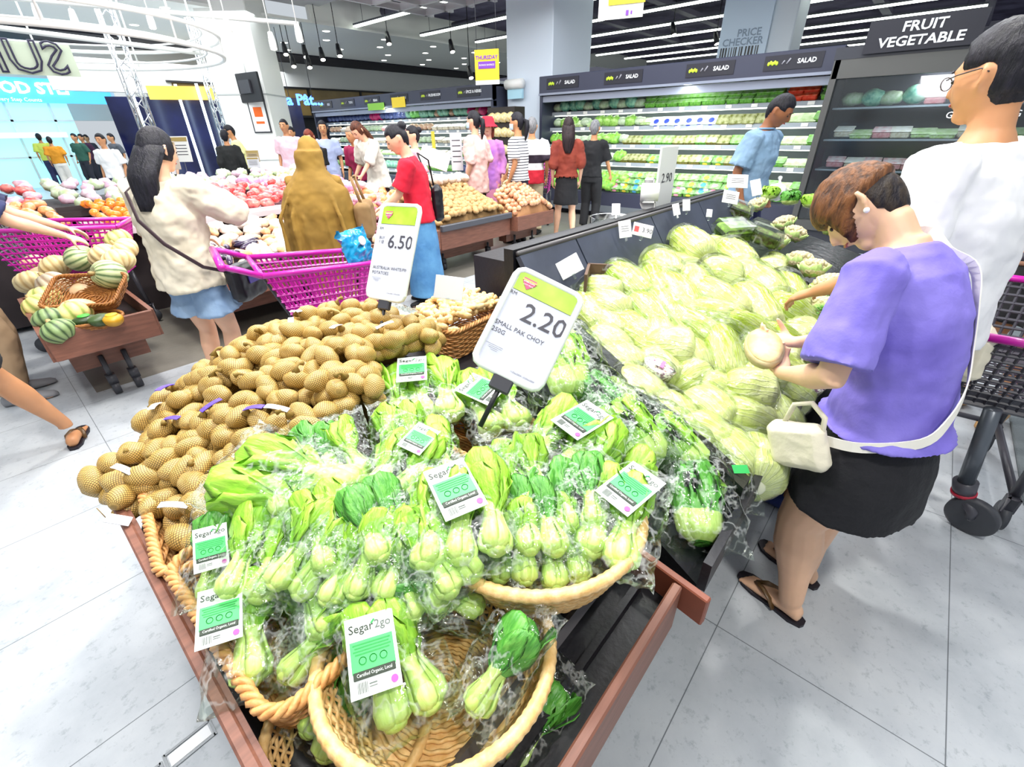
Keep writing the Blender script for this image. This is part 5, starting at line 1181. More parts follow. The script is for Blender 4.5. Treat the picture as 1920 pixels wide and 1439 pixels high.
# man in the white tee
I=person('person in a white tee with cropped black hair and thin glasses at the right edge',(2.0,-.11),R(68),1.71,lean=.10,head=(.02,-.2,0),skin='tan',hair=None,hm=HB,top=whitec,sleeve=.42,tlen=.03,bottom=cloth('dark_trouser','#2a2c34'),bkind='pants',blen=.55,armL=(.24,.24,.98),armR=(.20,-.30,.98),fem=False,vox=.009,w=1.15,loose=1.0,shoe=mat('shoe_navy','#1f2f6a',.4),feet=((.1,.16),(-.1,-.10)),group='near shoppers')
t=I['t']; s=I['s']; hq=I['hq']
def f3(d):
    x,y,z=d; ins=max(smooth((x-.45)/.12)*smooth((.7-z)/.2),smooth((-.30-z)/.25)*(1 if x>-.4 else .75),smooth((-.55-z)/.15))
    if abs(y)>.7 and x>-.3 and z<.22: ins=1
    k=(1.03+.13*smooth((z-.05)/.5)+.03*noise.noise(d*9))*(1-ins)+.9*ins; return (k,k,k)
b=MB(); b.sph(hq(0,0,.0),(.098*s,.076*s,.118*s),48,36,fn=f3,M=I['HM'].to_4x4()); b.obj('hair',HB,t)
g=mat('glasses_dark','#3a2c2c',.3); b=MB()
for sg in(1,-1):
    b.tube([hq(.092,sg*.055,.012),hq(.05,sg*.081,.016),hq(-.01,sg*.086,.02),hq(-.03,sg*.086,.008)],.0018*s,6)
    b.tube([hq(.106+.0*k,sg*(.032+.022*cos(2*pi*k/16)),.004+.017*sin(2*pi*k/16)) for k in range(16)],.0014*s,5,loop=True)
gl=b.obj('glasses',g,t)
# woman half visible behind him
I=person('person with curly dark hair partly hidden at the right edge behind the man in white',(3.45,-.60),R(150),1.66,lean=.05,skin='tan',hair='bob',hm=HB,top=cloth('brown_floral','#7a5040','#b08a70'),bottom=blk,bkind='pants',blen=.35,shoe=mat('shoe_tan','#b08858',.5),vox=.012,group='near shoppers')
# ---------------------------------------------------------------- second row
# beige tee, long hair, crossbody
bei=cloth('cream_tee','#ddd4c0','#cfc4ac',bs=16)
I=person('person in an oversized cream tee and denim shorts with very long black hair',(.72,3.18),R(33),1.53,lean=.12,head=(.12,-.15,0),skin='light',hair='long',hm=HB,top=bei,sleeve=.60,tlen=.08,bottom=jean,bkind='pants',blen=.28,armL=(.30,.12,1.05),armR=(.26,-.12,1.34),poleL=(-.2,.9,-.9),poleR=(.1,-1,-.7),loose=2.6,w=1.05,vox=.010,shoe=white,group='middle shoppers')
t=I['t']; s=I['s']
M0=Matrix.Translation((.72,3.18,0))@Matrix.Rotation(R(33),4,'Z')
bag=thing('crossbody_bag','black crossbody bag with a dark strap worn over the cream tee','bag',M=M0)
Q=[V((.02,.12,1.30)),V((-.10,.10,1.25)),V((-.17,.02,1.12)),V((-.17,-.08,1.0)),V((-.10,-.20,.86)),V((.02,-.25,.80))]
b=MB(); b.tube(Q,[(.004,.011)]*6,8,side=(1,0,0)); b.obj('strap',mat('strap_dark_brown','#38242a',.5),bag)
b=MB(); b.box((.12,-.26,.72),(.26,.10,.22),bev=.03); remesh(b.obj('bag_body',mat('bag_black','#121118',.4),bag),.009,3,.02,.08)
b=MB(); b.box((.13,-.315,.74),(.10,.006,.05)); b.obj('purple_patch',mat('patch_purple','#4a3a90',.4),bag,False)
# hijab
kh=cloth('mustard_cloth','#94722a','#806222',bs=10,bump=.3)
I=person('person wearing a long mustard hijab cloak seen from behind at the garlic bins',(1.74,3.45),R(50),1.47,lean=.1,head=(.1,0,0),skin='light',hair=None,top=kh,sleeve=.9,bottom=kh,bkind='skirt',blen=1.,vox=.014,shoe=black,eyes=False,armL=(.3,.2,.95),armR=(.3,-.2,.95),group='middle shoppers')
t=I['t']; s=I['s']; HCn=I['HC']
b=MB(); b.sph(HCn,(.118*s,.096*s,.132*s),20,14,M=I['HM'].to_4x4())
b.loft([ell(V((x,0,z)),V((0,1,0)),V((1,0,0)),a*(1),c,28) for x,z,a,c in((.04,HCn.z+.02,.094,.112),(.02,HCn.z-.10,.098,.11),(.0,1.22,.15,.13),(-.0,1.14,.225,.17),(.0,1.0,.262,.2),(0,.86,.275,.21),(.0,.74,.28,.21),(.0,.70,.27,.2))])
for k in (-4,-2,1,2.6,4.2): b.tube([(-.11,k*.028,1.2),(-.19,k*.050+.02,.98),(-.200,k*.054,.72)],[.006,.016,.024],8)
remesh(b.obj('hijab',kh,t),.010,3,.03,.14)
tb=thing('tote_bag','brown canvas tote at the side of the woman in the mustard hijab','bag',M=Matrix.Translation((2.02,3.28,.92))@Matrix.Rotation(R(50),4,'Z')); b=MB(); b.box((0,0,0),(.3,.12,.26),bev=.03); remesh(b.obj('bag_body',mat('canvas_brown','#8a6c44',.8),tb),.012,2,.02,.1); b=MB(); b.tube([(-.1,0,.1),(-.08,.05,.3),(.08,.05,.3),(.1,0,.1)],.012,6); b.obj('handle',mat('canvas_brown','#8a6c44',.8),tb)
# red tee
I=person('person in a red tee and long denim skirt with pinned black hair holding vegetables',(2.72,3.50),R(140),1.56,lean=.14,head=(.35,.12,0),skin='light',hair='bun',hm=HB,top=cloth('red_tee','#d81836','#c00c2c',bs=18),sleeve=.45,tlen=.02,bottom=jeand,bkind='skirt',blen=.94,armL=(.36,.10,.98),armR=(.36,-.06,1.0),vox=.011,w=1.06,shoe=blk,group='middle shoppers')
bag=thing('shoulder_bag','black shoulder bag behind the woman in the red tee','bag',M=Matrix.Translation((2.72,3.50,0))@Matrix.Rotation(R(140),4,'Z')); b=MB(); b.box((-.17,-.12,.92),(.10,.26,.30),bev=.03); remesh(b.obj('bag_body',mat('bag_black','#121118',.4),bag),.010,3,.02,.08); b=MB(); b.tube([(-.15,-.22,1.03),(-.12,-.15,1.28),(-.03,-.14,1.34),(-.13,-.02,1.04)],.008,6); b.obj('strap',mat('bag_black'," #121118".strip(),.4),bag)
I=person('person in a pink top with dark hair almost hidden behind the woman in red',(4.2,5.36),R(150),1.55,skin='light',hair='bun',hm=HB,top=cloth('pink_top','#e8a0b0'),sleeve=.5,bottom=blk,shoe=blk,vox=.016,group='middle shoppers')
# left edge navy
I=person('person in a navy tee leaning in from the left edge, arms stretched over the squashes',(-.25,4.15),R(-5),1.62,lean=.62,head=(.12,-.1,0),skin='light',hair='pony',hm=hairmat('hair_brown_tied','#2c201e','#5c4438'),top=navy,sleeve=.45,tlen=.02,bottom=cloth('tan_trousers','#a58a6c','#8f765a'),bkind='pants',blen=1.,armL=(.78,.12,.95),armR=(.80,-.12,.90),vox=.011,w=1.1,loose=1.3,shoe=mat('shoe_grey','#8c8c90',.6),group='middle shoppers')
I=person('person in dark blue bending behind the navy tee shopper at the left edge',(-.95,5.75),R(0),1.45,lean=.5,skin='tan',hair='bun',hm=HB,top=cloth('dark_blue_tee','#2a2a60'),bottom=blk,shoe=blk,armL=(.6,.1,.9),armR=(.6,-.1,.9),vox=.015,group='middle shoppers')
# walking leg at the left edge
I=person('person walking out at far left, only a bare leg and black sandal seen',(-.42,3.02),R(68),1.6,skin='tan',hair='short',top=cloth('dark_green_top','#2c3c34'),bottom=blk,bkind='pants',blen=.35,shoe=mat('sandal_black','#1a1520',.5),barefoot=True,feet=((-.1,.2,.1),(.33,-.26,.1)),vox=.010,group='near shoppers')
# blue polo
I=person('person in a light blue polo shirt looking down beside the cooler',(5.05,1.36),R(262),1.74,lean=.10,head=(.45,.15,0),skin='brown',hair='short',hm=HB,top=cloth('pale_blue_polo','#7c9cba','#8aa8c4',bs=40),sleeve=.45,tlen=.08,bottom=navy,bkind='pants',fem=False,vox=.011,w=1.1,loose=1.5,shoe=blk,group='middle shoppers')
t=I['t']; hq=I['hq']; b=MB(); NB=I['P'][4]; b.tube([NB+V((.066*cos(a),.066*sin(a),.005)) for a in [2*pi*k/20 for k in range(20)]],[(.008,.016)]*20,6,loop=True); b.obj('collar',cloth('pale_blue_polo','#8fb4d4'),t)
# long hair, red-brown top, black skirt
I=person('person with very long dark hair, rust red top and black skirt seen from behind',(5.95,4.12),R(38),1.63,skin='light',hair='long',hm=hairmat('hair_soft_black','#120c10','#2e1c20'),top=cloth('rust_top','#74281e','#8c3a28'),sleeve=.62,tlen=-.08,bottom=blk,bkind='skirt',blen=.42,vox=.012,w=.98,loose=1.5,shoe=mat('shoe_pink_grey','#a08a90',.6),feet=((.12,.13),(-.06,-.13)),group='middle shoppers')
I=person('person with grey hair in a black top standing beside the long-haired woman at the cooler',(6.85,4.25),R(20),1.60,skin='tan',hair='gray',hm=HG,top=blk,sleeve=.5,bottom=blk,armL=(.4,.2,1.1),armR=(.2,-.3,.85),vox=.014,shoe=blk,group='middle shoppers')
# striped
str_=NT('striped_knit'); o_=str_.n('ShaderNodeSeparateXYZ'); str_.L.new(str_.obj(),o_.inputs[0]); q=str_.math('MULTIPLY',o_.outputs[2],28.); q=str_.math('SUBTRACT',q,str_.math('FLOOR',q)); str_.col(str_.mix(str_.math('LESS_THAN',q,.3),lin('#f0f0f2'),lin('#2a2c38'))); str_.p(Roughness=.85)
I=person('person in a black and white striped tee and dark trousers with a low ponytail',(5.4,4.58),R(105),1.69,skin='tan',hair='pony',hm=HB,top=str_.m,sleeve=.45,bottom=cloth('charcoal_trousers','#2c2c40'),vox=.012,shoe=blk,mask=mat('mask_blue','#bcd8e8',.6),armR=(.30,-.2,.92),w=1.05,group='middle shoppers')
rs=NT('red_band_shirt'); o_=rs.n('ShaderNodeSeparateXYZ'); rs.L.new(rs.obj(),o_.inputs[0]); rs.col(rs.ramp(rs.math('MULTIPLY',o_.outputs[2],.62),[(.55,lin('#d02438')),(.60,lin('#f0eef0')),(.655,lin('#f0eef0')),(.66,lin('#2c2030')),(.72,lin('#2c2030')),(.73,lin('#f2f0f0'))])); rs.t.nodes; rs.p(Roughness=.85)
for n_ in rs.N:
    if n_.bl_idname=='ShaderNodeValToRGB': n_.color_ramp.interpolation='CONSTANT'
I=person('grey-haired person in a white shirt with red and black bands beside the striped tee',(5.98,4.80),R(35),1.64,skin='tan',hair='gray',hm=HG,top=rs.m,sleeve=.5,tlen=.08,bottom=cloth('beige_trousers','#c8b898'),vox=.014,shoe=blk,fem=False,w=1.05,group='middle shoppers')
I=person('person in a blush pink tee with a dark ponytail and face mask, back turned',(5.1,5.12),R(100),1.72,skin='light',hair='pony',hm=HB,top=cloth('blush_tee','#e8c0b8','#dcb0a8'),sleeve=.55,tlen=.18,bottom=blk,vox=.014,loose=2,mask=mat('mask_blue','#bcd8e8',.6),shoe=blk,group='middle shoppers')
I=person('person in a red bucket hat and purple cardigan facing the viewer',(5.62,5.36),R(215),1.64,skin='light',hair='bob',hm=HR,top=cloth('lilac_cardigan','#b070c8','#d890c8'),sleeve=.9,tlen=.3,bottom=cloth('pink_skirt','#e090b0'),bkind='skirt',blen=.8,vox=.014,shoe=blk,group='middle shoppers')
b=MB(); hq=I['hq']; 
c=I['HC']; b.lathe([(0,.15),(.07,.145),(.095,.11),(.105,.05),(.15,.015),(.155,.01),(.103,.04)],24,c+V((0,0,.0))); b.obj('bucket_hat',cloth('hat_red','#e02038'),I['t'])
# left group behind the counter
whit=cloth('printed_white_tee','#dcd8cc')
I=person('person with long brown hair in a white printed tee bending forward over the bins',(4.4,6.6),R(190),1.70,lean=.40,head=(.3,0,0),skin='light',hair='long',hm=hairmat('hair_mid_brown','#3a2018','#6a3c28'),top=whit,sleeve=.6,tlen=.12,bottom=cloth('dark_brown_trousers','#4a2c28'),armL=(.5,.15,.92),armR=(.2,-.3,.9),vox=.014,loose=2,hemflare=.05,shoe=blk,group='far shoppers')
I=person('person in a maroon top partly hidden behind the bending woman in white',(4.5,7.2),R(200),1.58,lean=.2,skin='tan',hair='gray',hm=hairmat('hair_ash','#8a7a6a','#a89a88'),top=cloth('maroon_top','#98184a'),sleeve=.5,bottom=navy,vox=.015,shoe=blk,group='far shoppers')
I=person('person with short red-brown hair in a black top looking down at a bag',(4.15,7.95),R(215),1.56,lean=.08,head=(.3,0,0),skin='light',hair='bob',hm=HR,top=blk,sleeve=.45,bottom=cloth('red_apron','#a81c2c'),bkind='skirt',blen=.6,armL=(.25,.05,1.05),armR=(.25,-.05,1.1),vox=.014,shoe=blk,group='far shoppers')
I=person('person with long black hair in a pale blue dress behind the red-haired woman',(4.7,8.55),R(240),1.68,skin='tan',hair='long',hm=HB,top=cloth('pale_blue_dress','#a8b4d8'),sleeve=.4,tlen=.2,bottom=cloth('pale_blue_dress','#a8b4d8'),bkind='skirt',blen=.7,vox=.015,shoe=blk,group='far shoppers')
I=person('person in a pale pink V-neck tee standing beside the white pillar',(4.7,10.0),R(222),1.74,skin='tan',hair='buzz',hm=HB,top=cloth('pale_pink_tee','#f0c8d4'),sleeve=.45,tlen=.08,bottom=cloth('white_shorts','#e8e8ec'),fem=False,vox=.016,shoe=blk,group='far shoppers')
I=person('person in a dark cap peeking out behind the man in pale pink',(5.2,10.8),R(222),1.62,skin='tan',hair='short',hm=HB,top=cloth('lime_pale_top','#e0ecc0'),bottom=blk,vox=.018,shoe=blk,group='far shoppers')
I=person('person in a pale yellow tee leaning towards the staff member',(4.35,11.5),R(160),1.68,lean=.2,skin='tan',hair='short',hm=HB,top=cloth('pale_yellow_tee','#f2f2a8'),sleeve=.45,bottom=blk,fem=False,vox=.016,shoe=blk,group='far shoppers')
I=person('person in a black staff jacket with a lime collar seen from behind',(3.85,10.8),R(60),1.58,skin='tan',hair='short',hm=HB,top=cloth('staff_black','#1a1c1c'),sleeve=.9,bottom=cloth('red_apron','#a81c2c'),vox=.016,shoe=blk,group='far shoppers')
I=person('person in a white uniform shirt and dark cap near the far left shelves',(2.2,12.4),R(225),1.55,skin='tan',hair='short',hm=HB,top=cloth('uniform_white','#f4f4f4'),sleeve=.45,bottom=navy,fem=False,vox=.016,shoe=blk,group='far shoppers')
I=person('person in pale clothing under the truss post at the far counter',(2.95,11.8),R(225),1.6,skin='light',hair='bun',hm=HG,top=cloth('pale_grey_top','#d8d8dc'),bottom=blk,vox=.018,shoe=blk,group='far shoppers')
far=[(90,258,14,80,'person in an orange tee and pale trousers walking away at the far left','#d89020','#e4e0d8'),(70,252,15,80,'person in a yellow-green top beside the orange tee','#d0e060','#30345c'),(98,250,18,60,'person in teal walking towards the bright shop front','#5aa8a0','#3c5a8c'),(112,254,17,70,'person in lilac grey behind the orange tee','#9aa0c8','#4a4a78'),(137,252,14.5,220,'person in dark green standing at the far left bookshelf','#2c5a4c','#202430'),(150,253,15.5,220,'person in dark maroon beside the dark green one','#402040','#202430'),(206,252,13.5,200,'person with a dark cap right of the white uniform','#50545c','#22242c'),(160,254,17,220,'person in black far behind the bookshelf','#30303c','#22242c')]
for x,y,d,a,l,c1,c2 in far:
    q=atd(x,y,d); person(l,(q.x,q.y),R(a),max(1.45,min(1.75,q.z)),skin='tan',hair='short',hm=HB,top=cloth('tee_'+l.split()[3]+'_far',c1),bottom=cloth('trouser_'+l.split()[3]+'_far',c2),fem=False,vox=.022,shoe=blk,eyes=False,group='distant shoppers')
# ================================================================ COOLERS ALONG THE BACK
hdr=mat('cooler_header','#35384a',.45); hdr2=mat('cooler_inner_dark','#3c4048',.5); shelfm=mat('shelf_grey','#9aa2aa',.4); shl=glow('shelf_light','#f4fff0',4.0); kick=mat('kick_steel','#767d84',.4,metal=.3)
def cooler(y0,y1,label,shelfz,x=8.2):
    t=thing('open_cooler',label,'cooler',(x,(y0+y1)/2,0)); L=y1-y0
    b=MB(); b.box((.0,0,2.24),(.16,L,.30),bev=.01); b.obj('header',hdr,t,False)
    b=MB(); b.box((-.03,0,2.10),(.12,L,.035)); b.box((.02,0,2.02),(.10,L,.1)); b.obj('header_rail',mat('header_rail','#8a90a0',.35),t,False)
    b=MB(); b.box((.95,0,1.15),(.06,L,2.2)); b.obj('back_wall',mat('cooler_back','#c4ccd0',.5),t,False)
    b=MB(); b.box((.5,0,2.36),(.96,L,.05)); b.obj('roof',hdr,t,False)
    b=MB(); b.box((.12,0,.30),(.5,L,.34),bev=.02); b.box((.5,0,.12),(.8,L,.24)); b.obj('base_tub',hdr,t,False)
    b=MB(); b.box((-.14,0,.16),(.02,L,.12)); b.obj('bumper',kick,t,False)
    for s_ in(-1,1): b=MB(); b.box((.45,s_*(L/2-.03),1.2),(1.0,.06,2.35)); b.obj('end_panel',hdr,t,False)
    for i,(z,d,) in enumerate(shelfz):
        b=MB(); b.box((d+.28,0,z-.02),(.62-.1*i*0,L-.12,.025)); b.box((d-.04,0,z-.02),(.02,L-.12,.06)); sh=b.obj('shelf',shelfm,t,False)
        b=MB(); b.box((d+.04,0,z-.05),(.06,L-.16,.03)); b.obj('shelf_lamp',shl,sh,False)
        b=MB()
        yy=-L/2+.3
        while yy<L/2-.3: b.box((d-.055,yy,z-.018),(.006,.09,.045)); yy+=.38
        b.obj('price_strip',white,sh,False)
    return t
SZ=[(.62,-.02),(.95,.12),(1.24,.2),(1.53,.28),(1.80,.34)]
cooler(1.40,6.35,'long open vegetable cooler with salad signs on its dark header, right of the blue-white pillar',SZ)
cooler(7.7,15.4,'long open cooler on the left with fruit signs on its dark header',SZ,8.3)
wl=mat('header_white','#f0f2f4',.5); yg=mat('veg_icon_green','#b8d030',.5); gy=mat('veg_icon_grey','#9a98a0',.5)
def hsign(y,x,s,icon,size=.075,z=2.26,pn=True):
    t=thing('header_sign','dark header panel reading %s, %s'%(s.lower(),icon[1]),'sign',M=facing((x-.085,y,z),R(180),1,1))
    b=MB(); k_=1 if size>.12 else .72; b.box((0,0,0),(1.0*k_,.24*k_+(.06 if k_==1 else 0),.008)); b.obj('panel',mat('sign_panel','#1d1d28',.5),t,False)
    if size<.12:
        b=MB()
        for k in range(5): b.sph((-.30+.026*k,.012*(k%2)-.006,.008),(.018,.026,.005),8,6)
        b.obj('printed_leaves',yg,t)
        b=MB(); b.tube([(-.13,-.02,.006),(-.10,.02,.006)],.010,6); b.tube([(-.07,-.02,.006),(-.03,.04,.006)],.011,6); b.obj('printed_knife',gy,t)
        text('lettering',s,size,wl,t,Matrix.Translation((.17,0,.006)),bold=.002)
    else: 
        for i,l in enumerate(s.split('\n')): text('lettering',l,size,wl,t,Matrix.Translation((0,.065-.13*i,.01)),bold=.003,wide=1.15)
    t['group']='header signs'
    return t
for y,nm in ((5.8,'nearest the blue-white pillar on the right cooler'),(4.55,'second from the pillar on the right cooler'),(3.1,'third from the pillar on the right cooler'),(1.98,'beside the glass end cooler')): hsign(y,8.2,'SALAD',('lettuce and knife',nm))
t=hsign(.62,7.6,'FRUIT\nVEGETABLE',('no','the right end of the cooler row'),.125,2.36); t['label']='large dark sign reading FRUIT VEGETABLE over the glass end cooler'
for i,(y,s) in enumerate([(8.4,'SPICE & HERBS'),(9.7,'MUSHROOM'),(10.9,'CORN'),(12.1,'BEAN'),(13.3,'TOFU'),(14.5,'EGG')]): hsign(y,8.3,s,('small vegetable','on the left cooler'),.075)
# glass end cabinet
t=thing('glass_cooler','upright glass-fronted cooler at the right end reflecting packaged fruit','cooler',(7.6,.35,0))
b=MB()
for y in(-.95,1.0): b.box((0,y,1.12),(.09,.07,2.24))
b.box((0,.02,2.1),(.09,2.0,.22)); b.box((0,.02,.3),(.09,2.0,.12)); b.obj('door_frame',mat('dark_bronze_frame','#5a5a58',.35,metal=.4),t,False)
b=MB(); b.box((.7,.02,1.15),(.05,2,2.2)); b.box((.35,1.0,1.15),(.7,.05,2.2)); b.box((.35,.02,2.24),(.8,2.05,.12)); b.box((.35,.02,.15),(.7,2,.3)); b.obj('cabinet',mat('cabinet_dark','#32343c',.5),t,False)
b=MB(); b.box((0.02,.02,1.2),(.01,1.9,1.7)); b.obj('glass_pane',film('tinted_glass','#e8eef0',.06,.6,.0,crease_glint=0),t,False)
for z in (.65,1.0,1.35,1.7): b=MB(); b.box((.4,.02,z-.02),(.5,1.85,.02)); b.obj('shelf',shelfm,t,False)
text('reflected_lettering','INSECTICIDE\nGARBAGE BAG',.09,wl,t,facing((-.01,-.5,1.62),R(180),1,1))
# ---- stock. one prototype mesh per kind, copied as its own object
def boxpack(name,c,c2,lid='#a4cc94',s=(.13,.17,.075),lab=None):
    L,W,h=s; b=MB(); b.box((0,0,h*.42),(L*.92,W*.92,h*.8),bev=.012); b.mi=1; b.box((0,0,h*.9),(L,W,h*.14),bev=.01)
    ms=[mat(name+'_fill',c,.5,c2=c2,vs=40,bump=.6,bs=60),mat(name+'_lid',lid,.2,c2=c,vs=18)]
    if lab: b.mi=2; b.sph((-.01,0,h*.97),(L*.28,W*.22,.006),12,6); b.sph((-L*.47,0,h*.5),(.008,W*.22,h*.28),10,6); ms.append(mat(name+'_sticker',lab,.5))
    return b.mesh(name,ms,False)
def blobpack(name,c,c2,r=(.07,.085,.06),seed=1,am=.25,fr=2.2,bs=30):
    o=V((seed*5.3,0,seed)); b=MB(); b.sph((0,0,r[2]*.8),r,12,8,fn=lambda d:1+am*noise.noise(d*fr+o)); return b.mesh(name,mat(name+'_skin',c,.35,c2=c2,vs=24,bump=.5,bs=bs,coat=.3))
K={'green_box':boxpack('salad_clamshell','#7cc04a','#4c9434'),'yellow_box':boxpack('salad_clamshell_yellow','#5c9c3c','#86b84c','#a0bc90',lab='#e8d040'),'pink_box':boxpack('salad_clamshell_pink','#5c9c3c','#7aa64a','#a0bc90',lab='#e89ab0'),'blue_box':boxpack('salad_clamshell_blue','#4c8c3c','#76b050','#a0bc90',lab='#4c9ccc'),
'white_tray':boxpack('film_tray','#dcecc4','#a8d068','#b4d490',s=(.14,.2,.05)),'brown_box':boxpack('salad_bowl_pack','#6c7430','#a08c34','#b4b88c'),'red_tray':boxpack('red_pepper_tray','#e85030','#d83a20','#f08060'),'blue_pack':boxpack('blue_packet','#e8f0f4','#a8c8a0','#c4d0cc',lab='#3048c8'),
'lettuce':blobpack('curly_lettuce','#a4dc5c','#6cb43c',(.1,.1,.075),1,.5,3.2),'lettuce2':blobpack('green_lettuce','#78b83c','#a8d070',(.09,.1,.07),2,.4,3.6),'dark_bag':blobpack('dark_grape_bag','#2c3868','#5868a0',(.08,.11,.07),3,.3),'white_bag':blobpack('white_produce_bag','#c8d4bc','#9cbc8c',(.07,.1,.06),4),'teal_bag':blobpack('teal_produce_bag','#4c9c88','#9cd0b0',(.08,.11,.08),5),'green_bag':blobpack('bright_green_bag','#58c048','#8ce070',(.09,.12,.09),6),'tan_bag':blobpack('tan_produce_bag','#d8c0a0','#c08c70',(.07,.1,.06),7),'magenta_bag':blobpack('magenta_bag','#e02878','#b01c60',(.08,.12,.08),8),'pink_tray':boxpack('pink_fruit_tray','#e8b0b0','#d07880','#f6e8e8'),
'mush':boxpack('mushroom_tray','#ece6d4','#c8b898','#f8f6f0')}
LAB={'green_box':'clear lidded box of green salad leaves standing in the cooler rows','yellow_box':'clear salad box with a yellow sticker in the stacked boxes of the lower cooler','pink_box':'clear salad box with a pink sticker in the stacked boxes of the lower cooler','blue_box':'clear salad box with a blue sticker in the stacked boxes of the lower cooler','white_tray':'film wrapped pale green vegetable tray on a cooler shelf','brown_box':'clear bowl pack of mixed salad on a lit cooler shelf','red_tray':'red pepper tray on the top right of the cooler','blue_pack':'packet with a blue label on the upper cooler shelf','lettuce':'bright curly lettuce in the lowest cooler bay','lettuce2':'bagged pale green lettuce in the cooler','dark_bag':'dark blue bag of fruit on the top shelf of the left cooler','white_bag':'white bag of produce in the left cooler','teal_bag':'teal green bag of vegetables on the top of the left cooler','green_bag':'bright green bag of vegetables on the top of the left cooler','tan_bag':'pinkish tan bag of produce in the left cooler','magenta_bag':'magenta packet on the top shelf of the left cooler','pink_tray':'pink and white fruit tray behind the glass door','mush':'white mushroom tray in the left cooler'}
NAMES={'green_box':'salad_box','yellow_box':'salad_box','pink_box':'salad_box','blue_box':'salad_box','white_tray':'vegetable_tray','brown_box':'salad_bowl','red_tray':'pepper_tray','blue_pack':'vegetable_packet','lettuce':'curly_lettuce','lettuce2':'bagged_lettuce','dark_bag':'fruit_bag','white_bag':'produce_bag','teal_bag':'vegetable_bag','green_bag':'vegetable_bag','tan_bag':'produce_bag','magenta_bag':'fruit_bag','pink_tray':'fruit_tray','mush':'mushroom_tray'}
def put(k,x,y,z,tilt=-20,rz=0,s=1.):
    o=link(NAMES[k],K[k],None,(x,y,z),(0,R(tilt),R(rz))); o.scale=(s,s,s); tag(o,LAB[k],NAMES[k].replace('_',' '),LAB[k].replace('the ','').rsplit(' in ',1)[0]+' (rows)'); return o
def row(y0,y1,x,z,kf,step=.19,tilt=-22,jit=.01,stack=1,s=1.22):
    y=y0
    while y<y1:
        k=kf(y)
        for q in range(stack): put(k,x+rnd(-jit,jit)+q*.05,y+rnd(-jit,jit),z+rnd(0,jit)+q*.075,tilt,rnd(-6,6),s)
        y+=step
# right cooler: rows from the base up; y rises to the left in the picture
row(1.5,2.4,8.22,.66,lambda y:random.choice(['green_box','white_tray','blue_pack']),.2,-30)
row(2.5,4.6,8.16,.50,lambda y:['yellow_box','pink_box','blue_box'][int(y*5)%3],.2,-35)
row(2.5,4.6,8.22,.60,lambda y:['yellow_box','pink_box','blue_box'][int(y*5)%3],.2,-35)
row(2.5,5.0,8.30,.70,lambda y:['pink_box','green_box','yellow_box'][int(y*5)%3],.2,-35)
row(1.5,2.4,8.16,.52,lambda y:random.choice(['green_box','yellow_box','blue_pack']),.2,-35)
row(4.6,6.2,8.16,.50,lambda y:random.choice(['lettuce','lettuce','lettuce2','green_box']),.15,-20,.03)
row(4.4,6.2,8.26,.62,lambda y:random.choice(['lettuce','lettuce','lettuce2']),.16,-20,.03)
row(1.5,2.4,8.36,.98,lambda y:random.choice(['green_box','white_tray']),.2,-30)
row(2.4,4.6,8.36,.98,lambda y:random.choice(['brown_box','brown_box','yellow_box']),.19,-40)
row(4.6,6.2,8.36,.98,lambda y:random.choice(['lettuce2','white_bag','lettuce']),.17,-20,.02)
row(1.5,2.4,8.46,1.27,lambda y:random.choice(['white_tray','green_box']),.2,-35)
row(2.4,4.6,8.46,1.27,lambda y:random.choice(['brown_box','brown_box','green_box']),.19,-45)
row(4.6,6.2,8.46,1.27,lambda y:random.choice(['lettuce2','lettuce','white_bag']),.17,-20,.02)
row(1.5,2.2,8.54,1.56,lambda y:random.choice(['green_box','white_tray']),.2,-40)
row(2.3,4.2,8.52,1.56,lambda y:'blue_pack' if y>2.9 else 'brown_box',.19,-55)
row(4.2,6.2,8.52,1.56,lambda y:random.choice(['white_bag','lettuce2','white_tray']),.16,-25,.02)
row(1.5,1.7,8.60,1.83,lambda y:'green_box',.2,-30,.01,2)
row(1.75,2.1,8.60,1.83,lambda y:'red_tray',.2,-30,.01,3)
row(2.2,4.4,8.60,1.83,lambda y:'green_box',.2,-30,.01,2)
row(4.4,6.2,8.60,1.83,lambda y:random.choice(['teal_bag','white_bag']),.18,-10,.02)
# left cooler
row(7.95,8.9,8.68,1.84,lambda y:random.choice(['tan_bag','magenta_bag','green_bag']),.2,-20,.02)
row(8.9,10.2,8.68,1.84,lambda y:random.choice(['tan_bag','teal_bag']),.18,-20,.02,2)
row(10.2,11.2,8.68,1.84,lambda y:random.choice(['teal_bag','green_bag']),.18,-20,.02,2)
row(11.2,12.4,8.68,1.84,lambda y:'dark_bag',.18,-20,.02,2)
row(12.4,12.9,8.68,1.84,lambda y:'magenta_bag',.2,-20,.02,1)
row(12.9,15.1,8.68,1.84,lambda y:'dark_bag',.2,-20,.02,1)
for z,x,ks in ((1.56,8.62,['mush','tan_bag','pink_tray','white_bag']),(1.27,8.54,['white_bag','mush','mush']),(.98,8.44,['mush','lettuce2','white_tray','green_box']),(.66,8.30,['green_box','white_bag','teal_bag','dark_bag'])):
    row(8.0,15.1,x,z,lambda y:ks[int(y*.9)%len(ks)],.2,-25,.015)
# behind the glass door
for z in (.66,1.01,1.36,1.71):
    row(-.5,1.2,7.86,z,lambda y:random.choice({.66:['brown_box','tan_bag'],1.01:['pink_tray','mush'],1.36:['pink_tray','white_tray','mush'],1.71:['teal_bag','white_bag','pink_tray']}[z]),.2,-20,.02)
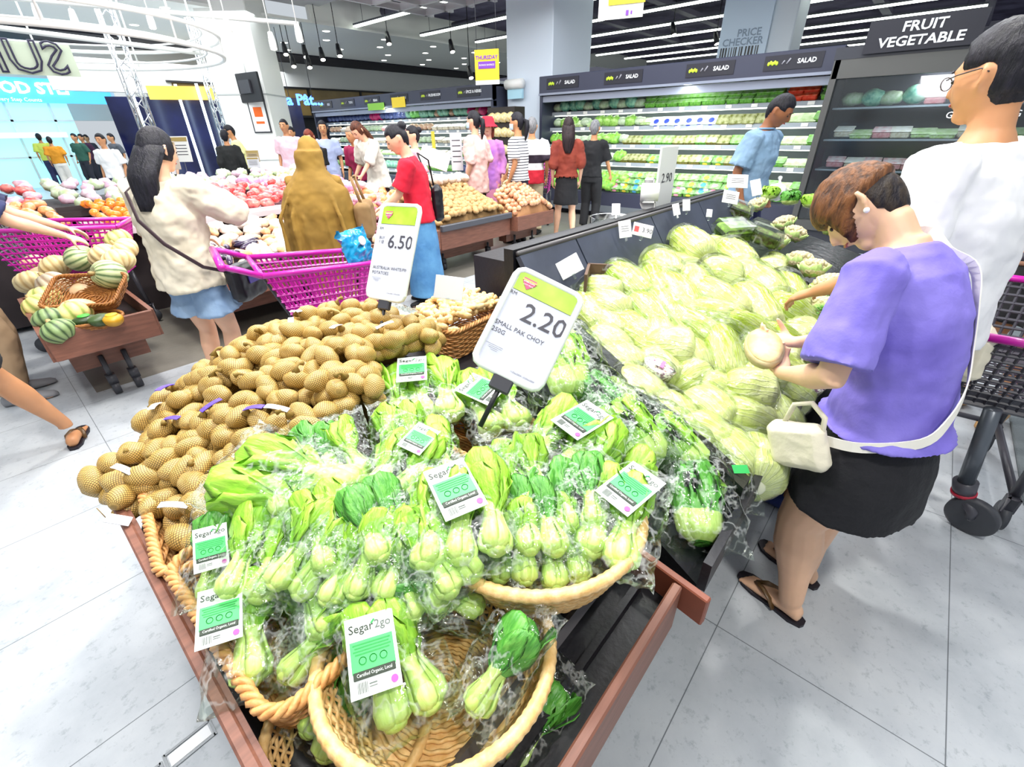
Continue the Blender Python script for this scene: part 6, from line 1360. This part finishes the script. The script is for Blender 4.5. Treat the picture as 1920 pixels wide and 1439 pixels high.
# yellow shelf banners on the left cooler
for i,(x,y,w_,h_,c,l) in enumerate([(747,192,.55,.22,'#f3d22c','yellow promotion card hanging from the left cooler header'),(705,200,.75,.16,'#8cc83c','green promotion strip hanging under the left cooler header'),(813,268,.12,.5,'#f0dc3c','tall narrow yellow banner on the left cooler shelves')]):
    q=atX(x,y,8.195 if i<2 else 8.2); o=MB().box((0,0,0),(w_,h_,.012)).obj('promotion_card',mat('card_'+c[1:],c,.5),None,False); o.matrix_world=facing(q,R(180),1,1); tag(o,l,'promotion card')
# snack rack by the pillar
t=thing('snack_rack','black wire rack of bagged snacks between the two coolers','rack',(7.6,6.75,0)); b=MB(); b.box((0,0,.95),(.3,.7,1.9)); b.obj('rack_frame',mat('rack_dark','#2a2420',.6),t,False)
K['snack']=blobpack('snack_bag','#d8c070','#f0e4c0',(.05,.1,.07),11); LAB['snack']='yellow and cream snack bag hanging on the rack by the pillar'; NAMES['snack']='snack_bag'
for z in (.5,.8,1.1,1.4,1.65):
    row(6.5,7.1,7.42,z,lambda y:'snack',.16,10,.01)
# paper towel dispenser on pillar
q=atX(968,158,8.55); t=thing('towel_dispenser','white rolled towel dispenser mounted on the blue-white pillar','dispenser',M=facing(q,R(180),1,1)); b=MB(); b.tube([(-.22,0,.06),(.22,0,.06)],.09,16); b.obj('roll_cover',white,t); b=MB(); b.box((.0,-.16,.03),(.4,.2,.06)); b.obj('light_blue_base',mat('pale_blue_plastic','#b4e0f0',.4),t,False)
# ================================================================ LONG ISLAND OF BINS (front edge about 4 m away)
def bin_box(label,x0,x1,y0,y1,z0,z1,tilt=.0,m=None,wheels=True):
    t=thing('produce_bin',label,'produce bin',((x0+x1)/2,(y0+y1)/2,0)); w_=x1-x0; d=y1-y0
    b=MB(); b.box((0,-d/2,(z0+z1)/2),(w_,.025,z1-z0),bev=.004); b.box((-w_/2,0,(z0+z1)/2),(.025,d,z1-z0)); b.box((w_/2,0,(z0+z1)/2),(.025,d,z1-z0)); b.box((0,d/2,(z0+z1)/2),(w_,.025,z1-z0)); b.obj('wooden_side',m or WOOD,t,False)
    b=MB(); b.box((0,0,z0+.05),(w_-.03,d-.03,.04)); b.obj('bottom',black,t,False)
    b=MB(); b.box((0,.1,z0-.09),(w_-.12,d-.3,.18)); b.obj('lower_board',m or WOOD,t,False)
    if wheels:
        for sx in(-1,1):
            c=V((sx*(w_/2-.2),-d/2+.22,0)); b=MB(); b.tube([c+V((-.02,0,.045)),c+V((.02,0,.045))],.045,14); b.box(c+V((0,0,.11)),(.05,.06,.06)); b.tube([c+V((0,0,.1)),c+V((0,0,z0-.1))],.015,6); b.obj('caster',dark,t)
    return t
bin_box('brown wooden bin of squashes and pumpkins at the left',.0,.52,3.5,4.5,.38,.55)
bin_box('brown wooden bin behind the woman in the cream tee',.9,2.0,3.95,5.1,.36,.56)
bin_box('brown wooden bin of pale garlic bags behind the hijab cloak',2.02,3.3,3.95,5.2,.36,.56)
bin_box('brown wooden bin of loose brown potatoes with grey front edge',3.42,4.62,4.08,4.95,.30,.52)
bin_box('brown wooden bin of onions at the right end of the island',4.66,5.45,3.98,4.42,.34,.52)
t=thing('bin_front_rail','dark grey front rail of the potato bin','rail'); b=MB(); b.box((4.02,4.05,.545),(1.2,.05,.07),bev=.008); b.obj('rail_body',mat('rail_grey','#4e4f56',.4),t,False)
t=thing('stepped_table','long stepped table with a pale lipped upper shelf of tomatoes and peppers','display stall')
b=MB(); b.box((2.1,5.75,.78),(2.9,1.0,.05)); b.box((2.1,5.28,.80),(2.9,.03,.08)); b.obj('upper_shelf',mat('pale_shelf','#c8bcc0',.5),t,False)
b=MB(); b.box((2.1,5.9,.38),(2.8,.9,.76)); b.box((2.2,7.3,.4),(3.2,1.2,.8)); b.obj('core',mat('dark_core','#2b2224',.7),t,False)
b=MB(); b.box((2.2,7.0,.86),(3.3,1.6,.05)); b.box((2.2,6.25,.89),(3.3,.03,.08)); b.obj('back_shelf',mat('dark_core','#2b2224',.7),t,False)
b=MB(); b.box((3.65,5.75,.33),(.5,1.0,.66)); b.obj('side_core',mat('dark_core','#2b2224',.7),t,False)
# --- scattered produce on heightfields
def veg(name,c,c2,r,am=.08,fr=1.6,rough=.35,seed=1,bump=.1,coat=.2,nu=12,nv=8):
    o=V((seed*5.3,seed,seed)); b=MB(); b.sph((0,0,0),r,nu,nv,fn=lambda d:1+am*noise.noise(d*fr+o)); return b.mesh(name,mat(name+'_skin',c,rough,c2=c2,vs=18,bump=bump,coat=coat))
PBR=[veg('brown_potato','#b08a54','#cfa873',(.05,.036,.034),.14,1.6,.6,i) for i in range(3)]
ON=[veg('onion','#d8a070','#e8b894',(.036,.036,.034),.05,1.5,.3,i) for i in range(2)]+[veg('onion_dark','#b87850','#d49a78',(.037,.037,.034),.05,1.5,.3,3)]
GAR=[veg('garlic_bulb','#efe8da','#d8c8b4',(.03,.03,.026),.15,3,.5,2)]
TOM=[veg('orange_tomato','#f08028','#f49a3c',(.038,.038,.034),.04,1.5,.2,1),veg('orange_pepper','#f0902c','#e87018',(.05,.038,.036),.22,2,.2,2)]
RED=[veg('red_pepper','#e03a3c','#f06058',(.075,.045,.04),.25,2,.2,3),veg('red_bag','#d83848','#f08c80',(.09,.06,.05),.25,2.4,.25,4)]
PKB=[veg('pink_produce_bag','#f0a8c0','#e87ca8',(.08,.06,.05),.3,2.4,.25,5),veg('pale_pink_bag','#f4d8dc','#e8a4b8',(.08,.07,.05),.3,2.4,.25,6)]
GNB=[veg('pale_ginger_bag','#ecd2b4','#e0b08c',(.09,.06,.045),.35,2.6,.35,7),veg('white_garlic_bag','#f2ece6','#e0c4b8',(.09,.07,.05),.3,2.6,.25,8),veg('tan_root_bag','#e4b88c','#d89868',(.09,.045,.04),.3,2.4,.35,9)]
SWP=[veg('purple_sweet_potato','#b87888','#a05c70',(.09,.03,.028),.2,2,.5,10)]
CAR=[veg('carrot_bag','#f0884c','#f4a878',(.1,.045,.04),.25,2.2,.25,11),veg('orange_melon_bag','#ee8844','#f8c890',(.06,.05,.045),.2,2.2,.25,12)]
WGC=[veg('white_cabbage_bag','#dfe8d4','#b4cc98',(.08,.07,.06),.3,2.4,.3,13),veg('lilac_turnip_bag','#d8a8c0','#e8d0dc',(.07,.06,.05),.3,2.4,.3,14)]
BANA=[veg('yellow_fruit_bag','#ecd84c','#f0e890',(.08,.04,.035),.25,2.4,.3,15)]
def scatter(meshes,name,label,cat,n,x0,x1,y0,y1,hf,sp,kd=None,tiltm=.4):
    pts=[]; k=0
    for q in range(n*14):
        x,y=rnd(x0,x1),rnd(y0,y1)
        if all((x-a)**2+(y-c)**2>sp*sp for a,c in pts):
            pts.append((x,y)); o=link(name,random.choice(meshes),None,(x,y,hf(x,y)+rnd(0,sp*.25)),(rnd(-tiltm,tiltm),rnd(-tiltm,tiltm),rnd(0,6.28))); tag(o,label,cat,label.split(' in ')[0]+' pile'); k+=1
            if k>=n: break
    return k
hb=lambda x,y:.54+.30*max(0,(y-4.05)/.85)
hbd=lambda f,x0,x1,y0,y1:(lambda x,y:f(x,y)+.10*smooth((x-x0)/.2)*smooth((x1-x)/.2))
fp=hbd(hb,3.42,4.62,4,4.95)
hfield_mesh('potato_mound_base',3.46,4.6,4.1,4.93,fp,mat('pile_brown','#8a6c44',.9),'brown potatoes deep inside the pile',  'potatoes',20,.03,.5,'stuff')
scatter(PBR,'loose_potato','loose brown potato in the long wheeled bin at the centre right','potato',290,3.46,4.6,4.1,4.93,fp,.052)
fo=hbd(lambda x,y:.54+.22*max(0,(y-4.)/.42),4.66,5.45,4,4.42)
hfield_mesh('onion_mound_base',4.68,5.43,4.0,4.40,fo,mat('pile_onion','#a87850',.9),'onions deep inside the pile','onions',16,.03,.5,'stuff')
scatter(ON,'onion','loose brown onion in the bin at the right end of the island','onion',150,4.68,5.43,4.0,4.4,fo,.046)
scatter(GAR,'garlic_bulb','white garlic bulb in the mound behind the potatoes','garlic',50,3.9,4.6,4.8,4.95,lambda x,y:.93,.05)
scatter([GNB[1]],'garlic_bag','white bag of garlic at the back of the potato bin','garlic bag',26,3.5,4.6,4.75,5.0,lambda x,y:.95,.09)
h2=lambda x,y:.55+.16*(y-3.95)/1.1
scatter(GNB,'root_bag','bag of pale ginger or garlic in the low bins left of the hijab cloak','bag of roots',95,.95,2.6,4.0,5.15,h2,.105)
scatter([GNB[1],PKB[1]],'garlic_bag','pinkish white garlic bag between the hijab cloak and the red tee','garlic bag',60,3.0,3.85,5.2,6.25,lambda x,y:.70+.16*(y-5.2),.115)
scatter(SWP,'sweet_potato','purple-skinned sweet potato beside the brown tote','sweet potato',70,2.4,3.3,4.05,5.2,lambda x,y:.58+.14*(y-4)+rnd(0,.05),.075)
scatter(CAR,'carrot_bag','orange bag of carrots in front of the woman in red','carrot bag',22,3.1,3.75,4.9,5.7,lambda x,y:.74+.1*(y-4.9),.11)
scatter(TOM,'orange_tomato','orange tomato or pepper on the pale lipped shelf','tomato',120,.75,1.75,5.32,6.15,lambda x,y:.84+.12*(y-5.3),.082)
scatter(RED,'red_pepper_bag','red pepper bag on the pale lipped shelf','pepper bag',60,1.6,2.75,5.35,6.15,lambda x,y:.85+.14*(y-5.3),.115)
scatter(PKB,'pink_produce_bag','pink bagged produce at the right end of the pale lipped shelf','produce bag',46,2.3,3.5,5.6,6.6,lambda x,y:.88+.1*(y-5.6),.13)
scatter(WGC,'pale_vegetable_bag','white and lilac bagged vegetable on the back shelf under the grey signs','vegetable bag',95,.7,3.6,6.35,7.7,lambda x,y:.905+.09*(y-6.3),.15)
scatter(BANA,'yellow_fruit_bag','yellow bagged fruit right of the hijab head','fruit bag',20,2.9,3.6,6.9,7.5,lambda x,y:.98,.12)
scatter(CAR,'carrot_tray','orange bagged root vegetable in the crate behind the left trolley','root bag',40,-.45,.5,5.75,6.6,lambda x,y:.8+.1*(y-5.4),.12)
scatter([PKB[1],PKB[0],RED[1]],'pink_onion_bag','pink and red bagged onion behind the left trolley','onion bag',50,-.48,.5,6.6,7.7,lambda x,y:.92+.1*(y-6.6),.15)
t=thing('produce_crate','dark crate table behind the left purple trolley','crate'); b=MB(); b.box((.0,6.7,.42),(1.05,2.0,.74)); b.obj('crate_body',mat('dark_core','#2b2224',.7),t,False)
# shelf cards on the stepped table
for i,(x,y,d,w_,h_,c,l) in enumerate([(313,292,7.4,.36,.42,'#c8b8a8','large tan framed price board above the cream tee shoulder'),(340,280,7.8,.30,.40,'#dcdcd8','white framed price board just right of the tan one'),(392,362,5.8,.16,.11,'#b8bcc8','grey price card on the pale shelf, left of three'),(436,358,5.9,.17,.12,'#a4a4a8','grey price card on the pale shelf, middle of three'),(500,357,5.6,.16,.13,'#f0f2f4','white price card reading small print on the pale shelf, right of three'),(525,340,6.4,.15,.08,'#d0d4e0','small card among the pink bags'),(475,305,8.2,.22,.18,'#c8c8cc','grey card near the foot of the white pillar'),(474,293,8.6,.24,.2,'#a8946c','brown basket card by the man in yellow')]):
    t=thing('price_board',l,'price board',M=facing(atd(x,y,d),R(222),1,1)@Matrix.Rotation(R(-8),4,'X')); b=MB(); b.box((0,0,0),(w_,h_,.012),bev=.004); b.obj('card',mat('card_'+c[1:],c,.5),t,False)
    b=MB(); b.box((0,h_*.38,.007),(w_*.9,h_*.16,.004)); b.obj('header_band',mat('band_tan','#a08a50',.5),t,False)
    b=MB(); [b.box((0,h_*(.15-.12*k),.007),(w_*.7,h_*.03,.002)) for k in range(4)]; b.obj('small_print',ink,t,False)
    b=MB(); b.tube([(0,-h_/2,0),(0,-h_/2-max(.1,t.location.z-h_/2-(.0 if i in(0,1,6,7) else .86)),0)],.006,5); b.obj('pole',dark,t)
for i,(x,y,z,w_,h_) in enumerate([(865,290,1.35,.5,.45)]):
    pass
t=thing('paper_sign','tilted white paper sign behind the red tee shoulder','sign',M=facing(atd(815,297,5.2),R(240),1,1)@Matrix.Rotation(R(-40),4,'X')@Matrix.Rotation(R(-25),4,'Z')); b=MB(); b.box((0,0,0),(.34,.24,.01)); b.obj('sheet',white,t,False)
t=thing('standing_sign','tall grey-white sign board in front of the left cooler beside the pink tee','sign',M=facing(atd(856,285,6.6),R(225),1,1)); b=MB(); b.box((0,0,0),(.17,.5,.015)); b.obj('board',mat('sign_pale_grey','#d4d8dc',.5),t,False); b=MB(); [b.box((0,.15-.07*k,.009),(.12,.012,.002)) for k in range(5)]; b.obj('small_print',ink,t,False); b=MB(); b.tube([(0,-.25,0),(0,-1.3,0)],.01,6); b.obj('pole',dark,t)
# --- squashes
def squash_mesh(seed,name,c,c2,r,ribs,depth,stem=True):
    def f(d):
        a=math.atan2(d.y,d.x); k=1-depth*abs(cos(a*ribs/2))**6*(1-abs(d.z)**3); k*=1+.05*noise.noise(d*1.5+V((seed,0,0))); return (k,k,k*(1-.25*(1-min(1,math.hypot(d.x,d.y)*2.2))))
    m=NT(name+'_skin'); o=m.obj(); s=m.n('ShaderNodeSeparateXYZ'); m.L.new(o,s.inputs[0]); a=m.math('ARCTAN2',s.outputs[1],s.outputs[0]); q=m.math('ABSOLUTE',m.math('SINE',m.math('MULTIPLY',a,ribs/2.)))
    n=m.noise(18,4); m.col(m.ramp(m.math('ADD',m.math('MULTIPLY',q,.6),m.math('MULTIPLY',n.outputs[0],.5)),[(.35,lin(c2)),(.75,lin(c))])); m.p(Roughness=.45); m.bump(n.outputs[0],.2)
    b=MB(); b.sph((0,0,0),r,40,20,fn=f); me=b.mesh(name,m.m); 
    b=MB(); b.tube([(0,0,r[2]*.68),(.005,0,r[2]*.9),(.02,0,r[2]*1.15)],[.02,.012,.014],7); return me,b.mesh('stem',mat('squash_stem','#b89c68',.7))
SQ=[squash_mesh(1,'pale_pumpkin','#e8d4a0','#c8a870',(.12,.12,.09),12,.12),squash_mesh(2,'cream_pumpkin','#eadcc0','#c9a98a',(.11,.11,.10),10,.14),squash_mesh(3,'green_striped_squash','#c4cc98','#5c7848',(.15,.11,.11),16,.05),squash_mesh(4,'yellow_green_squash','#ecdc90','#98a850',(.11,.11,.09),9,.1),squash_mesh(5,'dark_green_squash','#8ca46c','#38502c',(.10,.10,.08),12,.08)]
BUT=veg('butternut','#e8c294','#f0d0a8',(.09,.055,.05),.1,1.3,.5,21,nu=20,nv=12)
sqs=[(105,500,.66,0,20,'pale ribbed pumpkin at the back left of the squash bin'),(152,485,.72,2,60,'large green striped squash lying across the top of the squash bin'),(200,452,.78,3,0,'yellowish pumpkin at the top of the squash pile under the trolley'),(222,450,.80,3,30,'yellow pumpkin behind the topmost one'),(100,535,.64,1,50,'cream ribbed pumpkin standing at the left of the squash bin'),(205,515,.72,2,-80,'green striped squash in the woven tray, its star end towards the viewer'),(195,480,.75,0,40,'small cream squash in the middle of the pile'),(222,490,.74,0,10,'round cream squash beside the cream tee'),(85,560,.58,3,0,'yellow-green squash low at the left corner'),(75,575,.56,3,50,'second yellow-green squash at the bin corner'),(95,600,.56,4,0,'green squash near the round tray'),(110,622,.54,4,40,'green squash behind the round tray rim'),(232,470,.77,0,80,'pale squash hidden behind the cream tee'),(60,530,.6,0,0,'pale squash at the far left edge of the bin'),(140,590,.56,3,20,'pale squash under the woven tray'),(175,540,.62,0,0,'pale pumpkin below the striped squash')]
for x,y,z,k,rt,l in sqs:
    P=at(x,y,z); t=thing('squash',l,'squash',M=Matrix.Translation(P)@Matrix.Rotation(R(rt),4,'Z')@Matrix.Rotation(R(-35 if k!=2 else 70),4,'X')@Matrix.Scale(.85,4)); link('squash_body',SQ[k][0],t); link('stem',SQ[k][1],t)
for x,y,z,rz in [(60,492,.66,20),(55,525,.62,60),(160,540,.64,10),(150,575,.58,160),(78,512,.62,-40)]:
    o=link('butternut_squash',BUT,None,at(x,y,z),(0,R(-10),R(rz))); tag(o,'smooth tan butternut squash among the ribbed pumpkins of the left bin','squash','butternut squashes')
P=at(175,560,.60); basket('wicker_basket','brown rectangular wicker tray tilted on the squashes at the left',Matrix.Translation(P)@Matrix.Rotation(R(-42),4,'Z')@Matrix.Rotation(R(30),4,'X'),rrect(.21,.13,.04),.08,.85,40,7,.004,WKD,.011)
P=at(165,612,.50); basket('wicker_basket','round shallow wicker tray of cut pumpkin at the front of the left bin',Matrix.Translation(P)@Matrix.Rotation(R(-45),4,'Z'),circ(.20,.14),.05,.85,40,5,.004,WKD,.010,True)
for i,(x,y,z,c,l) in enumerate([(160,600,.56,'#31461f','dark green squash half with bright green flesh sticker in the round tray'),(187,598,.57,'#40582c','dark rind squash piece in the middle of the round tray'),(212,598,.57,'#d8a020','yellow orange cut pumpkin wedge in the round tray'),(120,608,.55,'#7c9864','mottled green squash at the left of the round tray')]):
    t=thing('cut_pumpkin',l,'squash',M=Matrix.Translation(at(x,y,z))@Matrix.Rotation(R(40*i),4,'Z')); b=MB(); b.sph((0,0,0),(.065,.05,.045),20,12,fn=lambda d:(1,1,1 if d.z<.2 else .6)); b.obj('rind',mat('rind_'+c[1:],c,.4,var=.3),t)
    if i in(0,2): b=MB(); b.lathe([(0,.03),(.028,.03),(.03,.025)],16); b.obj('cut_face',mat('flesh_'+'gy'[i//2],['#4cc040','#f0b830'][i//2],.5),t)
# --- eggplants in front of the cart
EG=veg('eggplant','#3a2848','#241a30',(.1,.028,.028),.08,1.2,.15,31,nu=16)
for k in range(14):
    o=link('eggplant',EG,None,at(rnd(400,470),rnd(450,490),.66),(rnd(-.2,.2),rnd(-.2,.2),rnd(0,3))); tag(o,'dark purple eggplant in the low bin beside the trolley handle','eggplant','eggplants')
# ================================================================ TROLLEYS
magenta=mat('trolley_magenta','#c01c9c',.3,coat=.3); mesh_dark=mat('trolley_grey','#44444c',.4)
def grid_panel(b,a,u,v,nu_,nv_,t_=.006,solid=.0):
    """perforated plastic panel spanned by vectors u (along) and v (up) from corner a"""
    a=V(a);u=V(u);v=V(v)
    for i in range(nu_+1): p=a+u*(i/nu_); b.tube([p,p+v],t_,4,cap=True)
    for j in range(nv_+1): p=a+v*(j/nv_); b.tube([p,p+u],t_,4,cap=True)
def trolley(label,M,side=magenta,L=.82,W=.5,wL=.6,wW=.36,h=.42,zb=.52,extra=True,nd=22):
    t=thing('shopping_trolley',label,'shopping trolley',M=M); z1=zb+h
    T=[V((-L/2,-W/2,z1)),V((L/2,-W/2*.85,z1-.04)),V((L/2,W/2*.85,z1-.04)),V((-L/2,W/2,z1))]; Bt=[V((-L/2+.14,-wW/2,zb)),V((L/2-.1,-wW/2*.9,zb)),V((L/2-.1,wW/2*.9,zb)),V((-L/2+.14,wW/2,zb))]
    for i in range(4):
        a,c=Bt[i],Bt[(i+1)%4]; d,e=T[i],T[(i+1)%4]; b=MB(); n_=nd if i%2==0 else 12
        for k in range(n_+1):
            f=k/n_; b.tube([a.lerp(c,f),d.lerp(e,f)],(.0045,.009) if False else .006,4)
        for k in range(11):
            f=k/10; b.tube([a.lerp(d,f),c.lerp(e,f)],.007 if k not in(0,10) else .013,4)
        # solid lower band
        b.add([a,c,c.lerp(e,.18),a.lerp(d,.18),a+V((0,0,-.008)),c+V((0,0,-.008))],[(0,1,2,3),(0,4,5,1)])
        b.obj('basket_wall',side if i!=3 else mesh_dark,t,False)
    b=MB(); 
    for k in range(15): f=k/14; b.tube([Bt[0].lerp(Bt[1],f),Bt[3].lerp(Bt[2],f)],.005,4)
    for k in range(9): f=k/8; b.tube([Bt[0].lerp(Bt[3],f),Bt[1].lerp(Bt[2],f)],.005,4)
    b.obj('basket_floor',mesh_dark,t)
    b=MB()
    for i in range(4): b.tube([T[i],T[(i+1)%4]],.016,8)
    b.obj('basket_rim',side,t)
    b=MB(); hz=z1+.06
    b.tube([T[0],T[0]+V((-.1,0,.05)),T[0]+V((-.16,.02,.07))],.016,8); b.tube([T[3],T[3]+V((-.1,0,.05)),T[3]+V((-.16,-.02,.07))],.016,8); b.tube([T[0]+V((-.16,0,.07)),T[3]+V((-.16,0,.07))],.02,10); b.obj('handle',side,t)
    b=MB()
    for sy in(-1,1):
        b.tube([V((-L/2+.1,sy*wW/2,zb)),V((-L/2+.05,sy*W/2*.9,.16))],.018,8); b.tube([V((L/2-.15,sy*wW/2,zb)),V((L/2-.12,sy*wW/2,.16))],.018,8); b.tube([V((-L/2+.05,sy*W/2*.9,.17)),V((L/2-.12,sy*wW/2,.17))],.016,8)
    b.tube([V((-L/2+.05,-W/2*.9,.17)),V((-L/2+.05,W/2*.9,.17))],.014,8)
    b.obj('chassis',mesh_dark,t)
    for sx,ly in((-L/2+.05,W/2*.9),(L/2-.12,wW/2)):
        for sy in(-1,1): b=MB(); c=V((sx,sy*ly,.062)); b.tube([c+V((0,-.014,0)),c+V((0,.014,0))],.062,22); w_=b.obj('wheel',mat('wheel_dark','#3a3c42',.5),t); b=MB(); b.box(c+V((.01,0,.07)),(.05,.045,.09),bev=.01); b.tube([c+V((0,-.017,0)),c+V((0,.017,0))],.012,10); b.obj('fork',mesh_dark,w_)
    return t
trolley('magenta plastic shopping trolley in the centre with a blue packet inside',Matrix.Translation((1.24,2.62,-.0))@Matrix.Rotation(R(-14),4,'Z'),L=.66,zb=.47,h=.40)
trolley('magenta shopping trolley at the left edge by the squash bin',Matrix.Translation((.42,5.05,.0))@Matrix.Rotation(R(-25),4,'Z'))
bp=thing('blue_packet','glossy blue packet with white sticker lying in the central trolley','packet',M=Matrix.Translation(at(668,462,.92))@Matrix.Rotation(R(25),4,'Z')@Matrix.Rotation(R(75),4,'X')); link('packet_body',bagmesh(77,.26,.2,.035,amp=.02),bp); bp.children[0].data.materials[0]=mat('glossy_blue_foil','#1f9cd0',.15,coat=.5,bump=.3,bs=20,c2='#1680b4')
b=MB(); b.sph((.02,.02,.04),(.035,.028,.006),12,6); b.obj('white_sticker',white,bp)
o=link('ginger_root',GI[0],None,at(690,470,.84),(0,0,1)); tag(o,'pale vegetable lying by the blue packet','vegetable')
trolley('dark trolley with magenta side standing beyond the red banded shirt',Matrix.Translation((7.0,5.45,0))@Matrix.Rotation(R(30),4,'Z'))
# right-hand trolley: grey basket with magenta edge bars
t=trolley('grey trolley with one magenta side and a big dark wheel at the right edge',Matrix.Translation((2.64,-.43,0))@Matrix.Rotation(R(183),4,'Z'),side=mesh_dark,L=.82,W=.46,wL=.7,wW=.40,h=.34,zb=.53)
for _c in t.children:
    if _c.name.startswith('basket_rim'): _c.data.materials[0]=magenta
[c for c in t.children if c.name.startswith('basket_wall')][2].data.materials[0]=magenta
wp=at(1822,968,.085); RT=t; bpy.context.view_layer.update(); c0=at(1806,928,.15); c1=at(1811,903,.22); top=at(1862,768,.56)
b=MB(); b.tube([c1,top],[.027,.026],14); b.obj('tube_leg',mat('leg_grey','#5a6068',.3,metal=.3),RT).matrix_parent_inverse=RT.matrix_world.inverted()
b=MB(); b.tube([c0,c1],[.036,.040],16); b.obj('collar',mesh_dark,RT).matrix_parent_inverse=RT.matrix_world.inverted(); b=MB(); b.tube([c0.lerp(c1,.1),c0.lerp(c1,.28)],.041,16); b.obj('red_band',mat('band_red','#b02038',.4),RT).matrix_parent_inverse=RT.matrix_world.inverted()
ax=V((.93,-.30,.1)).normalized(); c=wp; b=MB(); b.tube([c-ax*.018,c-ax*.014,c+ax*.014,c+ax*.018],[.074,.084,.084,.074],36); b.obj('big_wheel',mat('wheel_dark','#3a3c42',.5),RT).matrix_parent_inverse=RT.matrix_world.inverted(); b=MB(); b.tube([c-ax*.023,c+ax*.023],.011,12); b.obj('hub',chrome,RT).matrix_parent_inverse=RT.matrix_world.inverted()
b=MB(); b.tube([c0,wp-ax*.024+V((0,0,.03)),wp-ax*.024],[.026,.02,.014],8); b.obj('fork',mesh_dark,RT).matrix_parent_inverse=RT.matrix_world.inverted()
bg=thing('paper_bag','crumpled cream cloth bag on the rack of the right trolley','bag',M=Matrix.Translation(at(1815,655,.74))); b=MB(); b.box((0,0,0),(.22,.12,.2),bev=.03); remesh(b.obj('bag_body',mat('cream_cloth','#e6dfc8',.8,bump=.3,bs=20),bg),.01,2,.03,.07)
# walking foot with blue shoe near the trolley is part of the man in white; a far stand of green boxes under the pillar
KIDS.clear()
